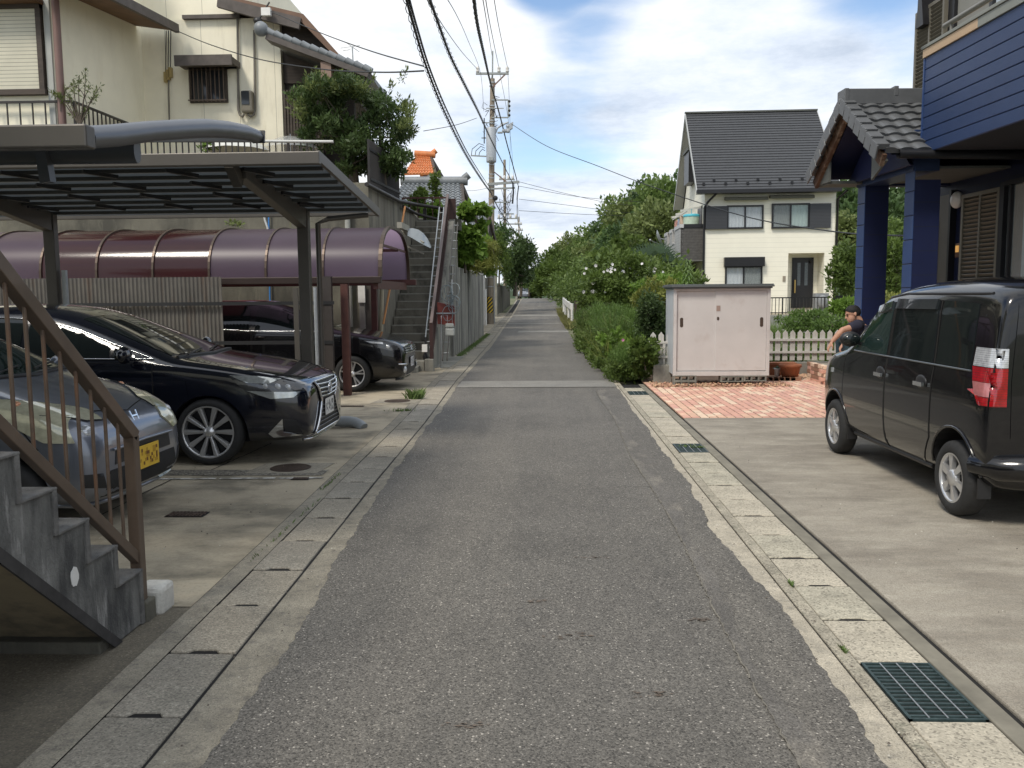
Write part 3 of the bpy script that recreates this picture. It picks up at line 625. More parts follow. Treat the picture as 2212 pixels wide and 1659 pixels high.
# ---------------------------------------------------------------- boxy black kei van on the right driveway
def build_zest():
    t = thing('parked_car', 'boxy black van seen from behind on the right driveway, red and clear tail light', 'car', (3.60, 7.38, .012), R(90.5))
    S = [(1.695, .36, .60, .68, .52, .46), (1.68, .28, .74, .83, .62, .54), (1.60, .24, .84, .93, .69, .60), (1.42, .22, .93, 1.00, .725, .63), (1.10, .22, .98, 1.04, .735, .65), (.93, .22, 1.0, 1.08, .737, .65),
         (.40, .22, 1.02, 1.52, .737, .63), (.18, .22, 1.03, 1.62, .737, .64), (-.5, .22, 1.03, 1.69, .737, .645), (-1.15, .22, 1.03, 1.69, .737, .645), (-1.52, .23, 1.03, 1.66, .737, .64), (-1.65, .25, 1.03, 1.62, .73, .635), (-1.685, .26, 1.02, 1.57, .715, .625), (-1.70, .36, 1.0, 1.46, .70, .61)]
    b, bvh = subsurf_body(S, [M_BLACKP, M_BLKPL], (1.15, -1.27), .325, .46, 'body'); b.parent = t; pj = Proj(bvh)
    for sx in (1.15, -1.27):
        for sg in (1, -1): wheel(t, sx, sg*.655, sg, .268, .178, .155, 'six')
    # doors, each with window, visor, handle
    fd = [(.90, .99), (.93, .62), (.78, .28), (-.05, .28), (-.05, 1.03), (-.04, 1.50), (.38, 1.44), (.74, 1.10)]
    rd = [(-.07, 1.03), (-.07, .28), (-.75, .28), (-.90, .50), (-.90, 1.03), (-.86, 1.52), (-.06, 1.51)]
    fw = [(.72, 1.055), (-.01, 1.055), (.0, 1.49), (.33, 1.44)]; rw = [(-.10, 1.055), (-.87, 1.055), (-.83, 1.52), (-.08, 1.51)]
    for sg in (1, -1):
        for poly, win, hx, vis in ((fd, fw, (.12, .90), [(.0, 1.50), (.33, 1.45), (.28, 1.40), (.0, 1.435)]), (rd, rw, (-.66, .90), [(-.83, 1.525), (-.09, 1.52), (-.09, 1.445), (-.82, 1.45)])):
            d = pj.patch(poly, 'side', M_BLACKP, 'door', t, .004, .07, sg)
            tube_part('door_seam', pj.line(poly, 'side', .003, .0015, sg, closed=True), .005, M_DARK, d)
            pj.patch(win, 'side', M_GLASSG if win is fw else M_GLASS, 'window', d, .009, .07, sg)
            pj.patch(vis, 'side', M_MIR, 'rain_visor', d, .026, .05, sg)
            p, n_ = pj.hit(hx[0], hx[1], 'side', sg); q = p+Vector((-.17, 0, 0))
            hb = MB(); hb.ball((p.x-.08, p.y+sg*.004, p.z), (.095, .012, .055), 14, 6); hb.build('handle_cup', M_BLKPL, d, local=True)
            hb = MB(); hb.bar((p.x-.01, p.y+sg*.028, p.z-.014), (q.x+.01, q.y+sg*.028, q.z-.014), .02, .032); hb.build('door_handle', M_CHROME if sg == 1 else M_BLACKP, d, local=True)
        pj.patch([(-.92, 1.055), (-1.42, 1.055), (-1.40, 1.50), (-.90, 1.52)], 'side', M_GLASS, 'rear_side_window', t, .006, .07, sg)
        tube_part('belt_moulding', pj.line([(.72, 1.045), (-1.45, 1.045)], 'side', .01, .008, sg), .007, mat('satin_trim', (.20, .22, .23), .3, .8, var=0), t)
        tube_part('roof_rail_seam', pj.line([(.6, 1.30), (.3, 1.525), (-.2, 1.57), (-1.5, 1.57)], 'side', .01, .0, sg), .012, M_BLKPL, t)
        tube_part('sill', pj.line([(.75, .27), (-.85, .27)], 'side', .01, .006, sg), .022, M_BLKPL, t)
        # arch lip, mudflap
        for cx_ in (1.15, -1.27):
            pts = [(cx_+.335*math.cos(a), .30+.335*math.sin(a)) for a in [R(q) for q in range(5, 180, 12)]]
            tube_part('wheel_arch', [Vector((p.x, sg*.728, p.z)) if abs(p.y) < .5 else p for p in pj.line(pts, 'side', .01, .002, sg)], .012, M_BLACKP, t)
            f = MB(); x = cx_-.31; f.box(x-.012, x, min(sg*.61, sg*.70), max(sg*.61, sg*.70), .19, .33); f.build('mudflap', M_BLKPL, t, local=True)
        # tail lamps wrap: clear on top, red below, paler band
        tl = thing_part('tail_light', t)
        def both(yz, xz, m_, nm, off=.010):
            pj.patch(xz, 'side', m_, nm, tl, off, .04, sg)
        pj.patch([(-1.47, 1.21), (-1.690, 1.21), (-1.692, 1.085), (-1.465, 1.085)], 'side', M_CLEAR, 'clear_lens', tl, .012, .03, sg)
        pj.patch([(-1.462, 1.08), (-1.692, 1.08), (-1.692, .985), (-1.50, .985)], 'side', M_RED, 'red_lens', tl, .012, .03, sg)
        pj.patch([(-1.502, .982), (-1.69, .982), (-1.69, .89), (-1.55, .895)], 'side', M_PINK, 'reversing_lens', tl, .012, .03, sg)
        pj.patch([(-1.555, .888), (-1.69, .886), (-1.69, .83), (-1.60, .835)], 'side', M_RED, 'red_lens', tl, .012, .03, sg)
        y0, y1 = sorted((sg*.60, sg*.722))
        pj.patch([(y0, 1.085), (y1, 1.085), (y1, 1.21), (y0, 1.21)], 'rear', M_CLEAR, 'clear_lens', tl, .014, .03)
        pj.patch([(y0, .83), (y1, .83), (y1, 1.08), (y0, 1.08)], 'rear', M_RED, 'red_lens', tl, .014, .03)
        pj.patch([(1.28, .84), (1.22, .845), (1.22, .80), (1.28, .795)], 'side', M_CLEAR, 'side_repeater', t, .008, .03, sg)
        ft = [Vector((-1.27, sg*.74, .9))]
    hood = [(1.60, -.52), (1.62, .52), (1.02, .60), (1.02, -.60)]; hood_seams(pj, t, [(1.02, -.60), (1.6, -.55), (1.64, 0), (1.6, .55), (1.02, .60)])
    pj.patch([(.90, -.58), (.90, .58), (.45, .52), (.45, -.52)], 'top', M_GLASS, 'windscreen', t, .006, .08)
    tg = pj.patch([(-.56, .62), (.56, .62), (.57, 1.0), (.54, 1.56), (-.54, 1.56), (-.57, 1.0)], 'rear', M_BLACKP, 'tailgate', t, .005, .07)
    pj.patch([(-.50, 1.08), (.50, 1.08), (.47, 1.50), (-.47, 1.50)], 'rear', M_GLASS, 'rear_window', tg, .009, .07)
    plate(pj, tg, 0, .85, .33, .165, [mat('plate_yellow', (.75, .48, .04), .4, var=.1, vs=20), M_BLKPL, M_IRON], 'rear')
    f = MB(); f.tube([(-1.52, -.70, .42), (-1.69, -.62, .42), (-1.73, -.3, .42), (-1.735, 0, .42), (-1.73, .3, .42), (-1.69, .62, .42), (-1.52, .70, .42)], [.07, .09, .10, .10, .10, .09, .07], 12); f.build('rear_bumper', M_BLACKP, t, local=True)
    mirror(t, .58, .70, 1.13, 1, M_BLKPL, .9); mirror(t, .58, -.70, 1.13, -1, M_BLKPL, .9)
    f = MB(); f.tube([(-1.3, .25, 1.655), (-1.45, .25, 1.82)], .004, 6); f.build('antenna', M_BLKPL, t, local=True)
    for sg in (1, -1):
        pj.patch([(sg*.35, .78), (sg*.60, .80), (sg*.62, .90), (sg*.40, .86)][::sg], 'front', M_LAMP, 'headlight', t, .008, .05)
    return t
def thing_part(name, parent):
    o = bpy.data.objects.new(name, None); C.objects.link(o); o.parent = parent; o.empty_display_size = .05; TM[o.name] = world_of(parent).copy(); return o
build_zest()
# ---------------------------------------------------------------- round silver kei hatchback on the left
def build_life():
    t = thing('parked_car', 'small grey silver hatchback with yellow plate behind the brown stair railing', 'car', (-4.62, 6.12, 0), R(-2))
    S = [(1.70, .34, .50, .58, .50, .40), (1.685, .26, .60, .69, .60, .50), (1.60, .21, .70, .79, .68, .57), (1.40, .20, .80, .89, .72, .62), (1.10, .20, .87, .98, .735, .64), (.82, .20, .92, 1.07, .737, .64), (.72, .20, .93, 1.10, .737, .63),
         (.02, .20, .95, 1.47, .737, .56), (-.25, .20, .96, 1.55, .737, .56), (-.8, .20, .97, 1.57, .737, .56), (-1.3, .2, .98, 1.52, .73, .55), (-1.58, .22, .98, 1.38, .71, .53), (-1.68, .28, .96, 1.15, .67, .52), (-1.70, .34, .92, 1.05, .62, .5)]
    b, bvh = subsurf_body(S, [M_SILVER, M_BLKPL], (1.10, -1.32), .315, .47, 'body'); b.parent = t; pj = Proj(bvh)
    for sx in (1.10, -1.32):
        for sg in (1, -1): wheel(t, sx, sg*.655, sg, .27, .178, .155, 'cap')
    for sg in (1, -1):
        fl = lambda q: [(a, sg*b_) for a, b_ in q]
        # big leaf-shaped headlamp projected from above/front
        hp = [(1.60, .36), (1.57, .50), (1.46, .62), (1.30, .69), (1.02, .715), (1.08, .655), (1.22, .585), (1.34, .49), (1.48, .35)]
        hl = pj.patch(fl(hp), 'top', M_LAMPY, 'headlight', t, .010, .035); pj.patch(fl([(.34, .70), (.46, .60), (.60, .62), (.685, .72), (.70, .80), (.5, .86), (.40, .80)]), 'front', M_LAMPY, 'lamp_face', hl, .012, .03); pj.patch([(1.58, .66), (1.50, .82), (1.06, .95), (1.16, .80), (1.40, .67)], 'side', M_LAMPY, 'lamp_wrap', hl, .012, .03, sg)
        p, n_ = pj.hit(sg*.56, .73, 'front'); f = MB(); f.ball(p-n_*.028, (.045, .055, .055), 16, 8); f.build('projector', M_CLEAR, hl, local=True)
        p, n_ = pj.hit(1.19, sg*.648, 'top'); f = MB(); f.ball(p+n_*.0, (.030, .03, .025), 12, 6); f.build('indicator_bulb', mat('amber', (.7, .35, .2), .2, .3, var=0), hl, local=True)
        tube_part('lamp_edge', pj.line(fl(hp), 'top', .01, .006, closed=True), .005, M_BLKPL, hl)
        pj.patch([(.66, 1.03), (-.30, .99), (-.28, 1.42), (.08, 1.36)], 'side', M_GLASSG, 'side_window', t, .006, .06, sg)
        pj.patch([(-.36, .99), (-1.15, 1.0), (-1.1, 1.38), (-.34, 1.42)], 'side', M_GLASSG, 'side_window', t, .006, .06, sg)
        mirror(t, .58, sg*.70, 1.04, sg, M_SILVER, .9)
        tube_part('fender_seam', pj.line([(1.36, .62), (1.22, .80), (1.10, .9)], 'side', .01, .002, sg), .004, M_DARK, t)
    doors(pj, t, [[(.74, .9), (.78, .3), (-.33, .3), (-.33, .97)], [(-.35, .97), (-.35, .3), (-.95, .3), (-1.15, .62), (-1.17, .97)]], (1, -1), M_SILVER, [(-.15, .88), (-1.0, .88)], M_SILVER)
    pj.patch([(.76, -.60), (.86, 0), (.76, .60), (.08, .50), (.12, 0), (.08, -.50)], 'top', M_GLASSG, 'windscreen', t, .006, .07)
    tube_part('cowl', pj.line([(.80, -.62), (.91, 0), (.80, .62)], 'top', .01, .004), .020, M_BLKPL, t)
    tube_part('wiper', pj.line([(.83, .1), (.72, .5)], 'top', .01, .022), .007, M_BLKPL, t); tube_part('wiper', pj.line([(.85, -.45), (.76, .02)], 'top', .01, .022), .007, M_BLKPL, t)
    tube_part('hood_seam', pj.line([(.90, -.66), (1.25, -.63), (1.5, -.40), (1.585, 0), (1.5, .40), (1.25, .63), (.90, .66)], 'top', .01, .001), .0045, M_DARK, t)
    p, n_ = pj.hit(0, .745, 'front'); f = MB(); x = p.x+.01
    for (y0, y1) in ((-.042, -.032), (.032, .042)): f.prism([(x, y0*.9, .72), (x, y1*.9, .72), (x-.03, y1*1.1, .79), (x-.03, y0*1.1, .79)], (.008, 0, .002))
    f.prism([(x-.012, -.034, .748), (x-.012, .034, .748), (x-.016, .034, .758), (x-.016, -.034, .758)], (.008, 0, .002)); f.build('front_emblem', M_CHROME, t, local=True)
    pj.patch([(-.40, .47), (.40, .47), (.38, .57), (-.38, .57)], 'front', M_BLKPL, 'upper_grille', t, .004, .05)
    f = MB(); p, _ = pj.hit(0, .55, 'front'); f.tube(pj.line([(-.42, .575), (0, .585), (.42, .575)], 'front', .01, .010), .010, 8); f.build('grille_bar', M_SILVER, t, local=True)
    pj.patch([(-.52, .27), (.52, .27), (.46, .44), (-.46, .44)], 'front', mat('grille_mesh', (.015, .015, .015), .7, var=.5, vs=90), 'lower_grille', t, .004, .05)
    f = MB(); f.tube(pj.line([(-.60, .23), (0, .215), (.60, .23)], 'front', .01, .012), .018, 8); f.build('chin_spoiler', M_SILVER, t, local=True)
    for sg in (1, -1):
        q = [(sg*.50, .33), (sg*.64, .36), (sg*.66, .45), (sg*.54, .44)]; pj.patch(q, 'front', M_BLKPL, 'fog_recess', t, .004, .04)
    plate(pj, t, 0, .46, .33, .165, [mat('plate_yellow', (.75, .48, .04), .4, var=.1, vs=20), mat('plate_brown', (.18, .07, .01), .5, var=.2, vs=60), mat('plate_ochre', (.5, .28, .02), .5, var=.2, vs=60)])
    return t
build_life()
# ---------------------------------------------------------------- dark sedan with spindle grille
def build_sedan():
    t = thing('parked_car', 'black sedan with large chrome edged grille and ten spoke wheels under the grey carport', 'car', (-4.63, 8.84, 0), R(0))
    S = [(2.35, .30, .58, .66, .58, .46), (2.34, .22, .66, .735, .68, .55), (2.25, .19, .72, .80, .78, .66), (2.02, .18, .80, .875, .85, .73), (1.6, .17, .89, .95, .888, .77), (1.15, .17, .94, 1.02, .892, .76), (1.02, .17, .95, 1.05, .892, .75),
         (.12, .17, .98, 1.44, .892, .63), (-.22, .17, .99, 1.53, .892, .62), (-.75, .17, .99, 1.56, .892, .62), (-1.25, .17, 1.0, 1.52, .888, .62), (-1.72, .19, 1.01, 1.30, .87, .62), (-2.08, .22, 1.02, 1.15, .85, .64), (-2.28, .26, 1.0, 1.10, .80, .64), (-2.35, .36, .9, 1.0, .72, .6)]
    b, bvh = subsurf_body(S, [M_BLUEBLK, M_BLKPL], (1.42, -1.28), .375, .58, 'body'); b.parent = t; pj = Proj(bvh)
    for sx in (1.42, -1.28):
        for sg in (1, -1): wheel(t, sx, sg*.785, sg, .322, .252, .205, 'ten')
    for sg in (1, -1):
        win = [(.90, 1.015), (.50, 1.155), (.10, 1.305), (-.30, 1.40), (-.75, 1.425), (-1.2, 1.39), (-1.6, 1.235), (-1.78, 1.10), (-1.72, 1.045), (.0, 1.025)]
        wf = [(.86, 1.02), (.50, 1.125), (.50, 1.03)]; w1 = [(.46, 1.03), (.46, 1.16), (.10, 1.29), (-.30, 1.385), (-.36, 1.39), (-.36, 1.035)]
        w2 = [(-.42, 1.035), (-.42, 1.395), (-.75, 1.41), (-1.2, 1.375), (-1.35, 1.33), (-1.35, 1.045)]; w3 = [(-1.40, 1.05), (-1.40, 1.275), (-1.6, 1.205), (-1.76, 1.10), (-1.72, 1.055)]
        for q in (wf, w1, w2, w3): pj.patch(q, 'side', M_GLASS, 'side_window', t, .005, .03, sg)
        tube_part('window_trim', pj.line(win, 'side', .01, .008, sg, closed=True), .007, M_CHROME, t)
        tube_part('sill', pj.line([(1.0, .24), (-.85, .24)], 'side', .01, .006, sg), .025, M_BLKPL, t)
        mirror(t, .70, sg*.87, 1.04, sg, M_BLUEBLK, 1.05)
        # slim headlamp wrapping from the grille to the wing
        hp = [(2.235, .44), (2.20, .60), (2.04, .74), (1.78, .835), (1.72, .80), (1.90, .69), (2.06, .56), (2.17, .42)]
        hs = [(1.62, .865), (1.90, .845), (2.14, .80), (2.29, .745), (2.26, .64), (2.02, .63), (1.80, .70)]
        hl = pj.patch(hs, 'side', M_LAMPD, 'headlight', t, .008, .04, sg)
        for (a, b_, r_) in ((2.08, .745, .034), (2.17, .735, .032), (1.97, .755, .028)):
            p, n_ = pj.hit(a, b_, 'side', sg); f = MB(); f.ball(p+n_*.002, (r_, .012, r_), 12, 6); f.build('projector', M_CLEAR, hl, local=True)
        pj.patch([(1.80, .715), (2.02, .635), (2.22, .64), (2.27, .69), (2.05, .70)], 'side', M_LAMP, 'daytime_strip', hl, .014, .03, sg)
        pj.patch([(1.64, .862), (1.90, .842), (2.10, .81), (2.0, .775), (1.80, .79)], 'side', M_LAMP, 'upper_strip', hl, .014, .03, sg)
        fg = [(1.98, .30), (2.12, .44), (2.12, .31), (2.28, .27), (2.02, .26)]; pj.patch(fg, 'side', M_CHROME, 'fog_blade', t, .010, .04, sg)
        pj.patch([(2.13, .43), (2.24, .42), (2.28, .285), (2.135, .32)], 'side', M_BLKPL, 'fog_recess', t, .006, .04, sg)
    doors(pj, t, [[(.90, .97), (.92, .3), (-.38, .3), (-.38, 1.01)], [(-.40, 1.01), (-.40, .3), (-.9, .3), (-1.08, .6), (-1.35, .75), (-1.38, 1.02)]], (1, -1), M_BLUEBLK, [(-.15, .93), (-1.15, .95)], M_CHROME)
    pj.patch([(1.02, -.68), (1.12, 0), (1.02, .68), (.10, .55), (.14, 0), (.10, -.55)], 'top', M_GLASS, 'windscreen', t, .006, .08)
    tube_part('cowl', pj.line([(1.08, -.70), (1.17, 0), (1.08, .70)], 'top', .01, .002), .02, M_BLKPL, t)
    tube_part('wiper', pj.line([(1.1, .05), (.98, .58)], 'top', .01, .022), .008, M_BLKPL, t); tube_part('wiper', pj.line([(1.12, -.55), (1.04, -.02)], 'top', .01, .022), .008, M_BLKPL, t)
    tube_part('hood_seam', pj.line([(1.2, -.77), (1.75, -.76), (2.1, -.58), (2.26, -.35), (2.275, 0), (2.26, .35), (2.1, .58), (1.75, .76), (1.2, .77)], 'top', .01, .001), .0045, M_DARK, t)
    # spindle grille: outline, upper chrome bars, lower black bars, emblem
    gr = [(-.40, .745), (.40, .745), (.27, .55), (.36, .40), (.50, .25), (-.50, .25), (-.36, .40), (-.27, .55)]
    gp = pj.patch(gr, 'front', M_BLKPL, 'grille', t, .006, .05)
    tube_part('grille_frame', pj.line(gr, 'front', .01, .016, closed=True), .013, M_CHROME, gp)
    for z in (.715, .675, .635, .595): 
        hw = lerp(.27, .39, (z-.55)/.19); tube_part('upper_bar', pj.line([(-hw, z), (0, z-.012), (hw, z)], 'front', .01, .018), .010, M_CHROME, gp)
    for z in (.50, .46, .42, .38, .34, .30):
        hw = lerp(.27, .36, (.55-z)/.15) if z > .4 else lerp(.36, .48, (.4-z)/.15); tube_part('lower_bar', pj.line([(-hw, z), (0, z), (hw, z)], 'front', .01, .014), .006, mat('dark_chrome', (.12, .12, .13), .25, .9, var=0), gp)
    p, n_ = pj.hit(0, .66, 'front'); f = MB()
    f.tube([(p.x+.035, .065*math.cos(a), .66+.048*math.sin(a)) for a in [R(q) for q in range(0, 361, 24)]], .007, 6); f.tube([(p.x+.035, .01, .70), (p.x+.035, -.02, .63), (p.x+.035, .04, .63)], .006, 6); f.build('front_emblem', M_CHROME, t, local=True)
    plate(pj, t, 0, .47, .33, .165, [M_WHITE, mat('plate_grey', (.35, .36, .36), .5, var=.1), mat('plate_black', (.04, .04, .04), .5, var=.1)], xo=2.37)
    tube_part('chin', pj.line([(-.62, .225), (0, .205), (.62, .225)], 'front', .01, .02), .014, M_CHROME, t)
    f = MB(); f.tube([(-1.15, .25, 1.50), (-1.3, .25, 1.54)], .01, 6); f.build('antenna', M_BLKPL, t, local=True)
    return t
build_sedan()
# ---------------------------------------------------------------- black wagon under the purple carport
def build_wagon():
    t = thing('parked_car', 'black station wagon with roof rails under the purple domed carport', 'car', (-4.55, 14.98, 0), R(0))
    S = [(2.20, .30, .56, .64, .55, .45), (2.18, .22, .68, .76, .68, .55), (2.08, .19, .76, .83, .77, .65), (1.85, .18, .85, .91, .83, .71), (1.45, .17, .93, .99, .845, .73), (1.05, .17, .96, 1.05, .845, .72), (.95, .17, .97, 1.08, .845, .71),
         (.1, .17, 1.0, 1.44, .845, .60), (-.2, .17, 1.0, 1.51, .845, .60), (-.9, .17, 1.02, 1.54, .845, .60), (-1.6, .18, 1.04, 1.49, .84, .59), (-2.0, .2, 1.05, 1.42, .82, .58), (-2.16, .26, 1.03, 1.28, .78, .58), (-2.2, .36, .95, 1.1, .7, .55)]
    b, bvh = subsurf_body(S, [M_BLACKP, M_BLKPL], (1.33, -1.20), .355, .54, 'body'); b.parent = t; pj = Proj(bvh)
    for sx in (1.33, -1.20):
        for sg in (1, -1): wheel(t, sx, sg*.745, sg, .305, .215, .185, 'five')
    for sg in (1, -1):
        for q in ([(.84, 1.04), (.12, 1.36), (-.30, 1.44), (-.30, 1.05)], [(-.40, 1.05), (-.40, 1.45), (-1.15, 1.45), (-1.15, 1.08)], [(-1.2, 1.08), (-1.2, 1.44), (-1.75, 1.40), (-1.9, 1.14)]): pj.patch(q, 'side', M_GLASS, 'side_window', t, .005, .07, sg)
        tube_part('belt_trim', pj.line([(.80, 1.02), (-.3, 1.03), (-1.85, 1.12)], 'side', .01, .008, sg), .008, M_CHROME, t)
        tube_part('roof_rail', [p+Vector((0, 0, .045)) for p in pj.line([(-.1, sg*.53), (-1.9, sg*.52)], 'top', .01, .0)], .014, M_CHROME, t)
        mirror(t, .62, sg*.83, 1.06, sg, M_BLACKP, 1.0)
        hs = [(1.55, .86), (1.85, .83), (2.08, .76), (2.13, .70), (1.98, .69), (1.80, .74)]; hl = pj.patch(hs, 'side', M_LAMPD, 'headlight', t, .008, .04, sg)
        pj.patch([(1.55, .86), (1.85, .83), (1.86, .80), (1.66, .82)], 'side', M_CLEAR, 'upper_strip', hl, .013, .03, sg)
        p, n_ = pj.hit(1.93, .755, 'side', sg); f = MB(); f.ball(p, (.04, .014, .035), 12, 6); f.build('projector', M_CLEAR, hl, local=True)
        p, n_ = pj.hit(sg*.60, .36, 'front'); f = MB(); f.lathe([(.001, .02), (.04, .018), (.055, .0)], p, (1, sg*.5, 0), 16); f.build('fog_light', M_CLEAR, t, local=True)
        tube_part('fog_trim', pj.line([(sg*.45, .44), (sg*.74, .46)], 'front', .01, .012), .012, M_CHROME, t)
    pj.patch([(.92, -.66), (1.0, 0), (.92, .66), (.10, .53), (.14, 0), (.10, -.53)], 'top', M_GLASS, 'windscreen', t, .006, .08)
    doors(pj, t, [[(.82, 1.0), (.85, .3), (-.34, .3), (-.34, 1.03)], [(-.36, 1.03), (-.36, .3), (-.85, .3), (-1.18, .8), (-1.2, 1.05)]], (1, -1), M_BLACKP, [(-.12, .93), (-1.0, .96)], M_BLACKP)
    gp = pj.patch([(-.55, .62), (.55, .62), (.60, .74), (-.60, .74)], 'front', M_BLKPL, 'grille', t, .006, .05)
    for z in (.64, .675, .71): tube_part('grille_bar', pj.line([(-.58, z), (0, z-.01), (.58, z)], 'front', .01, .014), .009, M_CHROME, gp)
    pj.patch([(-.45, .26), (.45, .26), (.42, .44), (-.42, .44)], 'front', M_BLKPL, 'lower_grille', t, .006, .05)
    p, n_ = pj.hit(0, .70, 'front'); f = MB(); x = p.x+.03
    for s2 in (-1, 1): f.bar((x, s2*.04, .66), (x-.01, s2*.055, .75), .014)
    f.bar((x-.003, -.045, .70), (x-.003, .045, .70), .012); f.build('front_emblem', M_CHROME, t, local=True)
    plate(pj, t, 0, .46, .33, .165, [mat('plate_grey_white', (.55, .55, .56), .5, var=.1), mat('plate_grey', (.35, .36, .36), .5, var=.1), M_CLEAR], xo=2.215)
    tube_part('chin', pj.line([(-.60, .21), (0, .195), (.60, .21)], 'front', .01, .02), .02, M_BLACKP, t)
    return t
build_wagon()
# ---------------------------------------------------------------- small far cars
def far_car(lab, loc, rz, L_, W_, Hh, paint, hood=.9, van=False):
    t = thing('parked_car', lab, 'car', loc, rz); x = L_/2; w_ = W_/2
    if van: S = [(x, .3, .6, .7, w_*.8, w_*.7), (x-.06, .24, .8, .92, w_*.93, w_*.8), (x-.7, .2, .98, 1.1, w_, w_*.85), (x-.8, .2, 1.0, 1.15, w_, w_*.85), (x-1.7, .2, 1.05, Hh-.1, w_, w_*.78), (x-2.1, .2, 1.05, Hh, w_, w_*.78), (-x+.3, .2, 1.05, Hh, w_, w_*.78), (-x+.05, .25, 1.05, Hh-.1, w_*.97, w_*.76), (-x, .4, 1.0, Hh-.4, w_*.9, w_*.7)]
    else: S = [(x, .3, .5, .6, w_*.8, w_*.6), (x-.06, .22, .65, .75, w_*.93, w_*.8), (x-.9, .2, .85, .95, w_, w_*.85), (x-1.0, .2, .87, .98, w_, w_*.85), (x-1.8, .2, .9, Hh-.05, w_, w_*.7), (-x+1.2, .2, .92, Hh, w_, w_*.7), (-x+.4, .2, .92, Hh-.2, w_, w_*.7), (-x+.05, .25, .9, Hh-.5, w_*.95, w_*.7), (-x, .4, .8, .9, w_*.85, w_*.7)]
    b, bvh = subsurf_body(S, [paint, M_BLKPL], (x-.8, -x+.75), .34, w_*.6, 'body'); b.parent = t; pj = Proj(bvh)
    for sx in (x-.8, -x+.75):
        for sg in (1, -1): wheel(t, sx, sg*(w_-.11), sg, .3, .2, .18, 'five')
    for sg in (1, -1):
        if van: qs = ([(x-1.0, 1.12), (x-1.72, 1.1), (x-1.75, Hh-.2), (x-1.55, Hh-.28)], [(x-1.85, 1.1), (0, 1.1), (0, Hh-.2), (x-1.85, Hh-.18)], [(-.1, 1.1), (-x+.4, 1.1), (-x+.4, Hh-.2), (-.1, Hh-.2)])
        else: qs = ([(x-1.2, .95), (x-2.0, .96), (x-2.0, Hh-.12), (x-1.75, Hh-.17)], [(x-2.1, .96), (-x+.8, .98), (-x+1.0, Hh-.14), (x-2.1, Hh-.1)])
        for q in qs: pj.patch(q, 'side', M_GLASS, 'side_window', t, .006, .1, sg)
        pj.patch([(sg*w_*.5, .62), (sg*w_*.85, .64), (sg*w_*.85, .78), (sg*w_*.55, .74)], 'front', M_LAMP, 'headlight', t, .01, .08)
    pj.patch([(x-.95, -w_*.75), (x-.95, w_*.75), (x-1.65, w_*.66), (x-1.65, -w_*.66)], 'top', M_GLASS, 'windscreen', t, .006, .12)
    return t
far_car('white minivan parked beyond the weeds on the right of the road', (4.9, 112, H(112)+.15), R(184), 4.6, 1.7, 1.9, M_WPAINT, van=True)
far_car('bright blue car parked in front of the white minivan', (5.1, 99, H(99)+.12), R(184), 3.8, 1.65, 1.42, M_BPAINT)
far_car('low silver white car just showing left of the white minivan', (3.75, 117, H(117)+.15), R(184), 3.9, 1.65, 1.25, M_WPAINT)
far_car('tiny grey car far down the road between the trees', (P(1134, 640, 118).x, 118, H(118)), R(-95), 4.0, 1.65, 1.45, M_SILVER)
# ================================================================== LEFT SIDE
M_BRN = mat('brown_rail_paint', (.115, .082, .058), .5, .1, var=.15, vs=8, coat=.1, layers=((30, (1, 1, 1), .6, .75, (.16, .09, .05), .4),))
M_BRNR = mat('rusty_baluster', (.125, .088, .062), .6, .2, var=.3, vs=14, layers=((20, (1, 1, .3), .5, .62, (.17, .085, .045), .7),))
M_ALU = mat('carport_bronze_grey', (.115, .105, .092), .45, .4, var=.06, vs=5)
M_ALUG = mat('carport_silver_grey', (.135, .14, .15), .38, .5, var=.05, vs=5)
M_POLY = mat('smoked_panel', (.035, .042, .044), .35, var=.25, vs=2)
M_DKMET = mat('dark_rail', (.035, .03, .028), .5, .3, var=.2)
M_REDBR = mat('maroon_post', (.085, .032, .025), .55, .1, var=.2, vs=6)
M_CREAM = mat('cream_render', (.93, .88, .70), .85, var=.05, vs=1.2, layers=((1.3, (2, 2, .4), .55, .75, (.78, .70, .50), .4),))
M_CREAMP = lines(mat('cream_panel', (.90, .85, .68), .85, var=.06, vs=1.5, layers=((1.6, (2, 2, .3), .55, .72, (.60, .54, .40), .5),)), .91, .012, 0, .5, offset=.3)
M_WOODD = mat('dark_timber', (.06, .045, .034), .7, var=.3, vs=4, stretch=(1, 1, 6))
M_EAVE = mat('eave_brown', (.16, .085, .04), .7, var=.2, vs=3)
M_FASC = mat('weathered_fascia', (.10, .085, .075), .7, var=.25, vs=4)
M_KAWARA = mat('grey_roof_tile', (.20, .215, .225), .45, var=.2, vs=3)
M_KAWD = mat('dark_roof_tile', (.105, .108, .11), .42, var=.15, vs=4)
M_ORT = mat('orange_roof_tile', (.55, .19, .06), .6, var=.25, vs=4)
# ---- concrete staircase that climbs towards the viewer, its railing and the kerb block
X0 = -1.996
t = thing('concrete_staircase', 'stained concrete staircase climbing towards the viewer at the bottom left', 'staircase', (X0-.5, 4.0, 0))
nose = [(4.022+.003-i*.2285, .264+i*.1885) for i in range(10)]
prof = [(4.03, 0)]
for i, (y_, z_) in enumerate(nose):
    prof.append((y_, z_)); 
    if i+1 < len(nose): prof.append((nose[i+1][0], z_))
prof += [(1.6, 1.96), (1.6, 1.86), (3.80, .0)]
f = MB(); f.prism([(X0-.95, y_, z_) for y_, z_ in prof], (.95, 0, 0)); f.build('flight', M_STAIRC, t, bevel=.006)
f = MB()
for i, (y_, z_) in enumerate(nose[:-1]):
    yn = nose[i+1][0]
    f.box(X0-.96, X0+.012, yn, y_+.012, z_-.002, z_+.010); f.box(X0-.01, X0+.011, y_-.022, y_+.010, (nose[i-1][1] if i else .0), z_)
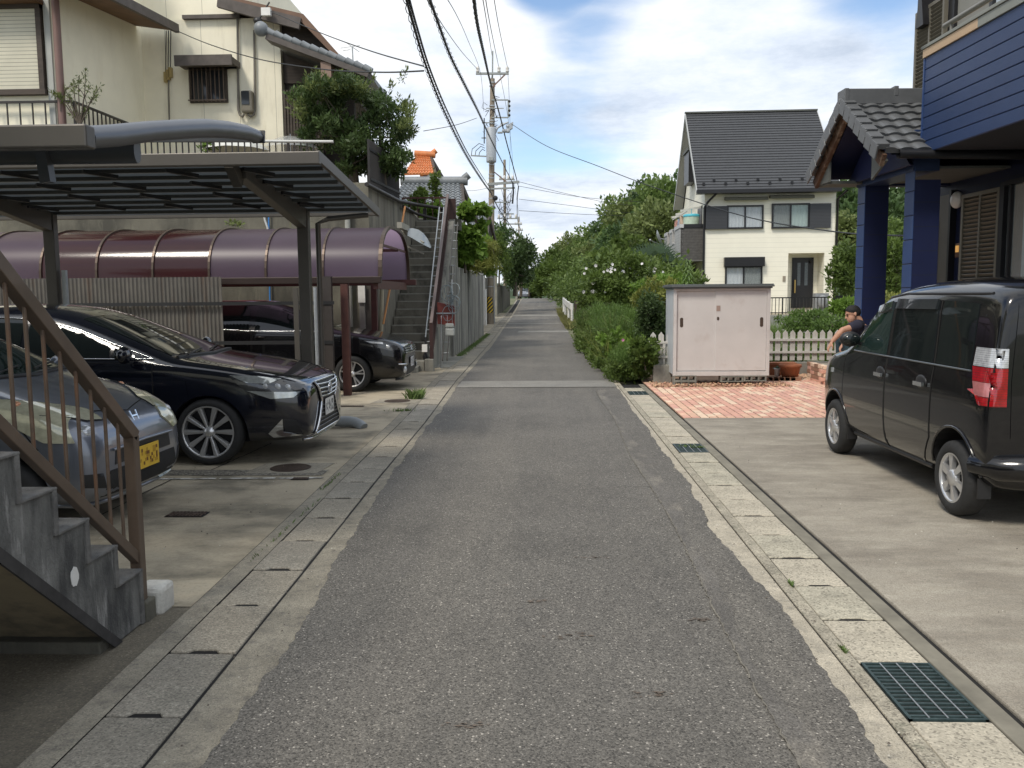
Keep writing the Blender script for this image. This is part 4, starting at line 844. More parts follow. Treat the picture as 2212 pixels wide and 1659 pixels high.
f.build('nosing_band', mat('nosing_mortar', (.15, .145, .135), .9, var=.3, vs=7, bump=.4, bs=80, layers=((6, (1, 1, 1), .5, .65, (.05, .05, .05), .7),)), t, bevel=.003)
f = MB(); cpt = (X0+.004, 3.60, .46); f.prism([(X0+.002, 3.45+.028*math.cos(a)*random.Random(int(a*9)).uniform(.85, 1.15), .43+.045*math.sin(a)*random.Random(int(a*7)).uniform(.85, 1.15)) for a in [R(q) for q in range(0, 360, 24)]], (.003, 0, 0)); f.build('white_filler_blob', M_WHITE, t)
f = MB(); f.prism([(X0+.001, 3.80, .0), (X0+.001, 3.73, 0), (X0+.001, 1.6, 1.79), (X0+.001, 1.6, 1.86)], (.012, 0, 0)); f.build('soffit_edge', mat('black_stain_concrete', (.045, .042, .04), .95, var=.4, vs=9), t)
f = MB(); f.add([(X0-.93, 3.785, -.0), (X0-.014, 3.785, -.0), (X0-.014, 1.6, 1.847), (X0-.93, 1.6, 1.847)], [(0, 1, 2, 3)]); f.build('underside', mat('tan_wall', (.26, .215, .14), .9, var=.2, vs=1.5, layers=((3, (1, 1, 1), .5, .65, (.06, .055, .045), .6),)), t)
f = MB(); f.box(X0-.94, X0-.02, 3.66, 3.74, -.02, .05); f.build('plinth', M_CONCD, t, bevel=.008)
s = MB(); s.box(X0-.11, X0+.02, 4.04, 4.14, -.02, .10); tag(s.build('kerb_block', M_CONCD, bevel=.01), 'dark concrete block under the foot of the brown railing post', 'concrete block')
s = MB(); s.box(X0-.10, X0+.05, 4.143, 4.30, -.02, .135); tag(s.build('kerb_block', mat('limewashed_block', (.62, .60, .54), .85, var=.2, vs=8, bump=.4, bs=60, layers=((9, (1, 1, 1), .5, .65, (.35, .33, .28), .5),)), bevel=.025), 'white painted concrete block beyond the foot of the brown railing', 'concrete block')
t = thing('stair_railing', 'brown painted steel railing on the concrete staircase at bottom left', 'railing', (X0, 4.2, 0))
def rz_(y): return .947+(4.056-y)*.838
RX = X0-.03
f = MB(); f.bar((RX, 4.073, .10), (RX, 4.073, .93), .055, .055); f.build('post', M_BRN, t, bevel=.004)
f = MB(); f.bar((RX, 4.09, .925), (RX, 1.9, rz_(1.9)), .055, .06); f.build('top_rail', M_BRN, t, bevel=.004)
f = MB(); f.bar((RX, 4.073, .305), (RX, 1.9, .305+(4.073-1.9)*.832), .04, .05); f.build('bottom_rail', M_BRN, t, bevel=.004)
y = 3.947
while y > 2.0:
    f = MB(); f.tube([(RX, y, .305+(4.073-y)*.832+.02), (RX, y, rz_(y)-.02)], .0085, 8); f.build('baluster', M_BRNR, t); y -= .1115
# ---- neighbour building behind the stairs (out of frame, throws the foreground shade)
t = thing('apartment_house', 'plain building the stairs lead up to, just outside the left edge', 'house', (-7, 0, 0))
f = MB(); f.box(-12, -4.2, -7, 2.2, 2.0, 5.2); f.build('wall', M_CREAM, t); f = MB(); f.box(-12.6, -3.8, -7.4, 2.5, 5.2, 5.35); f.build('roof', M_KAWD, t); f = MB(); f.box(-12, -1.9, -6, 1.6, 1.80, 1.97); f.build('landing', M_CONCD, t); f = MB(); f.box(-12, -3.2, -6, 2.4, -.05, 1.8); f.build('basement', M_CONCD, t)
def translucent(mm, c, k):
    nt_ = mm.node_tree; tr = nt_.nodes.new('ShaderNodeBsdfTranslucent'); tr.inputs[0].default_value = (*c, 1); ms = nt_.nodes.new('ShaderNodeMixShader'); ms.inputs[0].default_value = k; nt_.links.new(nt_.nodes['Principled BSDF'].outputs[0], ms.inputs[1]); nt_.links.new(tr.outputs[0], ms.inputs[2]); nt_.links.new(ms.outputs[0], nt_.nodes['Material Output'].inputs[0])
translucent(M_POLY, (.20, .23, .25), .13)
# ---- flat cantilever carport over the black sedan
def carport_flat():
    t = thing('carport', 'flat cantilever carport with smoked ribbed panels over the black sedan', 'carport', (-4.5, 10.4, 0))
    YF, YN, ZF, ZN = 10.75, 7.95, 2.64, 2.90; XR_, XL_ = -2.06, -8.6
    A = P(690, 328, YN); B = P(815, 457, YF)
    XR_ = (A.x+B.x)/2; ZN = A.z-.03; ZF = B.z-.0
    def z_(y): return lerp(ZF, ZN, (YF-y)/(YF-YN))
    n = 9
    for i in range(n+1):
        y = lerp(YF-.05, YN+.05, i/n); f = MB(); f.box(XL_, XR_-.05, y-.02, y+.02, z_(y)-.055, z_(y)-.012)
        if 0 < i < n: f.build('purlin', mat('purlin_edge', (.10, .10, .095), .4, .5, var=.05), t)
    for i in range(n):
        ya = lerp(YF-.05, YN+.05, i/n); yb = lerp(YF-.05, YN+.05, (i+1)/n)
        f = MB(); f.add([(XL_, ya-.02, z_(ya)-.02), (XR_-.05, ya-.02, z_(ya)-.02), (XR_-.05, yb+.02, z_(yb)-.005), (XL_, yb+.02, z_(yb)-.005)], [(0, 1, 2, 3)])
        f.build('roof_panel', M_POLY, t)
    f = MB(); f.bar((XR_, YF+.02, ZF-.01), (XR_, YN-.02, ZN-.01), .035, .10); f.build('end_rafter', M_ALU, t, bevel=.004)
    f = MB(); f.box(XL_, XR_+.018, YN-.05, YN+.03, ZN-.085, ZN+.03); f.build('front_gutter', M_ALU, t, bevel=.008)
    f = MB(); f.box(XL_, XR_+.018, YF-.0, YF+.05, ZF-.05, ZF+.02); f.build('rear_beam', M_ALU, t, bevel=.006)
    k = 0
    for xc in (-7.6, -6.7, -5.9, -5.1, -4.3, -3.5, -2.75):      # the short dark stays seen under the panels
        for j in range(4):
            ya = lerp(YN+.35, YF-.6, j/3.4); f = MB(); f.bar((xc+j*.02-.1, ya-.12, z_(ya)-.05), (xc+j*.02+.12, ya+.12, z_(ya)-.075), .05, .035); f.build('stay', M_BLKPL, t) if k < 60 else None; k += 1
    for (pxb, tag_) in ((655, 'r'), (107, 'l')):
        q = P(pxb, 470, 10.42); x = q.x
        f = MB(); f.bar((x, 10.42, 0), (x, 10.42, z_(10.42)+.05), .14, .10, (0, 1, 0)); f.build('post', M_ALU, t, bevel=.008)
        f = MB(); f.prism([(x-.055, 10.47, z_(10.47)-.02), (x-.055, 10.40, z_(10.4)-.26), (x-.055, 8.45, z_(8.45)-.13), (x-.055, 8.3, z_(8.3)-.12), (x-.055, 8.3, z_(8.3)-.01)], (.11, 0, 0)); f.build('cantilever_arm', M_ALU, t, bevel=.006)
        f = MB(); f.bar((x-.03, 8.32, z_(8.3)-.16), (x-.03, 8.1, z_(8.1)-.02), .09, .12); f.build('arm_bracket', M_ALU, t, bevel=.004)
    q = P(672, 470, 10.35)
    f = MB(); f.tube([(q.x+.04, 10.5, .0), (q.x+.04, 10.5, ZF-.16), (q.x+.16, 10.55, ZF-.10), (q.x+.62, 10.7, ZF-.045)], .032, 10); f.build('downpipe', M_ALU, t)
    q = P(107, 470, 10.35); f = MB(); f.bar((q.x+.09, 10.44, 0), (q.x+.09, 10.44, 1.95), .05, .05); f.build('side_stile', M_STEEL, t)
    return XR_
carport_flat()
# ---- curved-end carport over the silver car
t = thing('carport', 'silver grey carport with a curved roof edge over the small silver car', 'carport', (-4.0, 6.5, 0))
Xc = -2.33; ya = []
for (px, py) in ((183, 297), (245, 293), (320, 284), (390, 279), (440, 277), (490, 280), (530, 286), (556, 295)):
    ya.append(PX(px, py, Xc))
f = MB(); f.tube(ya, [.058, .06, .06, .062, .064, .062, .058, .052], 14); f.build('curved_rafter', M_ALUG, t)
f = MB(); p0, p1 = ya[0], ya[-1]; f.bar((p1.x+.01, p1.y-.01, p1.z), (p1.x+.01, p1.y+.012, p1.z-.004), .10, .10); f.build('end_cap', M_BLKPL, t)
f = MB(); f.box(-9, Xc+.06, p0.y-.10, p0.y-.005, p0.z-.065, p0.z+.05); f.build('front_gutter', M_ALU, t, bevel=.01)
f = MB(); n = len(ya)
vs = [];
for q in ya: vs += [(Xc-.02, q.y, q.z-.03), (-9, q.y, q.z-.03)]
f.add(vs, [(2*i, 2*i+1, 2*i+3, 2*i+2) for i in range(n-1)], True); f.build('roof_sheet', M_POLY, t)
f = MB(); a = P(62, 335, 5.6); b = P(303, 330, 5.6)
f.grid(lambda u, v: (lerp(a.x-3, b.x, u), 5.55+.05*math.cos(v*math.pi*2)+.25*u*u*0, lerp(b.z, b.z, u)+.068*math.sin(v*math.pi*2)*(1+.12*u)), 10, 16); f.prism([(b.x, 5.55+.05*math.cos(q), b.z+.075*math.sin(q)) for q in [R(k) for k in range(0, 360, 24)]], (.006, 0, 0)); f.build('support_beam', M_ALUG, t)
f = MB(); f.bar(P(88, 300, 5.5), P(104, 395, 5.5), .07, .07); f.build('hanger', M_ALUG, t)
f = MB(); f.bar((-5.2, 6.6, 0), (-5.2, 6.6, 2.5), .12, .12); f.build('post', M_ALU, t)
# ---- purple barrel-vault carport
def carport_vault():
    t = thing('carport', 'purple domed carport with bronze ribs over the black station wagon', 'carport', (-5.5, 15.2, 0))
    XE = -2.62; YN, YF = 13.72, 16.6
    zb = P(822, 597, YN).z
    tp = PX(850, 492, XE)
    def arc(v, dx=0):
        a = math.pi*v; c = (YN+YF)/2; r = (YF-YN)/2; s_ = math.sin(a)
        return (c-r*math.copysign(abs(math.cos(a))**.72, math.cos(a)), zb+(.86)*s_**.82)
    ribs = []; x = XE
    while x > -10.5: ribs.append(x); x -= .925
    M1 = mat('purple_sheet', (.085, .062, .082), .36, var=.10, vs=2); M2 = mat('maroon_glossy_sheet', (.045, .015, .017), .16, var=.1, vs=2, coat=.4)
    translucent(M1, (.42, .31, .42), .45); translucent(M2, (.25, .08, .09), .45)
    for i, (xa, xb) in enumerate(zip(ribs, ribs[1:])):
        gl = i in (3, 4, 5)
        f = MB(); f.grid(lambda u, v: (lerp(xa, xb, u), arc(v)[0], arc(v)[1]), 2, 28); f.build('vault_sheet', M2 if gl else M1, t)
    for x in ribs:
        f = MB(); pts = [(x, *arc(v/28)) for v in range(29)]
        for p_, q_ in zip(pts, pts[1:]): f.bar((p_[0], p_[1], p_[2]+.0), q_, .045, .05, (1, 0, 0)) if False else f.bar(p_, q_, .035 if x != XE else .06, .05)
        f.build('rib', mat('bronze_rib', (.085, .06, .045), .4, .5, var=.08), t)
    f = MB(); f.box(-10.6, XE+.02, YN-.07, YN+.03, zb-.11, zb-.0); f.build('near_beam', mat('dark_bronze', (.035, .022, .018), .5, .3, var=.1), t, bevel=.01)
    f = MB(); f.box(-10.6, XE+.14, YF-.03, YF+.07, zb-.11, zb+.0); f.build('far_beam', M_REDBR, t, bevel=.01)
    f = MB(); f.box(XE-.12, XE-.04, YN, YF, zb-.20, zb-.06); f.build('end_beam', M_REDBR, t)
    f = MB(); f.bar((-10, (YN+YF)/2+.3, zb+.5), (XE, (YN+YF)/2+.3, zb+.5), .04, .05); f.bar((XE-.03, YN+.2, zb+.52), (XE-.03, YF-.2, zb+.52), .035, .035); f.build('tie_rail', M_REDBR, t)
    f = MB(); f.bar((-3.20, YN, 0), (-3.20, YN, zb-.05), .12, .12); f.build('post', M_REDBR, t, bevel=.006)
    for x, y in ((-7.5, YN), (-3.3, YF), (-7.5, YF)):
        f = MB(); f.bar((x, y, 0), (x, y, zb), .11, .11); f.build('post', M_REDBR, t, bevel=.006)
    return zb
zb = carport_vault()
# corrugated partition with rails
t = thing('corrugated_fence', 'rusty corrugated iron partition hanging below the purple carport', 'fence', (-6.5, 13.45, 0))
xa, xb = P(40, 600, 13.45).x, P(478, 600, 13.45).x
f = MB(); f.grid(lambda u, v: (lerp(xa-4, xb, u), 13.45+.012*math.sin(u*(xb-xa+4)/.065*2*math.pi), lerp(.35, P(478, 598, 13.45).z, v)), 900, 1)
f.build('corrugated_sheet', mat('corrugated_iron', (.13, .12, .105), .6, .3, var=.2, vs=2, layers=((2.5, (3, 1, .35), .54, .72, (.13, .075, .045), .6), (6, (1, 1, .2), .55, .7, (.28, .26, .23), .4))), t)
f = MB()
for i in range(26): x = xb-.03-i*.29; f.ball((x, 13.43, P(478, 661, 13.43).z), .014, 6, 4)
f.build('screw_heads', M_STEEL, t)
q = P(704, 655, 13.4)
for (py, nm) in ((655, 'rail'), (740, 'rail')):
    f = MB(); zz_ = P(600, py, 13.4).z; f.bar((xa, 13.38, zz_), (P(722, py, 13.4).x, 13.38, zz_), .03, .055); f.build('rail', M_BLKPL, t)
f = MB(); x = P(703, 700, 13.4).x; f.bar((x, 13.43, 0), (x, 13.43, zb), .22, .10, (0, 1, 0)); f.build('post', mat('dark_post', (.05, .042, .038), .5, .2, var=.1), t)
f = MB(); x = P(683, 700, 13.3).x; f.tube([(x, 13.3, .0), (x, 13.3, P(683, 620, 13.3).z)], .03, 8); f.build('pipe_stake', M_STEEL, t)
f = MB(); x = P(641, 700, 12.6).x; f.bar((x, 12.6, 0), (x, 12.6, P(641, 622, 12.6).z), .07, .05); f.build('stile', M_ALU, t)
# ---- big retaining wall, terrace, slope beside the second staircase
YW = 17.3; XE = -3.5
zt = P(791, 394, YW).z
t = thing('retaining_wall', 'tall mossy concrete retaining wall behind the carports', 'wall', (-8, YW+.2, 0))
f = MB(); f.box(-30, XE-.0, YW, YW+.35, -.1, zt); f.build('wall_face', M_CONCD, t, bevel=.01)
e1 = PX(870, 441, XE); f = MB(); f.prism([(XE, YW+.352, -.1), (XE, YW+.352, zt-.003), (XE, e1.y, e1.z+.02), (XE, 26.5, 3.6), (XE, 26.5, -.1)], (-.3, 0, 0)); f.build('side_wall', mat('streaked_concrete', (.20, .185, .145), .95, var=.2, vs=1.0, bump=.4, bs=50, layers=((1.6, (1.5, 2.5, .15), .46, .6, (.07, .065, .055), .8), (4, (3, 3, .2), .6, .72, (.3, .29, .24), .6))), t)
s = MB(); s.box(-40, XE-.29, YW+.34, 45, 2.2, zt-.35); s.build('terrace', M_LOT, kind='structure')
# hoses and pipes on the wall
def hose(lab, pts, r, m, nm='garden_hose', cat='hose'):
    f = MB(); f.tube(pts, r, 8); return tag(f.build(nm, m), lab, cat)
MBLUE = mat('blue_hose', (.05, .22, .55), .5, var=.05); MWHT = mat('white_pipe', (.55, .55, .52), .5, var=.1)
a = P(580, 452, YW-.06); b = P(583, 640, YW-.06); hose('thin bright blue hose hanging down the mossy retaining wall', [(a.x, a.y, zt+.02), a, b, (b.x, b.y, .1)], .016, MBLUE)
a = P(567, 452, YW-.08); b = P(578, 492, YW-.08); hose('cream hose hanging beside the blue hose on the retaining wall', [(a.x, YW-.08, zt+.02), a, P(572, 475, YW-.08), b, P(580, 560, YW-.08)], .022, MWHT)
t = thing('downpipe', 'white plastic pipe standing against the retaining wall right of the hoses', 'pipe', (P(750, 500, YW-.1).x, YW-.1, 0))
f = MB(); a = P(750, 455, YW-.1); f.tube([(a.x, a.y, 0), a], .055, 12); f.build('pipe', mat('old_pvc', (.33, .33, .29), .6, var=.2), t); f = MB(); f.tube([(a.x, a.y, a.z-.12), (a.x, a.y, a.z)], .07, 12); f.build('collar', M_STEEL, t)
hose('orange broom pole leaning beside the stairs above the domed carport', [P(828, 700, 17.9), P(875, 446, 18.9)], .022, mat('orange_wood', (.55, .25, .09), .6, var=.1), 'bamboo_pole', 'pole')
t = thing('downpipe', 'cream pipe running down left of the far staircase', 'pipe', (P(822, 700, 18.0).x, 18.0, 0)); f = MB(); a = P(826, 600, 18.0); b = P(820, 775, 18); f.tube([a, (b.x, 18, 0.0)], .045, 10); f.build('pipe', mat('cream_pipe', (.38, .34, .25), .6, var=.2), t)
s = MB(); a = P(794, 560, 17.2); s.bar((a.x, 17.2, 0), (a.x, 17.2, 1.9), .16, .05, (0, 1, 0)); tag(s.build('side_post', M_ALU), 'grey steel upright between the mossy wall and the cream pipe', 'post')
s = MB(); a = P(783, 640, 17.2); s.bar((a.x, 17.15, 0), (a.x, 17.15, 2.2), .11, .05, (0, 1, 0)); tag(s.build('timber_board', mat('grey_board', (.25, .24, .22), .9, var=.3, vs=6, stretch=(1, 1, .2))), 'weathered grey board beside the steel upright left of the far stairs', 'board')
s = MB(); a = P(780, 634, 17.05); s.box(a.x-.07, a.x+.07, 17.08, 17.1, a.z-.18, a.z+.2); tag(s.build('paper_notice', M_WHITE), 'small blank white notice on the weathered board', 'notice')
# ---- second staircase up the slope
t = thing('outdoor_staircase', 'long concrete staircase climbing beside the mossy wall in the middle distance', 'staircase', (-2.95, 21, 0))
XA, XB, Y0, NS, TR, RI = -3.48, -2.60, 18.6, 19, .275, .1795
f = MB(); prof = [(Y0, 0)]
for i in range(NS):
    prof += [(Y0+i*TR, .22+(i+1)*RI), (Y0+(i+1)*TR, .22+(i+1)*RI)]
prof += [(Y0+NS*TR, 0)]; f.prism([(XA, y_, z_) for y_, z_ in prof], (XB-XA, 0, 0)); f.build('flight', mat('old_steps', (.19, .175, .14), .95, var=.22, vs=2.5, bump=.4, bs=60, layers=((3, (1, 1, .6), .48, .62, (.08, .075, .06), .8),)), t)
f = MB()
for i in range(NS): f.box(XA+.01, XB-.01, Y0+i*TR-.004, Y0+i*TR+.04, .22+(i+1)*RI-.02, .22+(i+1)*RI+.004)
f.build('nosing_band', mat('worn_nosing', (.30, .29, .25), .9, var=.2, vs=9), t)
a = P(880, 760, 18.1); f = MB(); f.box(XA-.3, XB+.03, 18.15, Y0-.003, -.02, .40-.19); f.box(XA-.3, XB-.06, 17.65, 18.147, -.02, .12) ; f.build('bottom_step', M_CONC, t, bevel=.01)
f = MB(); f.box(XB+.06, XB+.24, 18.0, 18.25, -.02, .26); f.build('newel_block', M_CONC, t, bevel=.01)
f = MB(); f.prism([(XB, Y0+.25, 0), (XB, Y0+.25, .25), (XB, Y0+NS*TR, .25+NS*RI+.02), (XB, 24.6, 3.75), (XB, 24.6, 0)], (.14, 0, 0)); f.build('string_wall', M_CONC, t)
t = thing('stair_railing', 'maroon steel railing climbing the right side of the long far staircase', 'railing', (XB+.15, 18.2, 0))
ytop = Y0+NS*TR-.1; ztp = .22+NS*RI; RA, RB = P(931, 699, 18.12), P(967, 421, ytop); xr = (RA.x+RB.x)/2
M_RLT = mat('faded_rail', (.16, .12, .11), .5, .2, var=.15); M_RDK = mat('dark_maroon', (.045, .020, .018), .6, .1, var=.2)
def rx(y): return lerp(RA.x, RB.x, (y-RA.y)/(RB.y-RA.y))
def rzt(y): return lerp(RA.z, RB.z, (y-RA.y)/(RB.y-RA.y))
f = MB(); f.bar((RA.x, 18.15, .1), (RA.x, 18.15, RA.z), .08, .08); f.build('post', M_RDK, t)
f = MB(); f.bar(RA, RB, .065, .05); f.build('top_rail', M_RLT, t, bevel=.006)
f = MB(); f.bar((rx(18.3), 18.3, rzt(18.3)-.75), (rx(ytop), ytop, rzt(ytop)-.75), .04, .05); f.build('bottom_rail', M_RDK, t)
f = MB(); f.box(RB.x-.03, RB.x+.03, ytop, ytop+.05, ztp-.1, RB.z); f.box(RB.x+.03, RB.x+.22, ytop, ytop+.03, ztp+.05, RB.z-.1); f.build('post', M_RDK, t)
for i in range(44):
    y = lerp(18.3, ytop-.1, i/43); f = MB(); f.bar((rx(y), y, rzt(y)-.75), (rx(y), y, rzt(y)-.02), .018, .018); f.build('baluster', M_RDK, t)
# ladder leaning on the railing
t = thing('ladder', 'grey aluminium extension ladder lying up the far stairs beside the maroon railing', 'ladder', (xr-.25, 19, 0))
for o_ in (.07, .19):
    f = MB(); f.bar((rx(18.5)-o_, 18.5, .45), (rx(ytop-.5)-o_, ytop-.5, rzt(ytop-.5)-.10), .025, .06); f.build('stile', M_STEEL, t)
for i in range(14):
    y = lerp(18.7, ytop-.7, i/13); f = MB(); z = lerp(.45, rzt(ytop-.5)-.10, (y-18.5)/(ytop-1.0-18)); f.tube([(rx(y)-.06, y, z), (rx(y)-.20, y, z)], .014, 6); f.build('rung', M_STEEL, t)
t = thing('ladder', 'second weathered ladder with jagged outer pegs hung right of the maroon railing', 'ladder', (xr+.25, 20, 0))
for o_ in (.20, .30):
    f = MB(); f.bar((rx(18.5)+o_, 18.5, .2), (rx(ytop-.6)+o_, ytop-.6, rzt(ytop-.6)-.45), .022, .05); f.build('stile', M_ALU, t)
for i in range(15):
    y = lerp(18.7, ytop-.7, i/14); z = lerp(.2, rzt(ytop-.6)-.45, (y-18.5)/(ytop-.6-18.5)); f = MB(); f.tube([(rx(y)+.18, y, z), (rx(y)+.33, y, z)], .012, 6); f.build('rung', M_STEEL, t)
# flower pots/tools at the stair foot
a = P(918, 742, 18.2); s = MB(); s.bar((a.x, 18.2, .22), (a.x+.02, 18.2, .72), .05, .05); s.ball((a.x, 18.2, .3), (.06, .06, .09), 8, 6); tag(s.build('garden_tool', M_BLKPL), 'small dark hand pump standing at the foot of the far stairs', 'tool')
a = P(918, 752, 18.1); s = MB(); s.box(a.x-.06, a.x+.05, 18.06, 18.12, a.z-.08, a.z+.08); tag(s.build('small_box', M_WHITE), 'small white box on the step beside the maroon railing post', 'box')
# gas meter, maroon shelf, tangled cable on string wall
t = thing('gas_meter', 'pale gas meter with pipes on the concrete beside the far staircase', 'gas meter', (P(972, 710, 18.9).x, 18.9, 0))
a = P(972, 712, 18.9); f = MB(); f.box(a.x-.10, a.x+.10, 18.8, 18.94, a.z-.13, a.z+.03); f.box(a.x-.09, a.x+.09, 18.8, 18.94, a.z+.05, a.z+.14); f.build('case', mat('meter_grey', (.45, .46, .43), .5, var=.1), t, bevel=.02)
f = MB(); f.tube([(a.x-.05, 18.87, a.z+.12), (a.x-.05, 18.87, a.z+.32), (a.x-.18, 18.87, a.z+.32), (a.x-.2, 18.87, 0)], .022, 8); f.tube([(a.x+.06, 18.87, a.z+.12), (a.x+.06, 18.87, a.z+1.1)], .022, 8); f.build('pipes', M_STEEL, t)
a = P(965, 680, 18.9); t = thing('metal_box', 'rusty maroon metal box on the wall above the gas meter', 'box', (a.x, 19, 0)); f = MB()
f.prism([(a.x-.2, 18.85, a.z-.2), (a.x+.17, 18.85, a.z-.24), (a.x+.17, 18.85, a.z+.2), (a.x-.2, 18.85, a.z+.28)], (0, .15, 0)); f.build('case', mat('rust_red', (.19, .045, .035), .6, .1, var=.3, vs=6), t); f = MB(); f.box(a.x-.22, a.x+.19, 18.82, 18.85, a.z+.02, a.z+.05); f.build('hinge_bar', M_STEEL, t)
s = MB(); r = random.Random(3); a = P(975, 650, 18.8)
for k in range(9):
    cx_, cz_ = a.x+r.uniform(-.12, .12), a.z+r.uniform(-.3, .25); rr = r.uniform(.05, .13); s.tube([(cx_+rr*math.cos(q), 18.8+r.uniform(-.03, .03), cz_+rr*1.4*math.sin(q)) for q in [R(v) for v in range(0, 380, 40)]], .008, 5)
tag(s.build('cable_coil', mat('grey_cable', (.22, .26, .27), .6, var=.1)), 'tangle of grey cable hanging above the maroon box', 'cable')
# ---- roadside concrete wall beyond the stairs
t = thing('concrete_wall', 'streaked grey concrete wall along the left kerb beyond the far stairs', 'wall', (-2.4, 28, 0))
z1 = PX(985, 577, -2.38); f = MB(); ya_, yb_ = 22.3, 33.6
f.box(-2.62, -2.38, ya_, yb_, -.1, 2.38); f.box(-3.4, -2.62, ya_, ya_+.2, -.1, 2.38); f.build('wall_face', mat('board_marked_concrete', (.27, .26, .225), .95, var=.22, vs=1.4, bump=.4, bs=50, layers=((2.2, (1.5, 1.5, .16), .46, .60, (.075, .075, .07), .85), (4, (1.6, 1.6, .25), .6, .72, (.42, .41, .37), .5))), t, bevel=.01)
f = MB()
for y in (24.5, 26.8, 29.0, 31.2): f.box(-2.385, -2.374, y, y+.02, 0, 2.37)
f.build('panel_joints', M_DARK, t)
s = MB(); s.box(-2.6, -2.1, 18.9, 22.4, -.05, .01); s.build('kerb', M_CONC, kind='structure')
t = thing('concrete_wall', 'dark roadside wall section with gate posts beyond the first utility pole', 'wall', (-3.0, 50, 0)); f = MB(); f.box(-3.3, -3.05, 36.5, 47.5, 0, 2.5); f.build('wall_face', MATS['board_marked_concrete'], t)
f = MB(); f.box(-3.3, -2.95, 49.5, 50.0, 0, 3.1); f.box(-3.3, -2.95, 53.5, 54, 0, 3.1); f.build('gate_posts', M_CONC, t)
f = MB(); f.box(-3.25, -3.1, 54, 78, 0, 2.3); f.build('far_wall', M_CONCD, t)
s = MB(); s.tube([(-2.9, 42.5, .1), (-2.9, 42.5, 1.9)], .05, 8); tag(s.build('white_post', M_WHITE), 'thin white plastic post behind the striped utility pole', 'post')
# ---- balcony/terrace rails
def rail_run(lab, pts, m, h=.9, step=.14, r=.012, posts=True, name='railing', yoff=0):
    t = thing(name, lab, 'railing', pts[0]); pts = [Vector(p) for p in pts]
    f = MB()
    for a, b in zip(pts, pts[1:]): f.bar(a, b, .05, .045)
    f.build('top_rail', m, t); f = MB()
    for a, b in zip(pts, pts[1:]): f.bar(a-Vector((0, 0, h-.08)), b-Vector((0, 0, h-.08)), .04, .03)
    f.build('bottom_rail', m, t); k = 0
    for a, b in zip(pts, pts[1:]):
        n = max(1, int((b-a).length/step))
        for i in range(n):
            p = a.lerp(b, i/n); f = MB(); w_ = .045 if (i % 12 == 0 and posts) else 2*r
            f.bar(p-Vector((0, 0, h)), p, w_, w_); f.build('post' if w_ == .045 else 'baluster', m, t); k += 1
            if k > 95: return t
    return t
a = P(-40, 222, 17.6); b = P(152, 219, 17.6); c = P(280, 268, 21.2)
rail_run('dark iron railing on the left terrace in front of the shuttered window', [a, b], M_DKMET, .98, .235)
c2 = P(300, 276, 21.5); rail_run('dark iron railing sloping down in front of the olive tree', [b+Vector((.05, .05, 0)), c2], M_DKMET, .98, .23)
a = P(300, 305, 18.2); b = P(690, 305, 18.2); rail_run('brown terrace railing above the retaining wall under the meter window', [a, b], M_DKMET, .95, .13)
hose('white pole resting along the terrace railing', [P(560, 305, 18.0), P(720, 306, 18.0)], .03, MWHT, 'laundry_pole', 'pole')
def picket(lab, a, b, h, m):
    t = thing('picket_fence', lab, 'fence', a); a = Vector(a); b = Vector(b); n = min(95, int((b-a).length/.10))
    for i in range(n): p = a.lerp(b, i/n); f = MB(); f.bar(p, p+Vector((0, 0, h)), .045, .03); f.build('slat', m, t)
    f = MB(); f.bar(a+Vector((.02, 0, .2)), b+Vector((.02, 0, .2)), .03, .05); f.bar(a+Vector((.02, 0, h-.2)), b+Vector((.02, 0, h-.2)), .03, .05); f.build('rail', m, t)
picket('black slatted fence on top of the sloping wall below the dark tree', (-3.6, 17.9, zt-.05), (-3.6, 21.6, 3.95), 1.0, mat('black_slat', (.022, .02, .02), .7, var=.3))
a = PX(860, 440, -3.4); 
f0 = thing('handrail', 'dark tubular handrail running down from the slatted fence to the top of the far stairs', 'handrail', (-3.4, 22, 3))
f = MB(); f.tube([PX(792, 398, -3.42), PX(862, 434, -3.42), P(900, 442, 23.6), P(965, 452, 23.9)], .045, 8); f.build('upper_rail', M_DKMET, f0)
f = MB(); f.tube([PX(872, 446, -3.4), P(900, 462, 23.6), P(960, 478, 23.9)], .04, 8); f.build('lower_rail', M_DKMET, f0)
f = MB()
for px in (885, 918, 956): q = P(px, 470, 23.9); f = MB(); f.bar((q.x, 23.9, 3.4), (q.x, 23.9, P(px, 450, 23.9).z), .09, .09); f.build('post', M_DKMET, f0)
a = P(870, 428, 24.6); b = P(966, 427, 24.6); rail_run('brown railing across the head of the far staircase', [a, b], M_REDBR, .95, .2)
s = MB(); s.box(-3.6, -2.3, 24.0, 24.2, 3.4, P(900, 474, 24).z); tag(s.build('low_wall', M_CONCD), 'low concrete upstand at the head of the far staircase', 'wall')
# umbrellas drying on terrace
def umbrella(lab, c, r, m):
    t = thing('umbrella', lab, 'umbrella', c); f = MB()
    f.grid(lambda u, v: (c[0]+r*v*math.cos(2*math.pi*u), c[1]+r*v*math.sin(2*math.pi*u), c[2]+r*.45*(1-v*v)), 8, 5, False); f.build('canopy', m, t)
    f = MB(); f.tube([(c[0], c[1], c[2]-.3), (c[0], c[1], c[2]+r*.45+.05)], .01, 6); f.build('shaft', M_STEEL, t)
umbrella('open white umbrella lying behind the terrace railing', P(512, 326, 19.2), .72, mat('white_umbrella', (.62, .62, .58), .6, var=.05)); umbrella('clear plastic umbrella beside the white one on the terrace', P(628, 322, 19.2), .62, mat('clear_plastic', (.60, .62, .62), .25, var=0, alpha=.35))
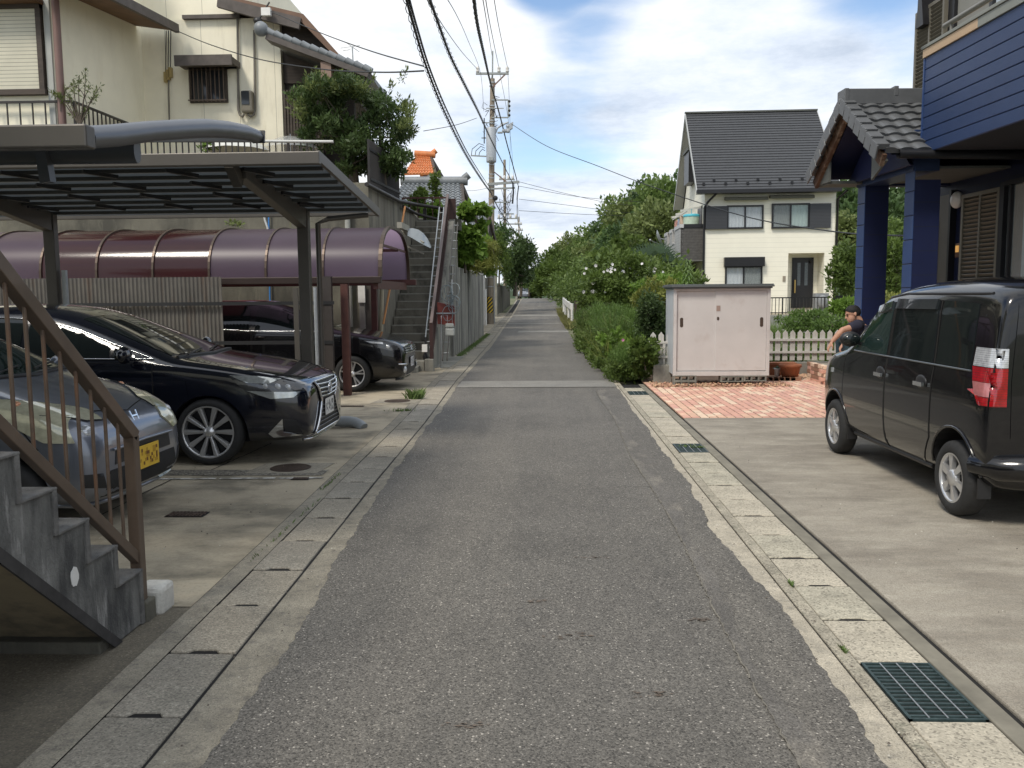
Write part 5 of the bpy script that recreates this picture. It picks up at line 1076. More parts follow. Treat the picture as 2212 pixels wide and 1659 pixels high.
# ---- cream house
t = thing('cream_house', 'two storey cream rendered house above the retaining wall at upper left', 'house', (-10, 22, zt-.4))
YA, YB = 17.75, 21.7; gz = zt-.35
xs_ = P(112, 150, YA).x; xcor = P(318, 200, YB).x; xs_ = (xs_+xcor)/2
xr_ = P(609, 200, YB).x; ztop = P(400, -60, YB).z
f = MB(); f.box(-22, xs_, YA, YB+8, gz, ztop+1); f.build('wall', M_CREAM, t)
f = MB(); f.box(xs_, xr_, YB, YB+8, gz, P(400, 42, YB).z); f.build('wall', M_CREAMP, t)
f = MB(); f.box(xs_, P(500, 0, YB).x, YB+.15, YB+8, P(400, 40, YB).z, ztop+1); f.build('wall', M_CREAMP, t)
f = MB(); zc = P(400, 40, YB).z; f.box(xs_+1.1, P(520, 40, YB).x, YB-.12, YB+.15, zc-.04, zc+.05); f.build('flashing', M_FASC, t)
def eave_poly(pts, Y, d, m, nm, par=t): f = MB(); f.prism([P(px, py, Y) for px, py in pts], (0, d, 0)); return f.build(nm, m, par)
# eave running back along the side wall
A1 = PX(262, 0, -8.9); A2 = PX(383, 62, -8.95)
f = MB(); f.bar(A1+(A1-A2)*.8, A2, .09, .2); f.build('eave_gutter', M_FASC, t)
f = MB(); a_, b_ = A1+(A1-A2)*.8, A2; f.add([(a_.x, a_.y, a_.z-.06), (b_.x, b_.y, b_.z-.06), (xs_-.1, b_.y, b_.z+.10), (xs_-.1, a_.y, a_.z+.10)], [(0, 1, 2, 3)]); f.build('eave_soffit', M_EAVE, t)
# main gable to the right
M_T = MATS['grey_roof_tile']
f = MB(); a_ = [(470, -8), (650, 38), (645, 62), (560, 40), (468, 14)]; f.prism([P(*q, YB-.55) for q in a_], (0, .12, 0)); f.build('barge_board', M_FASC, t)
f = MB(); f.prism([P(*q, YB-.5) for q in ((478, -12), (655, 30), (742, 128), (735, 134), (648, 44), (478, 2))], (0, 7, 0)); f.build('roof', mat('brown_roof', (.16, .09, .055), .6, var=.2, vs=3), t)
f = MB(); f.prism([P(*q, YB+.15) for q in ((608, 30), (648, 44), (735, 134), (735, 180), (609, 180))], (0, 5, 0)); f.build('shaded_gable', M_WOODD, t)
# lower tiled pent roof
pr = thing_part('lower_roof', t)
A, B = P(582, 84, YB-1.2), P(800, 166, YB-1.2)
f = MB(); f.bar(A, B, .5, .14); f.build('barge_board', M_FASC, pr)
f = MB(); f.prism([A+Vector((0, -.2, .12)), B+Vector((0, -.2, .10)), B+Vector((0, -.2, .0)), A+Vector((0, -.2, .0))], (0, 3.5, 0)); f.build('tile_bed', M_KAWD, pr)
f = MB()
for i in range(12): q = A.lerp(B, i/11.5)+Vector((0, -.2, .13)); q2 = A.lerp(B, (i+.9)/11.5)+Vector((0, -.2, .11)); f.tube([q, q2], [.085, .07], 8)
f.build('verge_tiles', M_KAWARA, pr)
f = MB(); f.ball(A+Vector((-.12, -.22, .16)), .17, 12, 8); f.build('ridge_end_tile', M_KAWARA, pr)
f = MB(); q = P(710, 140, YB-1.2); f.box(q.x-.14, q.x+.1, q.y-.2, q.y+.3, q.z-.35, q.z+.02); f.build('rafter_end', mat('pinkish_timber', (.25, .17, .13), .7, var=.15), pr)
# porch lattice below
la = thing_part('lattice_screen', t)
for i in range(13):
    q = P(614+i*6.5, 190, YB-.3); f = MB(); f.bar((q.x, q.y, gz), (q.x, q.y, P(614, 195, YB-.3).z), .05, .05); f.build('slat', M_WOODD, la)
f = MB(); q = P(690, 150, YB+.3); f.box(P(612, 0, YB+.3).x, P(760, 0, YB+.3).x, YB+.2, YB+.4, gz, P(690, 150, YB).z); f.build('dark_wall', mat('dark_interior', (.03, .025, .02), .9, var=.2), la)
# windows
def win_box(par, nm, x0, x1, z0, z1, Y, frame, glass, fw=.06, mull=1, d=.06):
    w_ = thing_part(nm, par); f = MB()
    f.box(x0, x1, Y-d, Y-.002, z1-fw, z1); f.box(x0, x1, Y-d, Y-.002, z0, z0+fw); f.box(x0, x0+fw, Y-d, Y-.002, z0+fw, z1-fw); f.box(x1-fw, x1, Y-d, Y-.002, z0+fw, z1-fw)
    for i in range(1, mull+1): xm = lerp(x0, x1, i/(mull+1)); f.box(xm-fw*.4, xm+fw*.4, Y-d*.8, Y-.003, z0+fw, z1-fw)
    f.build('frame', frame, w_); f = MB(); f.box(x0+fw*.5, x1-fw*.5, Y-.02, Y-.004, z0+fw*.5, z1-fw*.5); f.build('pane', glass, w_); return w_
M_WG = mat('window_glass', (.03, .035, .04), .06, var=0, spec=.7)
a = P(409, 148, YB); b = P(494, 222, YB); wn = win_box(t, 'window', a.x, b.x, b.z, a.z, YB, M_WOODD, M_WG)
f = MB()
for i in range(9): x = lerp(a.x+.05, b.x-.05, i/8); f.bar((x, YB-.16, b.z-.0), (x, YB-.16, a.z+.02), .022, .022)
f.bar((a.x, YB-.16, b.z+.04), (b.x, YB-.16, b.z+.04), .03, .03); f.build('security_bars', M_BRN, wn)
f = MB(); q0, q1 = P(378, 121, YB-.55), P(497, 134, YB-.55); f.box(q0.x, q1.x+.06, YB-.62, YB-.56, q1.z-.08, q0.z); f.box(q0.x, q1.x+.06, YB-.56, YB-.01, q1.z-.02, q0.z-.04); f.box(q0.x+.12, q1.x-.0, YB-.2, YB-.01, a.z-.02, q1.z-.02); f.build('hood', M_FASC, wn)
a = P(-60, 25, YA); b = P(90, 205, YA); wn = thing_part('shuttered_window', t)
f = MB(); f.box(a.x, P(80, 0, YA).x, YA-.06, YA-.02, P(0, 196, YA).z, P(0, 22, YA).z)
f.build('roller_shutter', lines(mat('shutter_cream', (.60, .57, .45), .7, var=.05), .0755, .012, 2, .55), wn)
f = MB(); x1 = P(80, 0, YA).x; x2 = P(91, 0, YA).x; f.box(x1, x2, YA-.12, YA-.0, P(0, 203, YA).z, P(0, 14, YA).z); f.box(a.x, x2+.02, YA-.14, YA, P(0, 205, YA).z-.03, P(0, 197, YA).z); f.box(a.x, x2, YA-.14, YA, P(0, 22, YA).z, P(0, 10, YA).z)
f.build('frame', M_WOODD, wn); f = MB(); f.box(a.x, P(96, 0, YA).x, YA-.5, YA, P(0, 14, YA).z, P(0, 4, YA).z); f.build('hood', M_EAVE, wn)
f = MB(); q = P(119, 0, YA-.12); q2 = P(129, 290, YA-.12); f.tube([(q.x, YA-.12, q.z+1), (q.x, YA-.12, q2.z)], .075, 12); f.build('downpipe', mat('pink_downpipe', (.21, .125, .105), .5, var=.08), t)
f = MB(); x = P(102, 0, YA).x; f.box(x-.07, x+.05, YA-.05, YA-.002, gz, ztop); f.build('corner_trim', mat('grey_trim', (.42, .43, .40), .7, var=.05), t)
# electricity meter and conduits
em = thing('electricity_meter', 'grey brown electricity meter with looped conduits on the cream wall', 'electricity meter', P(533, 232, YB-.1))
a = P(519, 195, YB-.2); b = P(546, 243, YB-.2); f = MB(); f.box(a.x, b.x, YB-.22, YB-.01, b.z, a.z); f.build('case', mat('meter_olive', (.19, .17, .13), .5, var=.08), em, bevel=.05)
c_ = P(530, 211, YB-.23); f = MB(); f.box(c_.x-.1, c_.x+.09, YB-.235, YB-.215, c_.z-.16, c_.z+.16); f.build('dial_window', M_WG, em)
for (px, top) in ((513, 40), (549, 65)):
    f = MB(); sx = 1 if px < 530 else -1; f.tube([P(px, top, YB-.06), P(px+2, 238, YB-.06), P(px+2+sx*3, 248, YB-.1), P(px+2+sx*9, 252, YB-.12), P(px+sx*15, 246, YB-.12)], .028, 8); f.build('conduit', mat('conduit', (.17, .155, .13), .6, var=.1), em)
cf = thing('fuse_holder', 'row of yellow cable clamps and drop wires under the eave of the cream house', 'cable clamp', P(363, 160, YB-.05))
for px, ys_ in ((358, 165), (363, 160), (368, 155)):
    f = MB(); a = P(px, ys_, YB-.08); f.box(a.x-.04, a.x+.04, YB-.12, YB-.02, a.z-.14, a.z+.10); f.build('clamp', mat('ochre_clamp', (.40, .30, .12), .6, var=.15), cf)
    f = MB(); f.tube([P(px, ys_-6, YB-.08), P(px+1, 66, YB-.12)], .012, 6); f.build('drop_wire', M_BLKPL, cf)
f = MB(); f.tube([P(364, 172, YB-.06), P(366, 262, YB-.06)], .018, 6); f.build('ground_wire', MATS['conduit'], cf)
sp = thing('floodlight', 'small black sensor lamp under the main gable of the cream house', 'lamp', P(563, 45, YB-.7)); a = P(557, 46, YB-.7); f = MB(); f.ball(a, (.11, .11, .09), 10, 6); f.build('head', M_BLKPL, sp); f = MB(); f.box(a.x+.1, a.x+.32, YB-.75, YB-.65, a.z+.12, a.z+.3); f.build('white_box', M_WHITE, sp); f = MB(); f.tube([a, a+Vector((.28, .05, .45))], .02, 6); f.build('arm', M_BLKPL, sp)
# tv antenna
an = thing('tv_antenna', 'thin television antenna against the sky right of the cream house roof', 'antenna', P(764, 160, 30)); f = MB()
f.tube([P(764, 165, 30), P(761, 100, 30)], .025, 6); f.build('mast', M_STEEL, an)
f = MB()
for (a, b) in (((735, 104), (778, 98)), ((748, 92), (776, 112)), ((740, 110), (757, 107)), ((757, 134), (774, 131))): f.tube([P(*a, 30), P(*b, 30)], .012, 5)
f.build('elements', M_STEEL, an)
s = MB(); s.box(P(700, 0, 20.9).x, P(760, 0, 20.9).x, 20.85, 20.95, 3, 3.1); 
# ---- far houses at left
def tiles(mb, p00, p10, p01, p11, rows, cols, amp=.035, lift=.04, flat=False):
    """p00-p10 eave edge, p01-p11 ridge edge"""
    p00, p10, p01, p11 = map(Vector, (p00, p10, p01, p11)); nn = (p10-p00).cross(p01-p00).normalized()
    if nn.z < 0: nn = -nn
    sub = 6 if not flat else 1
    for r in range(rows):
        va, vb = r/rows, (r+1)/rows; vs = []; n = cols*sub
        for j, v, l in ((0, va-.0, 0), (1, va, lift), (2, vb, .004)):
            for i in range(n+1):
                u = i/n; ph = (i % sub)/sub; h = 0 if flat else amp*(math.sin(2*math.pi*ph)*.8+.2*math.cos(4*math.pi*ph))
                q = (p00.lerp(p10, u)).lerp(p01.lerp(p11, u), v); vs.append(q+nn*((l+h+amp) if j else -.02))
        fs = [(j*(n+1)+i, j*(n+1)+i+1, (j+1)*(n+1)+i+1, (j+1)*(n+1)+i) for j in range(2) for i in range(n)]; mb.add(vs, fs, False)
def far_house(lab, Y, pts, wallc, tile, cat='house', rows=9, cols=12):
    """pts pixels: eave_l, eave_r, ridge_r, ridge_l of the slope that faces the road"""
    el, er, rr, rl = pts; dY = 3.2
    EL, ER, RR, RL = P(*el, Y), P(*er, Y), P(*rr, Y+dY), P(*rl, Y+dY)
    t = thing('tiled_house', lab, cat, (EL.x, Y, 0)); f = MB(); tiles(f, EL, ER, RL, RR, rows, cols); f.build('roof', tile, t)
    f = MB(); back = Vector((0, dY*2, 0)); BL, BR = EL+back, ER+back; f.add([BL, BR, RR, RL], [(0, 1, 2, 3)]); f.build('rear_slope', tile, t)
    f = MB(); f.tube([RL+Vector((-.1, 0, .12)), RR+Vector((.25, 0, .12))], .17, 10); f.tube([RR+Vector((.1, 0, .2)), RR+Vector((.3, 0, .35))], .14, 8); f.build('ridge', tile, t)
    f = MB(); x0, x1 = EL.x+.4, ER.x-.5; f.box(x0, x1, Y+.6, Y+dY*2-.6, 0, EL.z-.05); f.prism([(x1, Y+.6, EL.z-.05), (x1, Y+dY*2-.6, EL.z-.05), (x1, Y+dY, RR.z-.15)], (-.2, 0, 0)); f.build('wall', wallc, t)
    f = MB(); f.bar(ER+Vector((.02, 0, -.05)), RR+Vector((.02, 0, -.05)), .12, .2); f.bar(BR+Vector((.02, 0, -.05)), RR+Vector((.02, 0, -.05)), .12, .2); f.build('barge_board', M_WOODD, t); return t
hw = mat('white_wall', (.62, .60, .56), .8, var=.06)
far_house('grey tiled roof of a single storey house behind the far stairs', 30, ((835, 446), (1000, 446), (996, 398), (872, 398)), hw, M_KAWARA, rows=9, cols=13)
far_house('small grey tiled roof glimpsed left of the striped utility pole', 38, ((1000, 510), (1052, 505), (1054, 460), (1020, 455)), hw, M_KAWARA, rows=9, cols=8)
th = far_house('orange tiled roof of a white house behind the dark tree', 42, ((872, 378), (940, 376), (930, 340), (900, 337)), hw, M_ORT, rows=7, cols=10)
# clear canopy behind the vault
t = thing('door_canopy', 'clear curved canopy sheet behind the end of the purple carport', 'canopy', P(905, 520, 18.3)); f = MB(); a0 = P(848, 494, 18.0); a1 = P(880, 492, 18.0); a2 = P(933, 530, 17.0)
c1 = [P(*q, 18.3) for q in ((882, 493), (892, 493), (904, 496), (915, 504), (924, 516), (932, 533))]; c2 = [P(*q, 17.5) for q in ((880, 509), (890, 514), (900, 520), (910, 526), (920, 531), (930, 536))]; f.grid(lambda u, v: c1[round(u*5)].lerp(c2[round(u*5)], v), 5, 4); f.build('sheet', mat('frosted_sheet', (.17, .19, .19), .45, var=.05, coat=.2), t); f = MB(); f.bar((a1.x-.05, 17.3, a1.z), (a1.x-.05, 18.3, a1.z), .1, .12); f.bar(P(862, 498, 18.2), P(915, 525, 17.6), .04, .05); f.bar(P(842, 515, 18), P(915, 548, 18), .03, .03); f.build('frame', mat('cream_alu', (.3, .28, .23), .5, .3, var=.1), t)
s = MB(); a = P(380, 484, 15.2)
# ================================================================== RIGHT SIDE
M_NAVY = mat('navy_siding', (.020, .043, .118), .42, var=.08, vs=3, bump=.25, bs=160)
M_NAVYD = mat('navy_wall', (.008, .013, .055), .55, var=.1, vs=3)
M_NAVYS = mat('navy_trim_and_lit_side', (.028, .06, .165), .4, var=.05)  # corner trim, and the sky light painted on the pillars' road side
M_SOFF = mat('grey_green_soffit', (.10, .105, .095), .7, var=.1)
M_CAP = mat('grey_green_cap', (.24, .25, .22), .6, var=.08); M_CAPB = mat('beige_cap', (.52, .37, .23), .6, var=.08)
M_LOUV = mat('bronze_louvre', (.17, .155, .12), .5, .2, var=.06)
M_BLKF = mat('black_frame', (.018, .018, .02), .4, .2, var=.1)
M_BARGE = mat('peeling_timber', (.10, .05, .028), .8, var=.3, vs=5, layers=((6, (1, 1, 1), .52, .66, (.35, .25, .17), .8),))
HR = Matrix.Rotation(R(2.6), 4, 'Z'); HRI = HR.inverted()
def Hp(px, py, xp):
    """point on the blue house plane x' = xp seen at a photo pixel, in house axes"""
    d = HRI.to_3x3() @ ray(px, py); t_ = xp/d.x; return Vector((xp, d.y*t_, CAM_H+d.z*t_))
hb = HR @ Vector((6.3, 9, 0))
t = thing('blue_house', 'navy blue boarded house with a jutting balcony and tiled porch gable on the right', 'house', hb, R(2.6))
def B(): return MB(HR)
XBAL = 5.1
c0 = Hp(1998, 126, XBAL); c1 = Hp(1998, 331, XBAL); YB_ = c0.y; zt_, zb_ = c0.z, c1.z
# balcony
bal = thing_part('balcony', t); bal.name = 'balcony'
f = B(); n = 8; hbd = (zt_-zb_)/n
for i in range(n):
    z0 = zb_+i*hbd; f.add([(XBAL+.0, 2.5, z0+.010), (XBAL+.0, YB_, z0+.010), (XBAL, YB_, z0+hbd-.006), (XBAL, 2.5, z0+hbd-.006), (XBAL+.014, 2.5, z0), (XBAL+.014, YB_, z0), (XBAL+.014, YB_, z0+hbd), (XBAL+.014, 2.5, z0+hbd)],
        [(0, 1, 2, 3), (4, 5, 1, 0), (3, 2, 6, 7)])
f.add([(XBAL+.014, YB_, zb_), (XBAL+1.3, YB_, zb_), (XBAL+1.3, YB_, zt_), (XBAL+.014, YB_, zt_)], [(0, 1, 2, 3)])
f.build('siding', M_NAVY, bal)
f = B(); f.box(XBAL-.008, XBAL+.03, YB_-.008, YB_+.02, zb_-.01, zt_); f.build('corner_trim', M_NAVYS, bal)
ys = Hp(2118, 60, XBAL).y
f = B(); f.box(XBAL-.02, XBAL+1.3, ys+.03, YB_+.02, zt_, zt_+.10); f.build('cap', M_CAPB, bal, bevel=.004)
f = B(); f.box(XBAL-.02, XBAL+1.3, 2.5, ys+.027, zt_, zt_+.10); f.build('cap', M_CAP, bal, bevel=.004)
f = B(); f.box(XBAL-.035, XBAL+.14, 2.5, YB_+.035, zt_+.103, zt_+.14); f.box(XBAL-.035, XBAL+1.3, YB_-.12, YB_+.035, zt_+.1035, zt_+.139); f.build('coping', M_CAP, bal, bevel=.004)
f = B(); q = Hp(2030, 78, XBAL+.05); f.tube([(XBAL+.05, YB_-.35, zt_+.27), (XBAL+.05, 2.5, zt_+.27)], .032, 10); 
for y in (YB_-.5, YB_-1.9, YB_-3.3): f.tube([(XBAL+.05, y, zt_+.12), (XBAL+.05, y, zt_+.27)], .018, 8)
f.build('handrail', mat('bronze_tube', (.22, .21, .18), .4, .4, var=.05), bal)
f = B(); f.box(XBAL+.02, 9, 2.5, YB_-.003, zb_+.0, zb_+.04); f.build('soffit', mat('dark_soffit', (.02, .022, .03), .8, var=.1), bal)
f = B(); f.box(XBAL+.05, 6.5, 2.5, YB_-.05, zb_+.04, zb_+.25); f.build('floor', M_CONC, bal)
# main walls
XW = 6.3
yc = Hp(1981, 150, XW).y
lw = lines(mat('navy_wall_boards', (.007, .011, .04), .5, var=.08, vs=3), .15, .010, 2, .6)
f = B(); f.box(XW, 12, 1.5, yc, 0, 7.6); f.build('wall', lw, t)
f = B(); f.box(XW-.6, 12.6, 1, yc+.6, 7.6, 7.75); f.build('roof', M_KAWD, t)
f = B(); f.box(XW-.02, XW+.06, yc-.05, yc+.02, 0, 7.6); f.build('corner_trim', M_NAVYS, t)
def louvre(par, y0, y1, z0, z1, x, pitch=.055, mull=True, nm='storm_shutter'):
    w_ = thing_part(nm, par); f = B(); d = .06; fr = .05
    f.box(x-d, x, y0, y1, z0, z0+fr); f.box(x-d, x, y0, y1, z1-fr, z1); f.box(x-d, x, y0, y0+fr, z0+fr, z1-fr); f.box(x-d, x, y1-fr, y1, z0+fr, z1-fr)
    if mull: f.box(x-d+.004, x, (y0+y1)/2-.02, (y0+y1)/2+.02, z0+fr, z1-fr)
    f.build('frame', M_LOUV, w_); f = B(); z = z0+fr
    while z < z1-fr: f.bar((x-.03, y0+fr, z+.02), (x-.03, y1-fr, z+.02), .05, .012, (.7, 0, .7)); z += pitch
    f.build('slats', M_LOUV, w_); f = B(); f.box(x-.012, x-.004, y0+fr, y1-fr, z0+fr, z1-fr); f.build('backing', M_BLKF, w_)
a = Hp(1983, 186, XW-.12); y1 = Hp(1982, 60, XW-.12).y; y0 = Hp(2044, 60, XW-.12).y; zt2 = Hp(2010, 30, XW-.12).z
louvre(t, y0, y1, a.z-.12, Hp(1985, 52, XW-.12).z+.16, XW-.1)
# upper window behind balcony
wn = thing_part('window', t); f = B(); y2 = Hp(2170, 20, XW).y; za, zb2 = zt_-.4, zt_+1.9
f.box(XW-.10, XW-.005, y0-.16, y0-.02, za, zb2); f.box(XW-.10, XW-.005, y0-1.1, y0-1.03, za, zb2); f.box(XW-.10, XW-.005, y0-2.6, y0-2.5, za, zb2); f.build('frame', M_BLKF, wn)
f = B(); f.box(XW-.05, XW-.01, y0-1.03, y0-.16, za, zb2); f.build('panel', mat('grey_panel', (.25, .245, .215), .8, var=.1), wn)
f = B(); f.box(XW-.05, XW-.01, y0-2.5, y0-1.1, za, zb2); f.build('curtain', mat('blue_white_curtain', (.55, .62, .68), .8, var=.1, vs=6, stretch=(1, 8, 1)), wn)
sp = B(); q = Hp(1994, 24, XW-.2); sp.prism([(XW-.25, q.y-.12, q.z-.22), (XW-.25, q.y+.12, q.z-.22), (XW-.25, q.y+.04, q.z+.2), (XW-.25, q.y-.04, q.z+.2)], (.2, 0, 0)); sp.build('wall_lamp', M_BLKF, t)
# ground floor: door, lamp, shutter, patio window
yd0, yd1 = Hp(2059, 540, XW).y, Hp(2012, 540, XW).y
dr = thing_part('front_door', t); f = B(); f.box(XW-.06, XW-.005, yd0, yd1, .5, 2.95); f.build('leaf', mat('bronze_door', (.10, .095, .08), .5, .2, var=.08), dr); f = B(); yy = lerp(yd0, yd1, .55); f.box(XW-.07, XW-.061, yy-.03, yy+.09, .7, 2.6); f.build('glazing', mat('pale_slot_glass', (.18, .19, .18), .2, var=.1), dr)
f = B(); f.box(XW-.10, XW-.062, lerp(yd0, yd1, .84), lerp(yd0, yd1, .88), 2.0, 2.12); f.build('handle', mat('brass', (.55, .38, .13), .35, .8, var=0), dr)
f = B(); f.box(XW-.09, XW-.001, yd0-.05, yd0, .5, 3.0); f.build('frame', M_BLKF, dr)
q = Hp(2064, 432, XW-.12); f = B(); f.ball((XW-.10, q.y, q.z), (.075, .115, .115), 16, 10); f.build('wall_lamp', mat('opal_lamp', (.62, .60, .56), .4, var=.03), t)
q = Hp(2071, 540, XW-.03); f = B(); f.box(XW-.05, XW-.003, q.y-.06, q.y+.06, q.z-.10, q.z+.09); f.build('intercom_plate', M_BARGE, t); f = B(); f.box(XW-.06, XW-.051, q.y-.045, q.y+.035, q.z-.03, q.z+.06); f.build('bell_light', mat('lit_bell', (.85, .45, .12), .5, var=0, emit=.35), t)
y1 = Hp(2077, 500, XW-.1).y; y0 = Hp(2158, 500, XW-.1).y; zt3 = Hp(2120, 413, XW-.1).z
louvre(t, y0, y1, .8, zt3, XW-.06)
wn = thing_part('window', t); ye = Hp(2212, 500, XW).y-1.2; f = B(); f.box(XW-.12, XW-.004, y0-.10, y0-.005, .6, zt3+.05); f.box(XW-.12, XW-.004, ye, y0-.10, zt3-.0, zt3+.06); f.box(XW-.1, XW-.004, y0-.22, y0-.18, .6, zt3); f.build('frame', M_BLKF, wn)
f = B(); f.box(XW-.05, XW-.01, y0-.42, y0-.22, .6, zt3); f.build('curtain', mat('tan_curtain', (.20, .12, .05), .9, var=.15, vs=5, stretch=(1, 6, 1)), wn)
f = B(); f.box(XW-.052, XW-.012, ye, y0-.42, .6, zt3); f.build('curtain', mat('white_curtain', (.55, .56, .52), .9, var=.15, vs=5, stretch=(1, 8, 1)), wn)
f = B(); f.box(XW-.06, XW-.055, ye, y0-.10, .6, zt3); f.build('pane', mat('thin_glass', (.5, .55, .55), .03, var=0, alpha=.25), wn)
# porch
po = thing_part('porch', t)
XP = 5.1
def pillar(pl, pr_, w_, px_pix, nm):
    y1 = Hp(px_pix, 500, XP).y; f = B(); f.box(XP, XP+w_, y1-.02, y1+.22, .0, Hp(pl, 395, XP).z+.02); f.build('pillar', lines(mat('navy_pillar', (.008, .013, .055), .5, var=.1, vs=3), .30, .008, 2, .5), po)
    f = B()
    z = .45
    while z < 3.05: f.box(XP-.012, XP+.0, y1-.025, y1+.225, z, z+.288); z += .30
    f.build('lit_side_boards', M_NAVYS, po, bevel=.004); return y1  # road side in lighter navy: open-sky light put into the colour
yp1 = pillar(1860, 1910, .33, 1866, 'a'); yp2 = pillar(1965, 2012, .32, 1971, 'b')
zbm = Hp(1862, 404, XP).z
f = B(); f.box(XP-.03, XP+.30, yp2-.02, yp1+.24, zbm, zbm+.24); f.box(XP-.024, XP+.29, yp2-.02, yp1+.24, zbm+.25, zbm+.5); f.build('beam', mat('navy_beam', (.022, .04, .10), .45, var=.1, vs=3), po, bevel=.004)
f = B(); f.box(XP+.3, XW, yp1+.0, yp1+.2, zbm, zbm+.4); f.build('beam', M_NAVYD, po)
f = B(); f.box(XP, XW, yp2, yp1+.2, zbm+.03, zbm+.06); f.build('soffit', M_SOFF, po)
f = B(); f.box(4.80, XW+1, 10.9, 12.75, -.02, .42); f.build('floor', mat('porch_tile', (.26, .22, .18), .7, var=.15, vs=4), po, bevel=.01)
# porch gable roof
XG = 4.55
ap = Hp(1832, 222, XG); el = Hp(1760, 385, XG); er = Hp(1912, 327, XG)
yr = ap.y; ez = (el.z+er.z)/2; hs = (el.y-er.y)/2; yr = (el.y+er.y)/2
apz = ap.z
rf = thing_part('gable_roof', t)
f = B()
XR2 = XW+.3; rows = 7; cols = int((XR2-XG)/.20)
f.xf = None
ff = B(); ff.xf = None; tiles(ff, (XG, yr-hs, ez), (XR2, yr-hs, ez), (XG, yr, apz), (XR2, yr, apz), rows, cols, .014, .034); ff.v = [HR @ v for v in ff.v]; ff.build('tiles_near', M_KAWD, rf)
ff = MB(); tiles(ff, (XG, yr+hs, ez), (XR2, yr+hs, ez), (XG, yr, apz), (XR2, yr, apz), rows, cols, .022, .045); ff.v = [HR @ v for v in ff.v]; ff.build('tiles_far', M_KAWD, rf)
for sg in (-1, 1):
    f = B()
    for r in range(rows):
        va, vb = r/rows, (r+1)/rows; a = Vector((XG-.04, yr+sg*hs*(1-va)*1.02, lerp(ez, apz, va)+.055)); b = Vector((XG-.04, yr+sg*hs*(1-vb)*1.02, lerp(ez, apz, vb)+.03))
        f.bar(a, b, .16, .07); f.bar(a-Vector((.07, 0, .07)), b-Vector((.07, 0, .07)), .022, .17)
    f.build('verge_tiles', M_KAWD, rf, bevel=.006)
    f = B(); f.bar((XG+.0, yr+sg*(hs-.04), ez-.10), (XG+.0, yr, apz-.10), .05, .15); f.build('barge_board', M_BARGE, rf)
f = B(); f.bar((XG-.06, yr, apz+.055), (XR2, yr, apz+.055), .24, .20)
for i in range(5): x = XG+.55+i*.42; f.bar((x, yr, apz+.12), (x+.06, yr, apz+.12), .25, .13)
f.bar((XG-.10, yr, apz+.06), (XG-.04, yr, apz+.06), .26, .20); f.build('ridge_tiles', M_KAWD, rf, bevel=.01)
f = B(); f.prism([(XG+.42, yr-hs+.25, ez-.12), (XG+.42, yr+hs-.15, ez-.12), (XG+.42, yr, apz-.15)], (.05, 0, 0)); f.build('gable_wall', M_NAVYD, rf)
f = B(); f.box(XG+.04, XP+.3, yr+hs-.45, yr+hs-.02, ez-.14, ez-.10); f.prism([(XG+.02, yr+hs-.02, ez-.12), (XG+.02, yr+hs-.5, ez-.12), (XG+.02, yr+hs-.5, ez+.2)], (.03, 0, 0)); f.build('soffit_left', M_SOFF, rf)
f = B(); f.prism([(XG+.02, yr-hs+.02, ez-.10), (XG+.02, yr-hs+.42, ez-.28), (XG+.02, yr-hs+.42, ez+.26)], (.03, 0, 0)); f.build('soffit_right', M_SOFF, rf)
f = B(); f.tube([(XG+.15, yr-hs-.02, ez-.03), (XR2, yr-hs-.02, ez-.06)], .055, 10); f.build('gutter', M_BLKF, rf)
f = B(); f.add([(XG+.1, yr-hs+.05, ez-.03), (XR2, yr-hs+.05, ez-.03), (XR2, yr, apz-.05), (XG+.1, yr, apz-.05)], [(0, 1, 2, 3)]); f.add([(XG+.1, yr+hs-.05, ez-.03), (XR2, yr+hs-.05, ez-.03), (XR2, yr, apz-.05), (XG+.1, yr, apz-.05)], [(0, 1, 2, 3)]); f.build('sheathing', M_NAVYD, rf)
# ---- storage shed
q = P(1455, 800, 14.75); xl, xr2 = q.x, P(1660, 800, 14.75).x; zs = P(1500, 622, 14.75).z; z0 = P(1500, 812, 14.75).z; yb = 15.75
t = thing('storage_shed', 'pale pinkish metal storage shed with two sliding doors on concrete blocks', 'shed', ((xl+xr2)/2, 15.2, 0))
M_SHED = mat('shed_pink_white', (.58, .555, .535), .55, var=.07, vs=1.3, layers=((2.2, (1, 1, 1), .55, .75, (.40, .33, .29), .5), (7, (1, 1, 1), .62, .75, (.36, .30, .26), .3)))
M_SHEDG = mat('shed_grey_side', (.56, .59, .61), .5, var=.06, vs=2, layers=((3, (1, 1, 1), .5, .7, (.40, .44, .47), .5),))
f = MB(); f.box(xl, xr2, 14.80, yb, z0+.02, zs-.02); f.build('body', M_SHEDG, t)
f = MB(); f.box(xl-.01, xl+.045, 14.74, 14.80, z0, zs); f.box(xr2-.045, xr2+.01, 14.74, 14.80, z0, zs); f.box(xl+.045, xr2-.045, 14.74, 14.80, z0, z0+.075); f.box(xl+.045, xr2-.045, 14.74, 14.80, zs-.05, zs); f.build('door_frame', M_SHED, t, bevel=.004)
xm = P(1546, 700, 14.75).x
for k, (a, b, y) in enumerate(((xl+.047, xm+.03, 14.780), (xm-.004, xr2-.047, 14.758))):
    f = MB(); f.box(a, b, y, y+.02, z0+.085, zs-.055); d = f.build('sliding_door', M_SHED, t, bevel=.006)
    hx = a+.085 if k == 0 else b-.085; f = MB(); zc = P(1460, 697, 14.75).z
    f.prism([(hx+.028*math.cos(q_), y-.003, zc+(.055 if math.sin(q_) > 0 else -.055)+.028*math.sin(q_)) for q_ in [R(v) for v in range(0, 360, 20)]], (0, .003, 0)); f.build('recessed_handle', M_IRON, d)
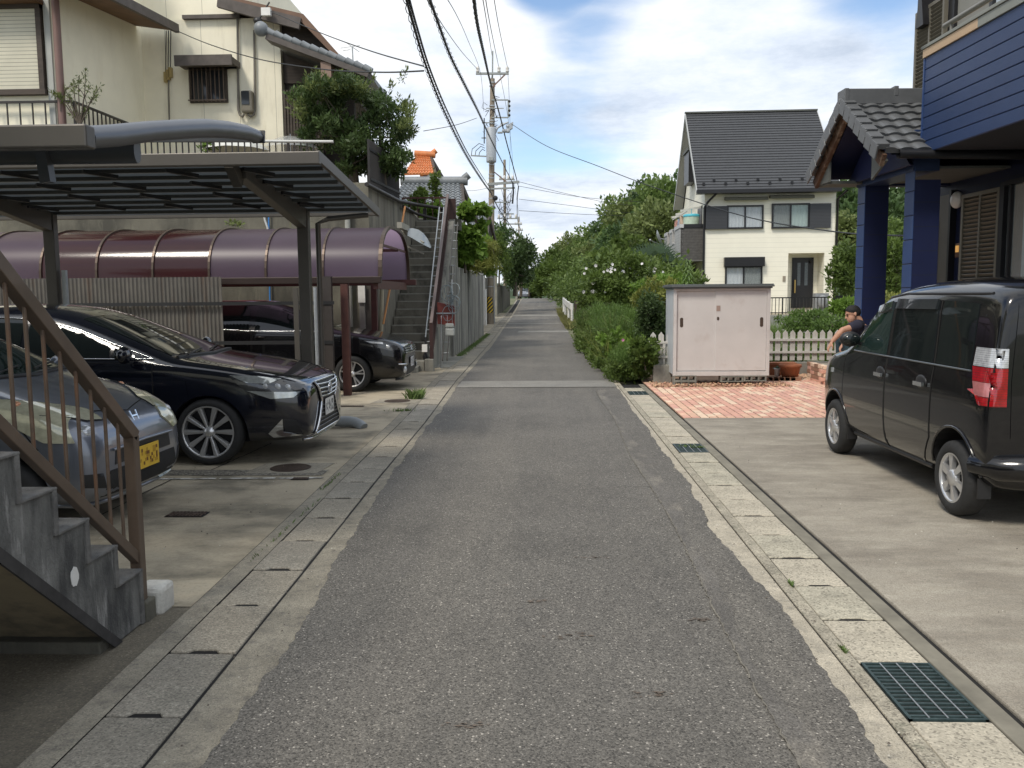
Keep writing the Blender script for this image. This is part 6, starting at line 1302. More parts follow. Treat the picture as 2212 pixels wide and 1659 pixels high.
f = MB(); z1 = P(1550, 664, 14.75).z; f.box(xm+.01, xm+.075, 14.752, 14.757, z1-.06, z1+.03); f.build('faded_sticker', mat('tan_sticker', (.33, .24, .2), .7, var=.1), t)
f = MB(); z1 = P(1550, 688, 14.75).z; f.ball((xm+.04, 14.755, z1), (.022, .012, .03), 8, 6); f.build('lock', M_IRON, t)
f = MB(); f.box(xl-.06, xr2+.05, 14.66, yb+.05, zs+.012, zs+.045); f.box(xl-.03, xr2+.025, 14.69, yb+.02, zs-.015, zs+.011); f.box(xl-.05, xr2+.04, 14.67, yb+.04, zs+.046, zs+.062); f.build('roof', mat('slate_roof_trim', (.13, .14, .14), .5, .2, var=.1), t, bevel=.004)
def block(x, y, z, lab):
    L_, W_, Hh = .39, .19, .10; f = MB()
    f.box(x, x+L_, y, y+W_, z, z+.02); f.box(x, x+L_, y, y+W_, z+Hh-.02, z+Hh)
    for i in range(4): xx = x+i*(L_-.03)/3; f.box(xx, xx+.03, y+.004, y+W_-.004, z+.02, z+Hh-.02)
    tag(f.build('concrete_block', M_CONC, bevel=.004), lab, 'concrete block', 'hollow concrete blocks under the shed')
block(xl-.0, 14.72, .0, 'lower hollow block under the left front corner of the shed'); block(xl+.0, 14.73, .1, 'upper hollow block under the left front corner of the shed'); block(xl+.80, 14.73, .08, 'hollow block under the middle of the shed'); block(xr2-.42, 14.73, .09, 'hollow block under the right front corner of the shed'); block(xl, 15.5, .1, 'hollow block at the back of the shed')
# gravel chips around it
s = MB(); r = random.Random(8)
def stone(mb, x, y, z, q): 
    a = [(x+r.uniform(-q, q)*.3+q*dx, y+q*dy, z+q*dz*.7) for dx, dy, dz in ((1, 0, 0), (0, 1, 0), (-1, 0, 0), (0, -1, 0), (0, 0, 1))]; mb.add(a, [(0, 1, 4), (1, 2, 4), (2, 3, 4), (3, 0, 4)])
for i in range(1500): s.m = r.randint(0, 2); stone(s, r.uniform(1.85, xr2+.35), 14.62+abs(r.gauss(0, .3))-max(0, .12*r.random()), .012+(r.random()**2)*.05, r.uniform(.012, .03))
for i in range(260): s.m = r.randint(0, 2); stone(s, 4.95+r.gauss(0, .22), 16.4+r.gauss(0, .15), .02, r.uniform(.015, .035))
o = s.build('gravel', [mat('chip_pink', (.50, .27, .18), .9, var=.2), mat('chip_tan', (.52, .36, .22), .9, var=.2), mat('chip_brown', (.30, .17, .11), .9, var=.2)], kind='stuff'); o['label'] = 'pink and tan gravel chips around the foot of the shed'; o['category'] = 'gravel'
# ---- picket fence on a low kerb
YFN = 16.95
M_PK = mat('picket_white', (.52, .50, .46), .65, var=.08, vs=4, layers=((8, (2, 2, .5), .55, .7, (.38, .35, .3), .5),))
def picket_fence(lab, x0, x1, Y, ztop_, zbot, step=.1435):
    t = thing('picket_fence', lab, 'fence', (x0, Y, 0)); n = int((x1-x0)/step)
    hh = ztop_-zbot
    for i in range(n):
        x = x0+i*step+.02; f = MB()
        w2 = .048; pts = [(x-w2, zbot), (x+w2, zbot), (x+w2, ztop_-.06), (x, ztop_), (x-w2, ztop_-.06)]
        f.prism([(a, Y-.012, b) for a, b in pts], (0, .018, 0)); f.box(x-.006, x+.006, Y-.016, Y-.012, zbot, ztop_-.05); f.build('picket', M_PK, t)
    f = MB(); za, zb3 = ztop_-.19, zbot+.16
    f.box(x0-.06, x1, Y-.05, Y-.014, za-.022, za+.022); f.box(x0-.06, x1, Y-.05, Y-.014, zb3-.022, zb3+.022); f.build('rail', M_PK, t, bevel=.003)
    f = MB(); f.box(x0+.19, x0+.235, Y-.045, Y-.005, .1, ztop_-.17); f.build('post', M_PK, t); return t
zt4 = P(1700, 713, YFN).z; zb4 = P(1700, 776, YFN).z
picket_fence('white plastic picket fence behind the flower pots and the man', P(1658, 720, YFN).x-.25, 7.9, YFN, zt4, zb4-.02)
picket_fence('short length of white picket fence overgrown with weeds left of the shed', P(1405, 720, 15.55).x+.03, P(1462, 720, 15.55).x, 15.55, P(1410, 717, 15.55).z, P(1410, 790, 15.55).z)
s = MB(); s.box(P(1628, 0, YFN).x, 9, YFN-.06, YFN+.10, -.05, P(1700, 782, YFN).z); tag(s.build('low_kerb_wall', mat('kerb_wall', (.20, .19, .165), .9, var=.2, vs=4), bevel=.01), 'low concrete kerb wall the picket fence stands on', 'wall')
s = MB(); a = P(1411, 788, 15.35); s.box(a.x, P(1438, 788, 15.35).x+.1, 15.3, 15.45, -.05, a.z); tag(s.build('concrete_post', M_CONC, bevel=.015), 'grey concrete stub wall left of the shed under the short white fence', 'wall')
# garden bed beyond
s = MB(); s.quad((1.3, 16.2, -.02), (14, 16.2, -.02), (14, 34, .0), (1.3, 34, .0)); s.build('garden', M_GROUND, kind='structure')
# brick planter by the van nose
t = thing('brick_planter', 'low brick planter wall just beyond the nose of the black van', 'planter', (4.95, 15.1, 0)); q = P(1776, 832, 14.9)
f = MB(); r = random.Random(2)
for i in range(5):
    for j in range(4):
        f.m = r.randint(0, 2); o_ = .1 if i % 2 else 0; f.box(q.x+j*.215-o_*.5+.03, q.x+j*.215+.205-o_*.5+.03, 14.9, 15.0, i*.068, i*.068+.060); f.box(q.x+.03, q.x+.128, 15.005+j*.215-o_*.5+.05, 15.205+j*.215-o_*.5+.05, i*.068, i*.068+.060)
f.build('bricks', [M_BR[0], M_BR[3], mat('brown_brick', (.30, .17, .11), .9, var=.2)], t, bevel=.003); f = MB(); f.box(q.x+.04, q.x+.8, 14.91, 15.9, 0, .30); f.build('mortar', M_LSAND, t)
# pots
def pot(lab, x, y, r0, r1, h, m, z=0, plant=None, grp=None):
    t = thing('flower_pot', lab, 'flower pot', (x, y, z), group=grp); f = MB(); f.lathe([(.001, 0), (r0, 0), (r1*.97, h*.82), (r1*1.08, h*.83), (r1*1.08, h), (r1*.95, h), (r1*.9, h*.88), (.001, h*.87)], (x, y, z), (0, 0, 1), 24); f.build('pot', m, t)
    if plant:
        f = MB(); r = random.Random(int(x*100))
        for i in range(46):
            a = r.uniform(0, 6.28); e = r.uniform(.2, 1.4); l = r.uniform(.03, .085); d = Vector((math.cos(a)*math.cos(e), math.sin(a)*math.cos(e), math.sin(e))); p = Vector((x, y, z+h*.87))+Vector((math.cos(a), math.sin(a), 0))*r.uniform(0, r1*.6); sd_ = d.cross(Vector((0, 0, 1))).normalized()*.014
            f.add([p, p+d*l*.6+sd_, p+d*l, p+d*l*.6-sd_], [(0, 1, 2, 3)])
        f.build('succulent', plant, t)
    return t
M_TERR = mat('terracotta', (.33, .12, .055), .8, var=.15, vs=6, layers=((8, (1, 1, 1), .6, .75, (.45, .28, .2), .4),)); M_SUC = mat('succulent_green', (.09, .15, .10), .6, var=.4, vs=40); M_POTW = mat('white_pot', (.62, .61, .58), .6, var=.05)
a = PG(1664, 808); pot('big terracotta flower pot beside the shed', a.x+.02, 15.75, .13, .185, .30, M_TERR)
t = thing('trough', 'long terracotta trough planter behind the small white pots', 'planter', (P(1692, 800, 16.3).x, 16.35, 0)); a = P(1655, 785, 16.3).x; b = P(1712, 785, 16.3).x; f = MB(); f.prism([(a, 16.25, .05), (b, 16.25, .05), (b+.04, 16.22, .27), (a-.04, 16.22, .27)], (0, .2, 0)); f.box(a-.05, b+.05, 16.2, 16.44, .25, .29); f.build('trough_body', M_TERR, t)
for k, (px, w_, lab) in enumerate(((1677, .05, 'leftmost small white pot of succulents, touching the terracotta pot'), (1694, .055, 'white pot of succulents with a printed number 2, in the middle of the row'), (1712, .06, 'round white pot of succulents right of the numbered pot'), (1721, .05, 'tall white pot at the right end of the succulent row'))):
    q = P(px, 800, 15.9); tt = pot(lab, q.x, 15.85 if k < 3 else 15.98, w_*.8, w_, .15, M_POTW, .07, M_SUC, 'small white pots of succulents')
    if k == 1:
        f = MB(); f.box(q.x-.05, q.x+.05, 15.775, 15.785, .075, .215); lb = f.build('sign_panel', mat('dark_label', (.07, .08, .085), .6, var=.1), tt)
        f = MB(); f.box(q.x-.034, q.x+.034, 15.770, 15.774, .09, .20); f.build('paper', mat('label_paper', (.42, .44, .42), .6, var=.05), tt)
        cu = bpy.data.curves.new('two', 'FONT'); cu.body = '2'; cu.size = .11; cu.extrude = .001; cu.align_x = 'CENTER'; o2_ = bpy.data.objects.new('tmp', cu); C.objects.link(o2_); cu.materials.append(M_BLKF); bpy.context.view_layer.update(); o = bpy.data.objects.new('numeral', bpy.data.meshes.new_from_object(o2_.evaluated_get(bpy.context.evaluated_depsgraph_get()))); C.objects.link(o); bpy.data.objects.remove(o2_); o.parent = tt; o.matrix_local = world_of(tt).inverted() @ Matrix.Translation((q.x, 15.768, .108)) @ Matrix.Rotation(R(90), 4, 'X')
for k in range(6):
    q = P(1657+k*12.2, 818, 15.6); s = MB(); s.box(q.x-.095, q.x+.095, 15.55, 15.65, .012, .075); tag(s.build('loose_brick', [MATS['brown_brick']], bevel=.006), 'brown brick in the edging row in front of the pots, %s from the shed' % ORD[k].replace('nearest', 'first'), 'brick', 'edging bricks in front of the flower pots')
# ---- white house
WY = 38.5; WR = Matrix.Translation((P(1520, 600, WY).x, WY, 0)) @ Matrix.Rotation(R(-1.6), 4, 'Z')
WX = P(1520, 600, WY).x
def Wp(px, py, dy=0.0):
    """white-house axes: intersect the pixel ray with the plane y'=dy"""
    Wi = WR.inverted(); o = Wi @ Vector((0, 0, CAM_H)); d = Wi.to_3x3() @ ray(px, py); t_ = (dy-o.y)/d.y; return o+d*t_
W = lambda: MB(WR)
M_WH = lines(mat('cream_siding', (.86, .83, .70), .7, var=.03, vs=2), .21, .010, 2, .26)
M_SLATE = mat('dark_slate', (.050, .052, .056), .5, var=.1, vs=6, stretch=(1, 1, 1))
t = thing('white_house', 'cream two storey house with steep dark roof beyond the garden', 'house', WR @ Vector((3, 3, 0)), R(-1.6))
xr3 = Wp(1801, 600).x; ez3 = Wp(1660, 411).z; DW = 7.0; rz3 = Wp(1620, 243, DW/2).z; gz3 = Wp(1600, 668).z
do = Wp(1703, 547); dx1 = Wp(1781, 547).x
f = W(); f.box(0, do.x, 0, DW, gz3-.4, ez3-.05); f.box(do.x, xr3, 1.0, DW, gz3-.4, ez3-.05); f.box(do.x, dx1, 0, 1.0, do.z, ez3-.05); f.box(dx1, xr3, 0, .9999, gz3-.4, ez3-.05)
f.prism([(0.01, 0.1, ez3-.06), (0.01, DW-.1, ez3-.06), (0.01, DW/2, rz3-.25)], (xr3-.02, 0, 0)); f.build('wall', M_WH, t)
f = MB(); ov = .55; xl4, xr4 = Wp(1505, 411, -ov).x, Wp(1818, 400, -ov).x
e_z = ez3-.02; sl = (rz3-e_z)/(DW/2+ov)
tiles(f, (xl4, -ov, e_z), (xr4, -ov, e_z), (xl4, DW/2, rz3), (xr4, DW/2, rz3), 30, 1, .0, .03, True); tiles(f, (xl4, DW+ov, e_z), (xr4, DW+ov, e_z), (xl4, DW/2, rz3), (xr4, DW/2, rz3), 30, 1, .0, .03, True)
f.v = [WR @ v for v in f.v]; f.build('roof', M_SLATE, t)
f = W(); f.bar((xl4-.02, DW/2, rz3+.05), (xr4+.02, DW/2, rz3+.05), .16, .07); f.build('ridge_cap', M_SOFF, t)
for x in (xl4, xr4):
    f = W()
    for a, b in ((-ov, DW/2), (DW+ov, DW/2)): f.bar((x, a, e_z-.06), (x, b, rz3-.06), .03, .17)
    f.build('barge_board', mat('barge_grey', (.42, .43, .42), .6, var=.05), t)
f = W(); f.add([(xl4, DW+ov, e_z-.05), (.02, DW+ov, e_z-.05), (.02, DW/2, rz3-.06), (xl4, DW/2, rz3-.06)], [(0, 1, 2, 3)]); f.add([(xl4, -ov, e_z-.05), (.02, -ov, e_z-.05), (.02, DW/2, rz3-.06), (xl4, DW/2, rz3-.06)], [(0, 1, 2, 3)]); f.build('verge_soffit', mat('pale_soffit', (.55, .54, .50), .7, var=.03), t)
f = W(); f.box(xl4, xr4, -ov-.12, -ov+.03, e_z-.14, e_z+.02); f.build('gutter', M_BLKF, t); f = W(); f.box(xl4+.05, xr4-.05, -ov+.03, .0, e_z-.12, e_z-.09); f.build('eave_soffit', M_SOFF, t)
f = W(); f.tube([(.45, -ov, e_z-.1), (.12, -.1, e_z-.45), (-.02, -.05, e_z-.7), (-.02, -.05, gz3-.4)], .05, 8); f.tube([(xr3+.3, -ov, e_z-.1), (xr3+.06, -.05, e_z-.4), (xr3+.05, -.05, gz3-.4)], .05, 8); f.build('downpipe', M_BLKF, t)
for k in range(12):
    px = 1544+k*20; py = 388 if k % 2 == 0 else 379
    q = Wp(1778*0+ (2500+(612+k*92.5)*.452)*.5486, 0, 0); v = .055 if k % 2 == 0 else .10; z = lerp(e_z, rz3, v); y = lerp(-ov, DW/2, v); f = W(); f.box(lerp(xl4, xr4, (k+.7)/13)-.05, lerp(xl4, xr4, (k+.7)/13)+.05, y-.05, y+.05, z+.02, z+.13); f.build('snow_guard', M_BLKF, t)
M_CURT = mat('lace_curtain', (.50, .54, .58), .8, var=.12, vs=5, stretch=(6, 1, .6)); M_CURT2 = mat('green_curtain', (.33, .44, .42), .8, var=.15, vs=5, stretch=(7, 1, .6)); M_CURT3 = mat('dim_curtain', (.13, .15, .15), .6, var=.2, vs=5, stretch=(7, 1, .6))
def wwin(p0, p1, cur, side=None, hood=True, box=None):
    a, b = Wp(*p0), Wp(*p1); w_ = thing_part('window', t); fw = .07; x0, x1, z1, z0 = a.x, b.x, a.z, b.z
    f = W(); f.box(x0, x1, -.09, -.003, z1-fw, z1); f.box(x0, x1, -.12, -.003, z0, z0+fw); f.box(x0, x0+fw, -.09, -.003, z0+fw, z1-fw); f.box(x1-fw, x1, -.09, -.003, z0+fw, z1-fw); xm = (x0+x1)/2; f.box(xm-.035, xm+.035, -.08, -.003, z0+fw, z1-fw); f.build('frame', M_BLKF, w_)
    for (u0, u1, c_) in ((x0+fw, xm-.035, cur[0]), (xm+.035, x1-fw, cur[1])):
        f = W(); f.grid(lambda u, v: (lerp(u0, u1, u), -.03+.012*math.sin(u*28), lerp(z0+fw, z1-fw, v)), 30, 1); f.build('curtain', c_, w_)
        f = W(); f.quad((u0, -.055, z0+fw), (u1, -.055, z0+fw), (u1, -.055, z1-fw), (u0, -.055, z1-fw)); f.build('pane', MATS['thin_glass'], w_)
    if hood: f = W(); f.prism([(x0-.12, -.02, z1+.24), (x1+.15, -.02, z1+.24), (x1+.15, -.02, z1+.36), (x0-.12, -.02, z1+.36)], (0, -.25, -.05)); f.build('hood', mat('olive_hood', (.10, .10, .075), .6, var=.05), w_)
    if side is not None:
        sa, sb = (Wp(side[0], p0[1]+4).x, x0) if side[0] < p0[0] else (x1, Wp(side[0], p0[1]).x)
        f = W(); f.box(sa, sb, -.14, -.003, z0+.0, z1-.03); f.build('shutter_box', lines(mat('shutter_box_dark', (.045, .048, .055), .5, var=.05), .062, .02, 2, .6), w_)
    if box: f = W(); f.box(x0-.06, x1+.06, -.26, -.003, z1-.02, z1+.38); f.build('shutter_housing', M_BLKF, w_)
wwin((1570, 444), (1648, 494), (M_CURT, M_CURT), (1524,)); wwin((1667, 440), (1747, 493), (M_CURT3, M_CURT2), (1794,)); wwin((1566, 575), (1645, 640), (M_CURT, M_CURT3), None, False, True)
# door in its recess
d0, d1 = Wp(1711, 557, 1.0), Wp(1754, 665, 1.0); dr = thing_part('front_door', t); f = W(); f.box(d0.x, d1.x, .93, .999, d1.z, d0.z); f.build('leaf', M_BLKF, dr)
f = W()
for u in (.32, .66): xx = lerp(d0.x, d1.x, u); f.box(xx-.07, xx+.07, .92, .929, lerp(d1.z, d0.z, .45), lerp(d1.z, d0.z, .9))
f.build('glazing', mat('dark_slot', (.10, .12, .13), .2, var=.2, vs=20), dr); f = W(); f.bar((d0.x+.12, .86, lerp(d1.z, d0.z, .3)), (d0.x+.12, .86, lerp(d1.z, d0.z, .56)), .05, .05); f.build('handle', MATS['brass'], dr)
f = W(); q = Wp(1761, 562, .5); f.ball((dx1-.35, .9, do.z-.35), (.07, .08, .08), 8, 6); f.build('porch_lamp', M_BLKF, t); f = W(); q = Wp(1707, 602, 0); f.box(do.x-.22, do.x-.1, -.03, -.002, q.z-.12, q.z+.12); f.build('intercom', mat('intercom_tan', (.3, .26, .2), .5, var=.1), t)
# gable window, and side balcony with washing
f = W(); a = 1.35; f.box(-.35, .01, 2.7, 4.3, ez3+.75, ez3+2.2); gw = f.build('gable_window', M_BLKF, t); f = W(); f.box(-.42, .0, 2.6, 4.4, ez3+2.2, ez3+2.33); f.build('window_hood', M_SOFF, t)
bl = thing_part('balcony', t); bx = Wp(1470, 500, .25).x; bz1, bz0 = Wp(1490, 484, .2).z, Wp(1490, 562, .2).z; M_BT = mat('grey_brick_cladding', (.085, .08, .075), .8, var=.25, vs=9)
f = W(); f.box(bx, -.01, .2, .32, bz0, bz1-.16); f.build('front_panel', lines(M_BT, .12, .012, 2, .6), bl); f = W(); f.box(bx-.03, .0, .17, .36, bz1-.159, bz1); f.build('front_cap', M_BLKF, bl)
YBK = 6.4; M_BW = lines(mat('pale_grey_cladding', (.40, .40, .39), .7, var=.08, vs=2), .12, .01, 2, .35); f = W(); gaps = ((2.2, 3.2), (4.2, 5.2)); f.box(bx-.02, bx+.10, .2, 2.2, bz0, bz1-.16); f.box(bx-.02, bx+.10, 3.2, 4.2, bz0, bz1-.16); f.box(bx-.02, bx+.10, 5.2, YBK, bz0, bz1-.16)
for a, b in gaps: f.box(bx-.02, bx+.10, a, b, bz0, bz1-.75)
f.build('side_panel', M_BW, bl); f = W()
for a, b in ((.15, 2.2), (3.2, 4.2), (5.2, YBK)): f.box(bx-.05, bx+.13, a, b, bz1-.159, bz1-.0)
for a, b in gaps: f.box(bx-.05, bx+.13, a, b, bz1-.75, bz1-.70)
f.build('side_cap', mat('pale_cap', (.5, .5, .5), .6, var=.05), bl)
f = W()
for a, b in gaps: f.box(bx+.0, bx+.04, a, b, bz1-.10, bz1-.04)
f.build('gap_rail', M_BLKF, bl); f = W(); f.box(bx-.02, 0, .2, YBK, bz0-.04, bz0-.002); f.build('floor', mat('balcony_soffit', (.16, .16, .15), .8, var=.1), bl)
f = W(); f.box(bx+.3, -.01, YBK-.5, YBK+.4, gz3-.4, bz0-.05); f.build('lower_side', M_BT, t)
f = W(); f.box(-.03, .0, .6, 1.9, bz0+.1, bz1+.85); f.box(-.03, 0, 2.4, 3.6, gz3+.1, bz0-.15); f.build('side_window', M_BLKF, t)
# drying rack, laundry and dish
lr = thing('laundry_rack', 'white laundry drying arms over the balcony of the cream house', 'drying rack', WR @ Vector((bx+.4, 2, bz1))); f = W()
for y in (.9, 2.6, 4.2):
    z = bz1+.75; f.bar((-.02, y, z+.05), (bx+.05, y-.1, z-.12), .03, .10)
f.bar((bx+.35, .7, bz1+.62), (bx+.2, 4.8, bz1+.58), .04, .04); f.build('arms', mat('rack_white', (.6, .6, .55), .5, var=.05), lr)
def cloth(lab, y, w_, z1, h, m, nm='laundry', x=None):
    f = W(); x = bx+.3 if x is None else x; f.grid(lambda u, v: (x+.05*math.sin(u*9+v*2), y+w_*u, z1-h*v), 10, 6); o = f.build(nm, m); tag(o, lab, 'laundry'); s_ = o.modifiers.new('s', 'SOLIDIFY'); s_.thickness = .015
cloth('pink towel hanging at the far end of the balcony', 4.0, 1.0, bz1+.5, .9, mat('pink_cloth', (.62, .33, .25), .9, var=.2, vs=5)); cloth('beige shirt hanging in the middle of the balcony washing', 2.2, .7, bz1+.55, .6, mat('beige_cloth', (.5, .38, .28), .9, var=.2, vs=5)); cloth('blue grey shirt hanging beside the pink towel', 3.0, .7, bz1+.5, .6, mat('bluegrey_cloth', (.28, .32, .4), .9, var=.2, vs=5))
ph = thing('peg_hanger', 'turquoise peg hanger with pale green cloths near the front of the balcony', 'laundry hanger', WR @ Vector((bx+.5, .9, bz1+.3))); f = W(); c_ = (bx+.55, .8, bz1+.42); f.lathe([(.36, -.06), (.38, .02), (.3, .06)], c_, (0, 0, 1), 16); f.tube([c_, (c_[0], c_[1], c_[2]+.3)], .015, 6); f.build('hoop', mat('turquoise', (.08, .45, .55), .5, var=.05), ph); f = W(); f.lathe([(.33, -.5), (.35, -.06)], c_, (0, 0, 1), 12); f.build('cloths', mat('pale_green_cloth', (.50, .60, .48), .9, var=.12, vs=7), ph)
sd_ = thing('satellite_dish', 'grey satellite dish on the far corner of the balcony of the cream house', 'satellite dish', WR @ Vector((bx-.3, YBK-.3, bz1-.3))); f = W(); c_ = Vector((bx-.35, YBK-.6, bz1-.25)); f.grid(lambda u, v: c_+Vector((-.10+.12*v*v, 0, 0))+Vector((-.15*math.sin(2*math.pi*u)*v, .38*math.cos(2*math.pi*u)*v, .42*math.sin(2*math.pi*u)*v)), 20, 5); f.build('dish', M_STEEL, sd_); f = W(); f.tube([c_, c_+Vector((.5, 0, -.12))], .03, 6); f.tube([c_+Vector((0, 0, -.3)), c_+Vector((-.45, -.2, -.12))], .02, 6); f.ball(c_+Vector((-.48, -.2, -.1)), .06, 8, 6); f.build('arm', M_STEEL, sd_)
# retaining wall, railing in front of house
YG = 34.2; zg = P(1700, 681, YG).z
s = MB(); s.quad((WX-3, YG+.1, zg-.002), (30, YG+.1, zg-.002), (30, 60, zg+.2), (WX-3, 60, zg+.2)); s.build('house_plot', M_LOT, kind='structure')
t = thing('block_wall', 'grey concrete block retaining wall below the black railing', 'wall', (8, YG, 0)); f = MB(); f.box(P(1450, 0, YG).x, 22, YG, YG+.2, -.2, zg); bwm = mat('grey_block', (.30, .30, .28), .9, var=.25, vs=2.5); lines(bwm, .2, .012, 2, .5); lines(bwm, .4, .012, 0, .4); f.build('blocks', bwm, t)
a = P(1600, 644, YG+.15); b = P(1797, 642, YG+.15); rail_run('black metal railing in front of the cream house', [a, b], M_BLKF, a.z-zg-.02, .135, .011)
s = MB(); a = P(1797, 641, YG+.3); s.box(a.x+.05, P(1858, 641, YG).x+2, YG+.25, YG+.32, zg, a.z+.05); tag(s.build('dark_fence', mat('dark_fence', (.02, .022, .02), .7, var=.2)), 'dark solid fence between the cream house and the blue porch pillar', 'fence')
s = MB(); a = P(1768, 660, 37); s.box(a.x-.25, a.x+.3, 36.6, 37, zg, zg+.85); s.ball((a.x, 36.5, zg+.5), (.2, .1, .28), 10, 8); tag(s.build('appliance', mat('grey_cover', (.25, .26, .27), .7, var=.2, vs=5)), 'small grey appliance standing behind the black railing right of the black door', 'appliance')
# guard rail and wooden posts by the far culvert
t = thing('guard_rail', 'white guard rail at the bend beyond the weeds', 'guard rail', (P(1222, 660, 44).x, 44, H(44))); f = MB()
pts = [P(1216, 648, 52), P(1219, 651, 48), P(1226, 657, 43), P(1233, 662, 40)]
for a, b in zip(pts, pts[1:]): f.bar(a, b, .05, .28)
f.build('beam', M_WHITE, t)
for p_ in pts: f = MB(); f.tube([(p_.x+.06, p_.y, H(p_.y)-.1), (p_.x+.06, p_.y, p_.z+.15)], .07, 8); f.build('post', M_WHITE, t)
s = MB(); a = P(1246, 665, 41); s.box(a.x-.12, a.x+.3, 41, 41.2, 0, P(1246, 650, 41).z); s.box(a.x+.5, a.x+.7, 41, 41.15, 0, P(1250, 652, 41).z); tag(s.build('timber_post', M_WOODD, bevel=.01), 'dark timber post at the end of the white guard rail', 'post')
# thin posts in far street
s = MB(); q = P(1116, 600, 95); s.tube([(q.x, 95, 0), (q.x, 95, P(1116, 596, 95).z)], .15, 8); tag(s.build('far_post', M_CONC), 'short pale post far down the left side of the road', 'post')
# ================================================================== UTILITY POLES AND WIRES
M_POLE = mat('pole_concrete', (.27, .225, .17), .85, var=.12, vs=2, layers=((3, (3, 3, .3), .5, .65, (.17, .145, .115), .6),))
M_TRF = mat('transformer_grey', (.40, .43, .46), .5, .1, var=.05)
M_ARM = mat('crossarm_galv', (.30, .32, .31), .6, .4, var=.1)
M_INS = mat('white_insulator', (.62, .60, .56), .3, var=.1)
M_WIRE = mat('wire_black', (.02, .022, .024), .6, var=0)
M_YEL = mat('hazard_yellow', (.62, .42, .03), .6, var=.1)
def pole1():
    Y = 44; top = P(1062, 115, Y); base = P(1060, 697, Y); x0, x1 = P(1059.5, 690, Y).x, P(1064, 170, Y).x; z0 = H(Y)
    t = thing('utility_pole', 'tall concrete utility pole with grey transformer and yellow black striped band', 'utility pole', (x0, Y, z0))
    def C_(py, dx=0.0, dy=0.0): q = P(1062, py, Y); k = (q.z-z0)/12.5; return Vector((lerp(x0, x1, k)+dx, Y+dy, q.z))
    f = MB(); f.tube([(x0, Y, z0-.2), C_(170)], [.185, .115], 16); f.build('shaft', M_POLE, t)
    f = MB(); f.tube([C_(172), C_(110)], .035, 8); f.tube([C_(195, -.1), C_(150, 0)], .02, 6); f.build('top_bracket', M_ARM, t)
    m = mat('hazard_stripes', (.62, .42, .03), .6, var=.05)
    # stripes: real helical bands
    f = MB(); za, zb5 = C_(676).z, C_(641).z; rr = .19; n = 28
    f.m = 0; f.lathe([(rr, 0), (rr, zb5-za)], (x0, Y, za), (0, 0, 1), 24)
    f.m = 1
    k = 0
    for s0 in range(-4, 9):
        for j in range(14):
            a0 = R(-180+j*180/14); a1 = R(-180+(j+1)*180/14)
            def zz2(a, o): return za+(s0*.20+o)+(a+math.pi)*.19
            c = [zz2(a0, 0), zz2(a1, 0), zz2(a1, .1), zz2(a0, .1)]; c = [min(max(v, za), zb5-.0) for v in c]
            if c[2]-c[1] > .002 or c[3]-c[0] > .002: r2 = rr+.004; f.quad((x0+r2*math.cos(a0), Y+r2*math.sin(a0), c[0]), (x0+r2*math.cos(a1), Y+r2*math.sin(a1), c[1]), (x0+r2*math.cos(a1), Y+r2*math.sin(a1), c[2]), (x0+r2*math.cos(a0), Y+r2*math.sin(a0), c[3]))
    f.build('striped_band', [M_YEL, M_BLKF], t)
    a = C_(353, 0, -.36); b = C_(279, 0, -.36); f = MB(); f.lathe([(.001, 0), (.24, .0), (.25, .08), (.25, b.z-a.z-.04), (.23, b.z-a.z), (.001, b.z-a.z+.05)], a, (0, 0, 1), 24); tr = f.build('transformer', M_TRF, t, )
    f = MB(); f.box(a.x-.2, a.x+.2, Y-.2, Y, a.z+.4, a.z+.5); f.box(a.x-.1, a.x+.1, Y-.65, Y-.58, a.z+.05, a.z+.22); f.tube([C_(290, .3, -.4), C_(290, .55, -.4)], .05, 8); f.build('brackets', M_ARM, t)
    def arm(py, pxa, pxb, th=.09, nm='crossarm', tilt=0, ins=(), m=M_ARM):
        qa, qb = P(pxa, py, Y-.15), P(pxb, py-tilt, Y-.15); f = MB(); f.bar(qa, qb, th, th); o = f.build(nm, m, t)
        for px in ins: q = P(px, py-tilt*.5, Y-.15); f = MB(); f.lathe([(.03, .0), (.09, .05), (.09, .10), (.06, .12), (.09, .18), (.08, .26), (.04, .30)], q+Vector((0, 0, .04)), (0, 0, 1), 12); f.build('insulator', M_INS, t)
    arm(159, 1028, 1099, .10, ins=(1032, 1078, 1096)); arm(216, 1062, 1098, .06); arm(254, 1062, 1098, .06); arm(265, 1041, 1066, .05); arm(336, 1017, 1052, .06, tilt=-2); arm(234, 1050, 1088, .04)
    arm(398, 1054, 1122, .12, tilt=5); arm(408, 1056, 1112, .08, tilt=2); arm(298, 1040, 1052, .05)
    f = MB(); f.bar(P(1098, 216, Y-.15), P(1098, 254, Y-.15), .07, .07); f.build('hoop_bar', M_ARM, t)
    f = MB(); f.bar(P(1092, 160, Y-.15), P(1062, 190, Y-.15), .06, .06); f.bar(P(1068, 372, Y-.15), P(1098, 396, Y-.15), .05, .05); f.build('strut', mat('rusty_strut', (.20, .12, .085), .7, .2, var=.1), t)
    f = MB(); r = random.Random(12)
    for py in (219, 229, 239, 249): f.ball(P(1100, py, Y-.15), .07, 8, 6)
    for (a, b) in (((1018, 336), (1046, 314)), ((1026, 338), (1047, 320)), ((1034, 338), (1048, 326))): f.tube([P(*a, Y-.15), P(a[0]+2, lerp(a[1], b[1], .5)-3, Y-.15), P(lerp(a[0], b[0], .6), b[1]-4, Y-.15), P(*b, Y-.15)], .018, 6)
    for k in range(12):
        x, y = r.uniform(1048, 1100), r.uniform(205, 300); pts = [P(x+r.uniform(-8, 8), y+r.uniform(-10, 10), Y-.2) for _ in range(4)]; f.tube(pts, .014, 5)
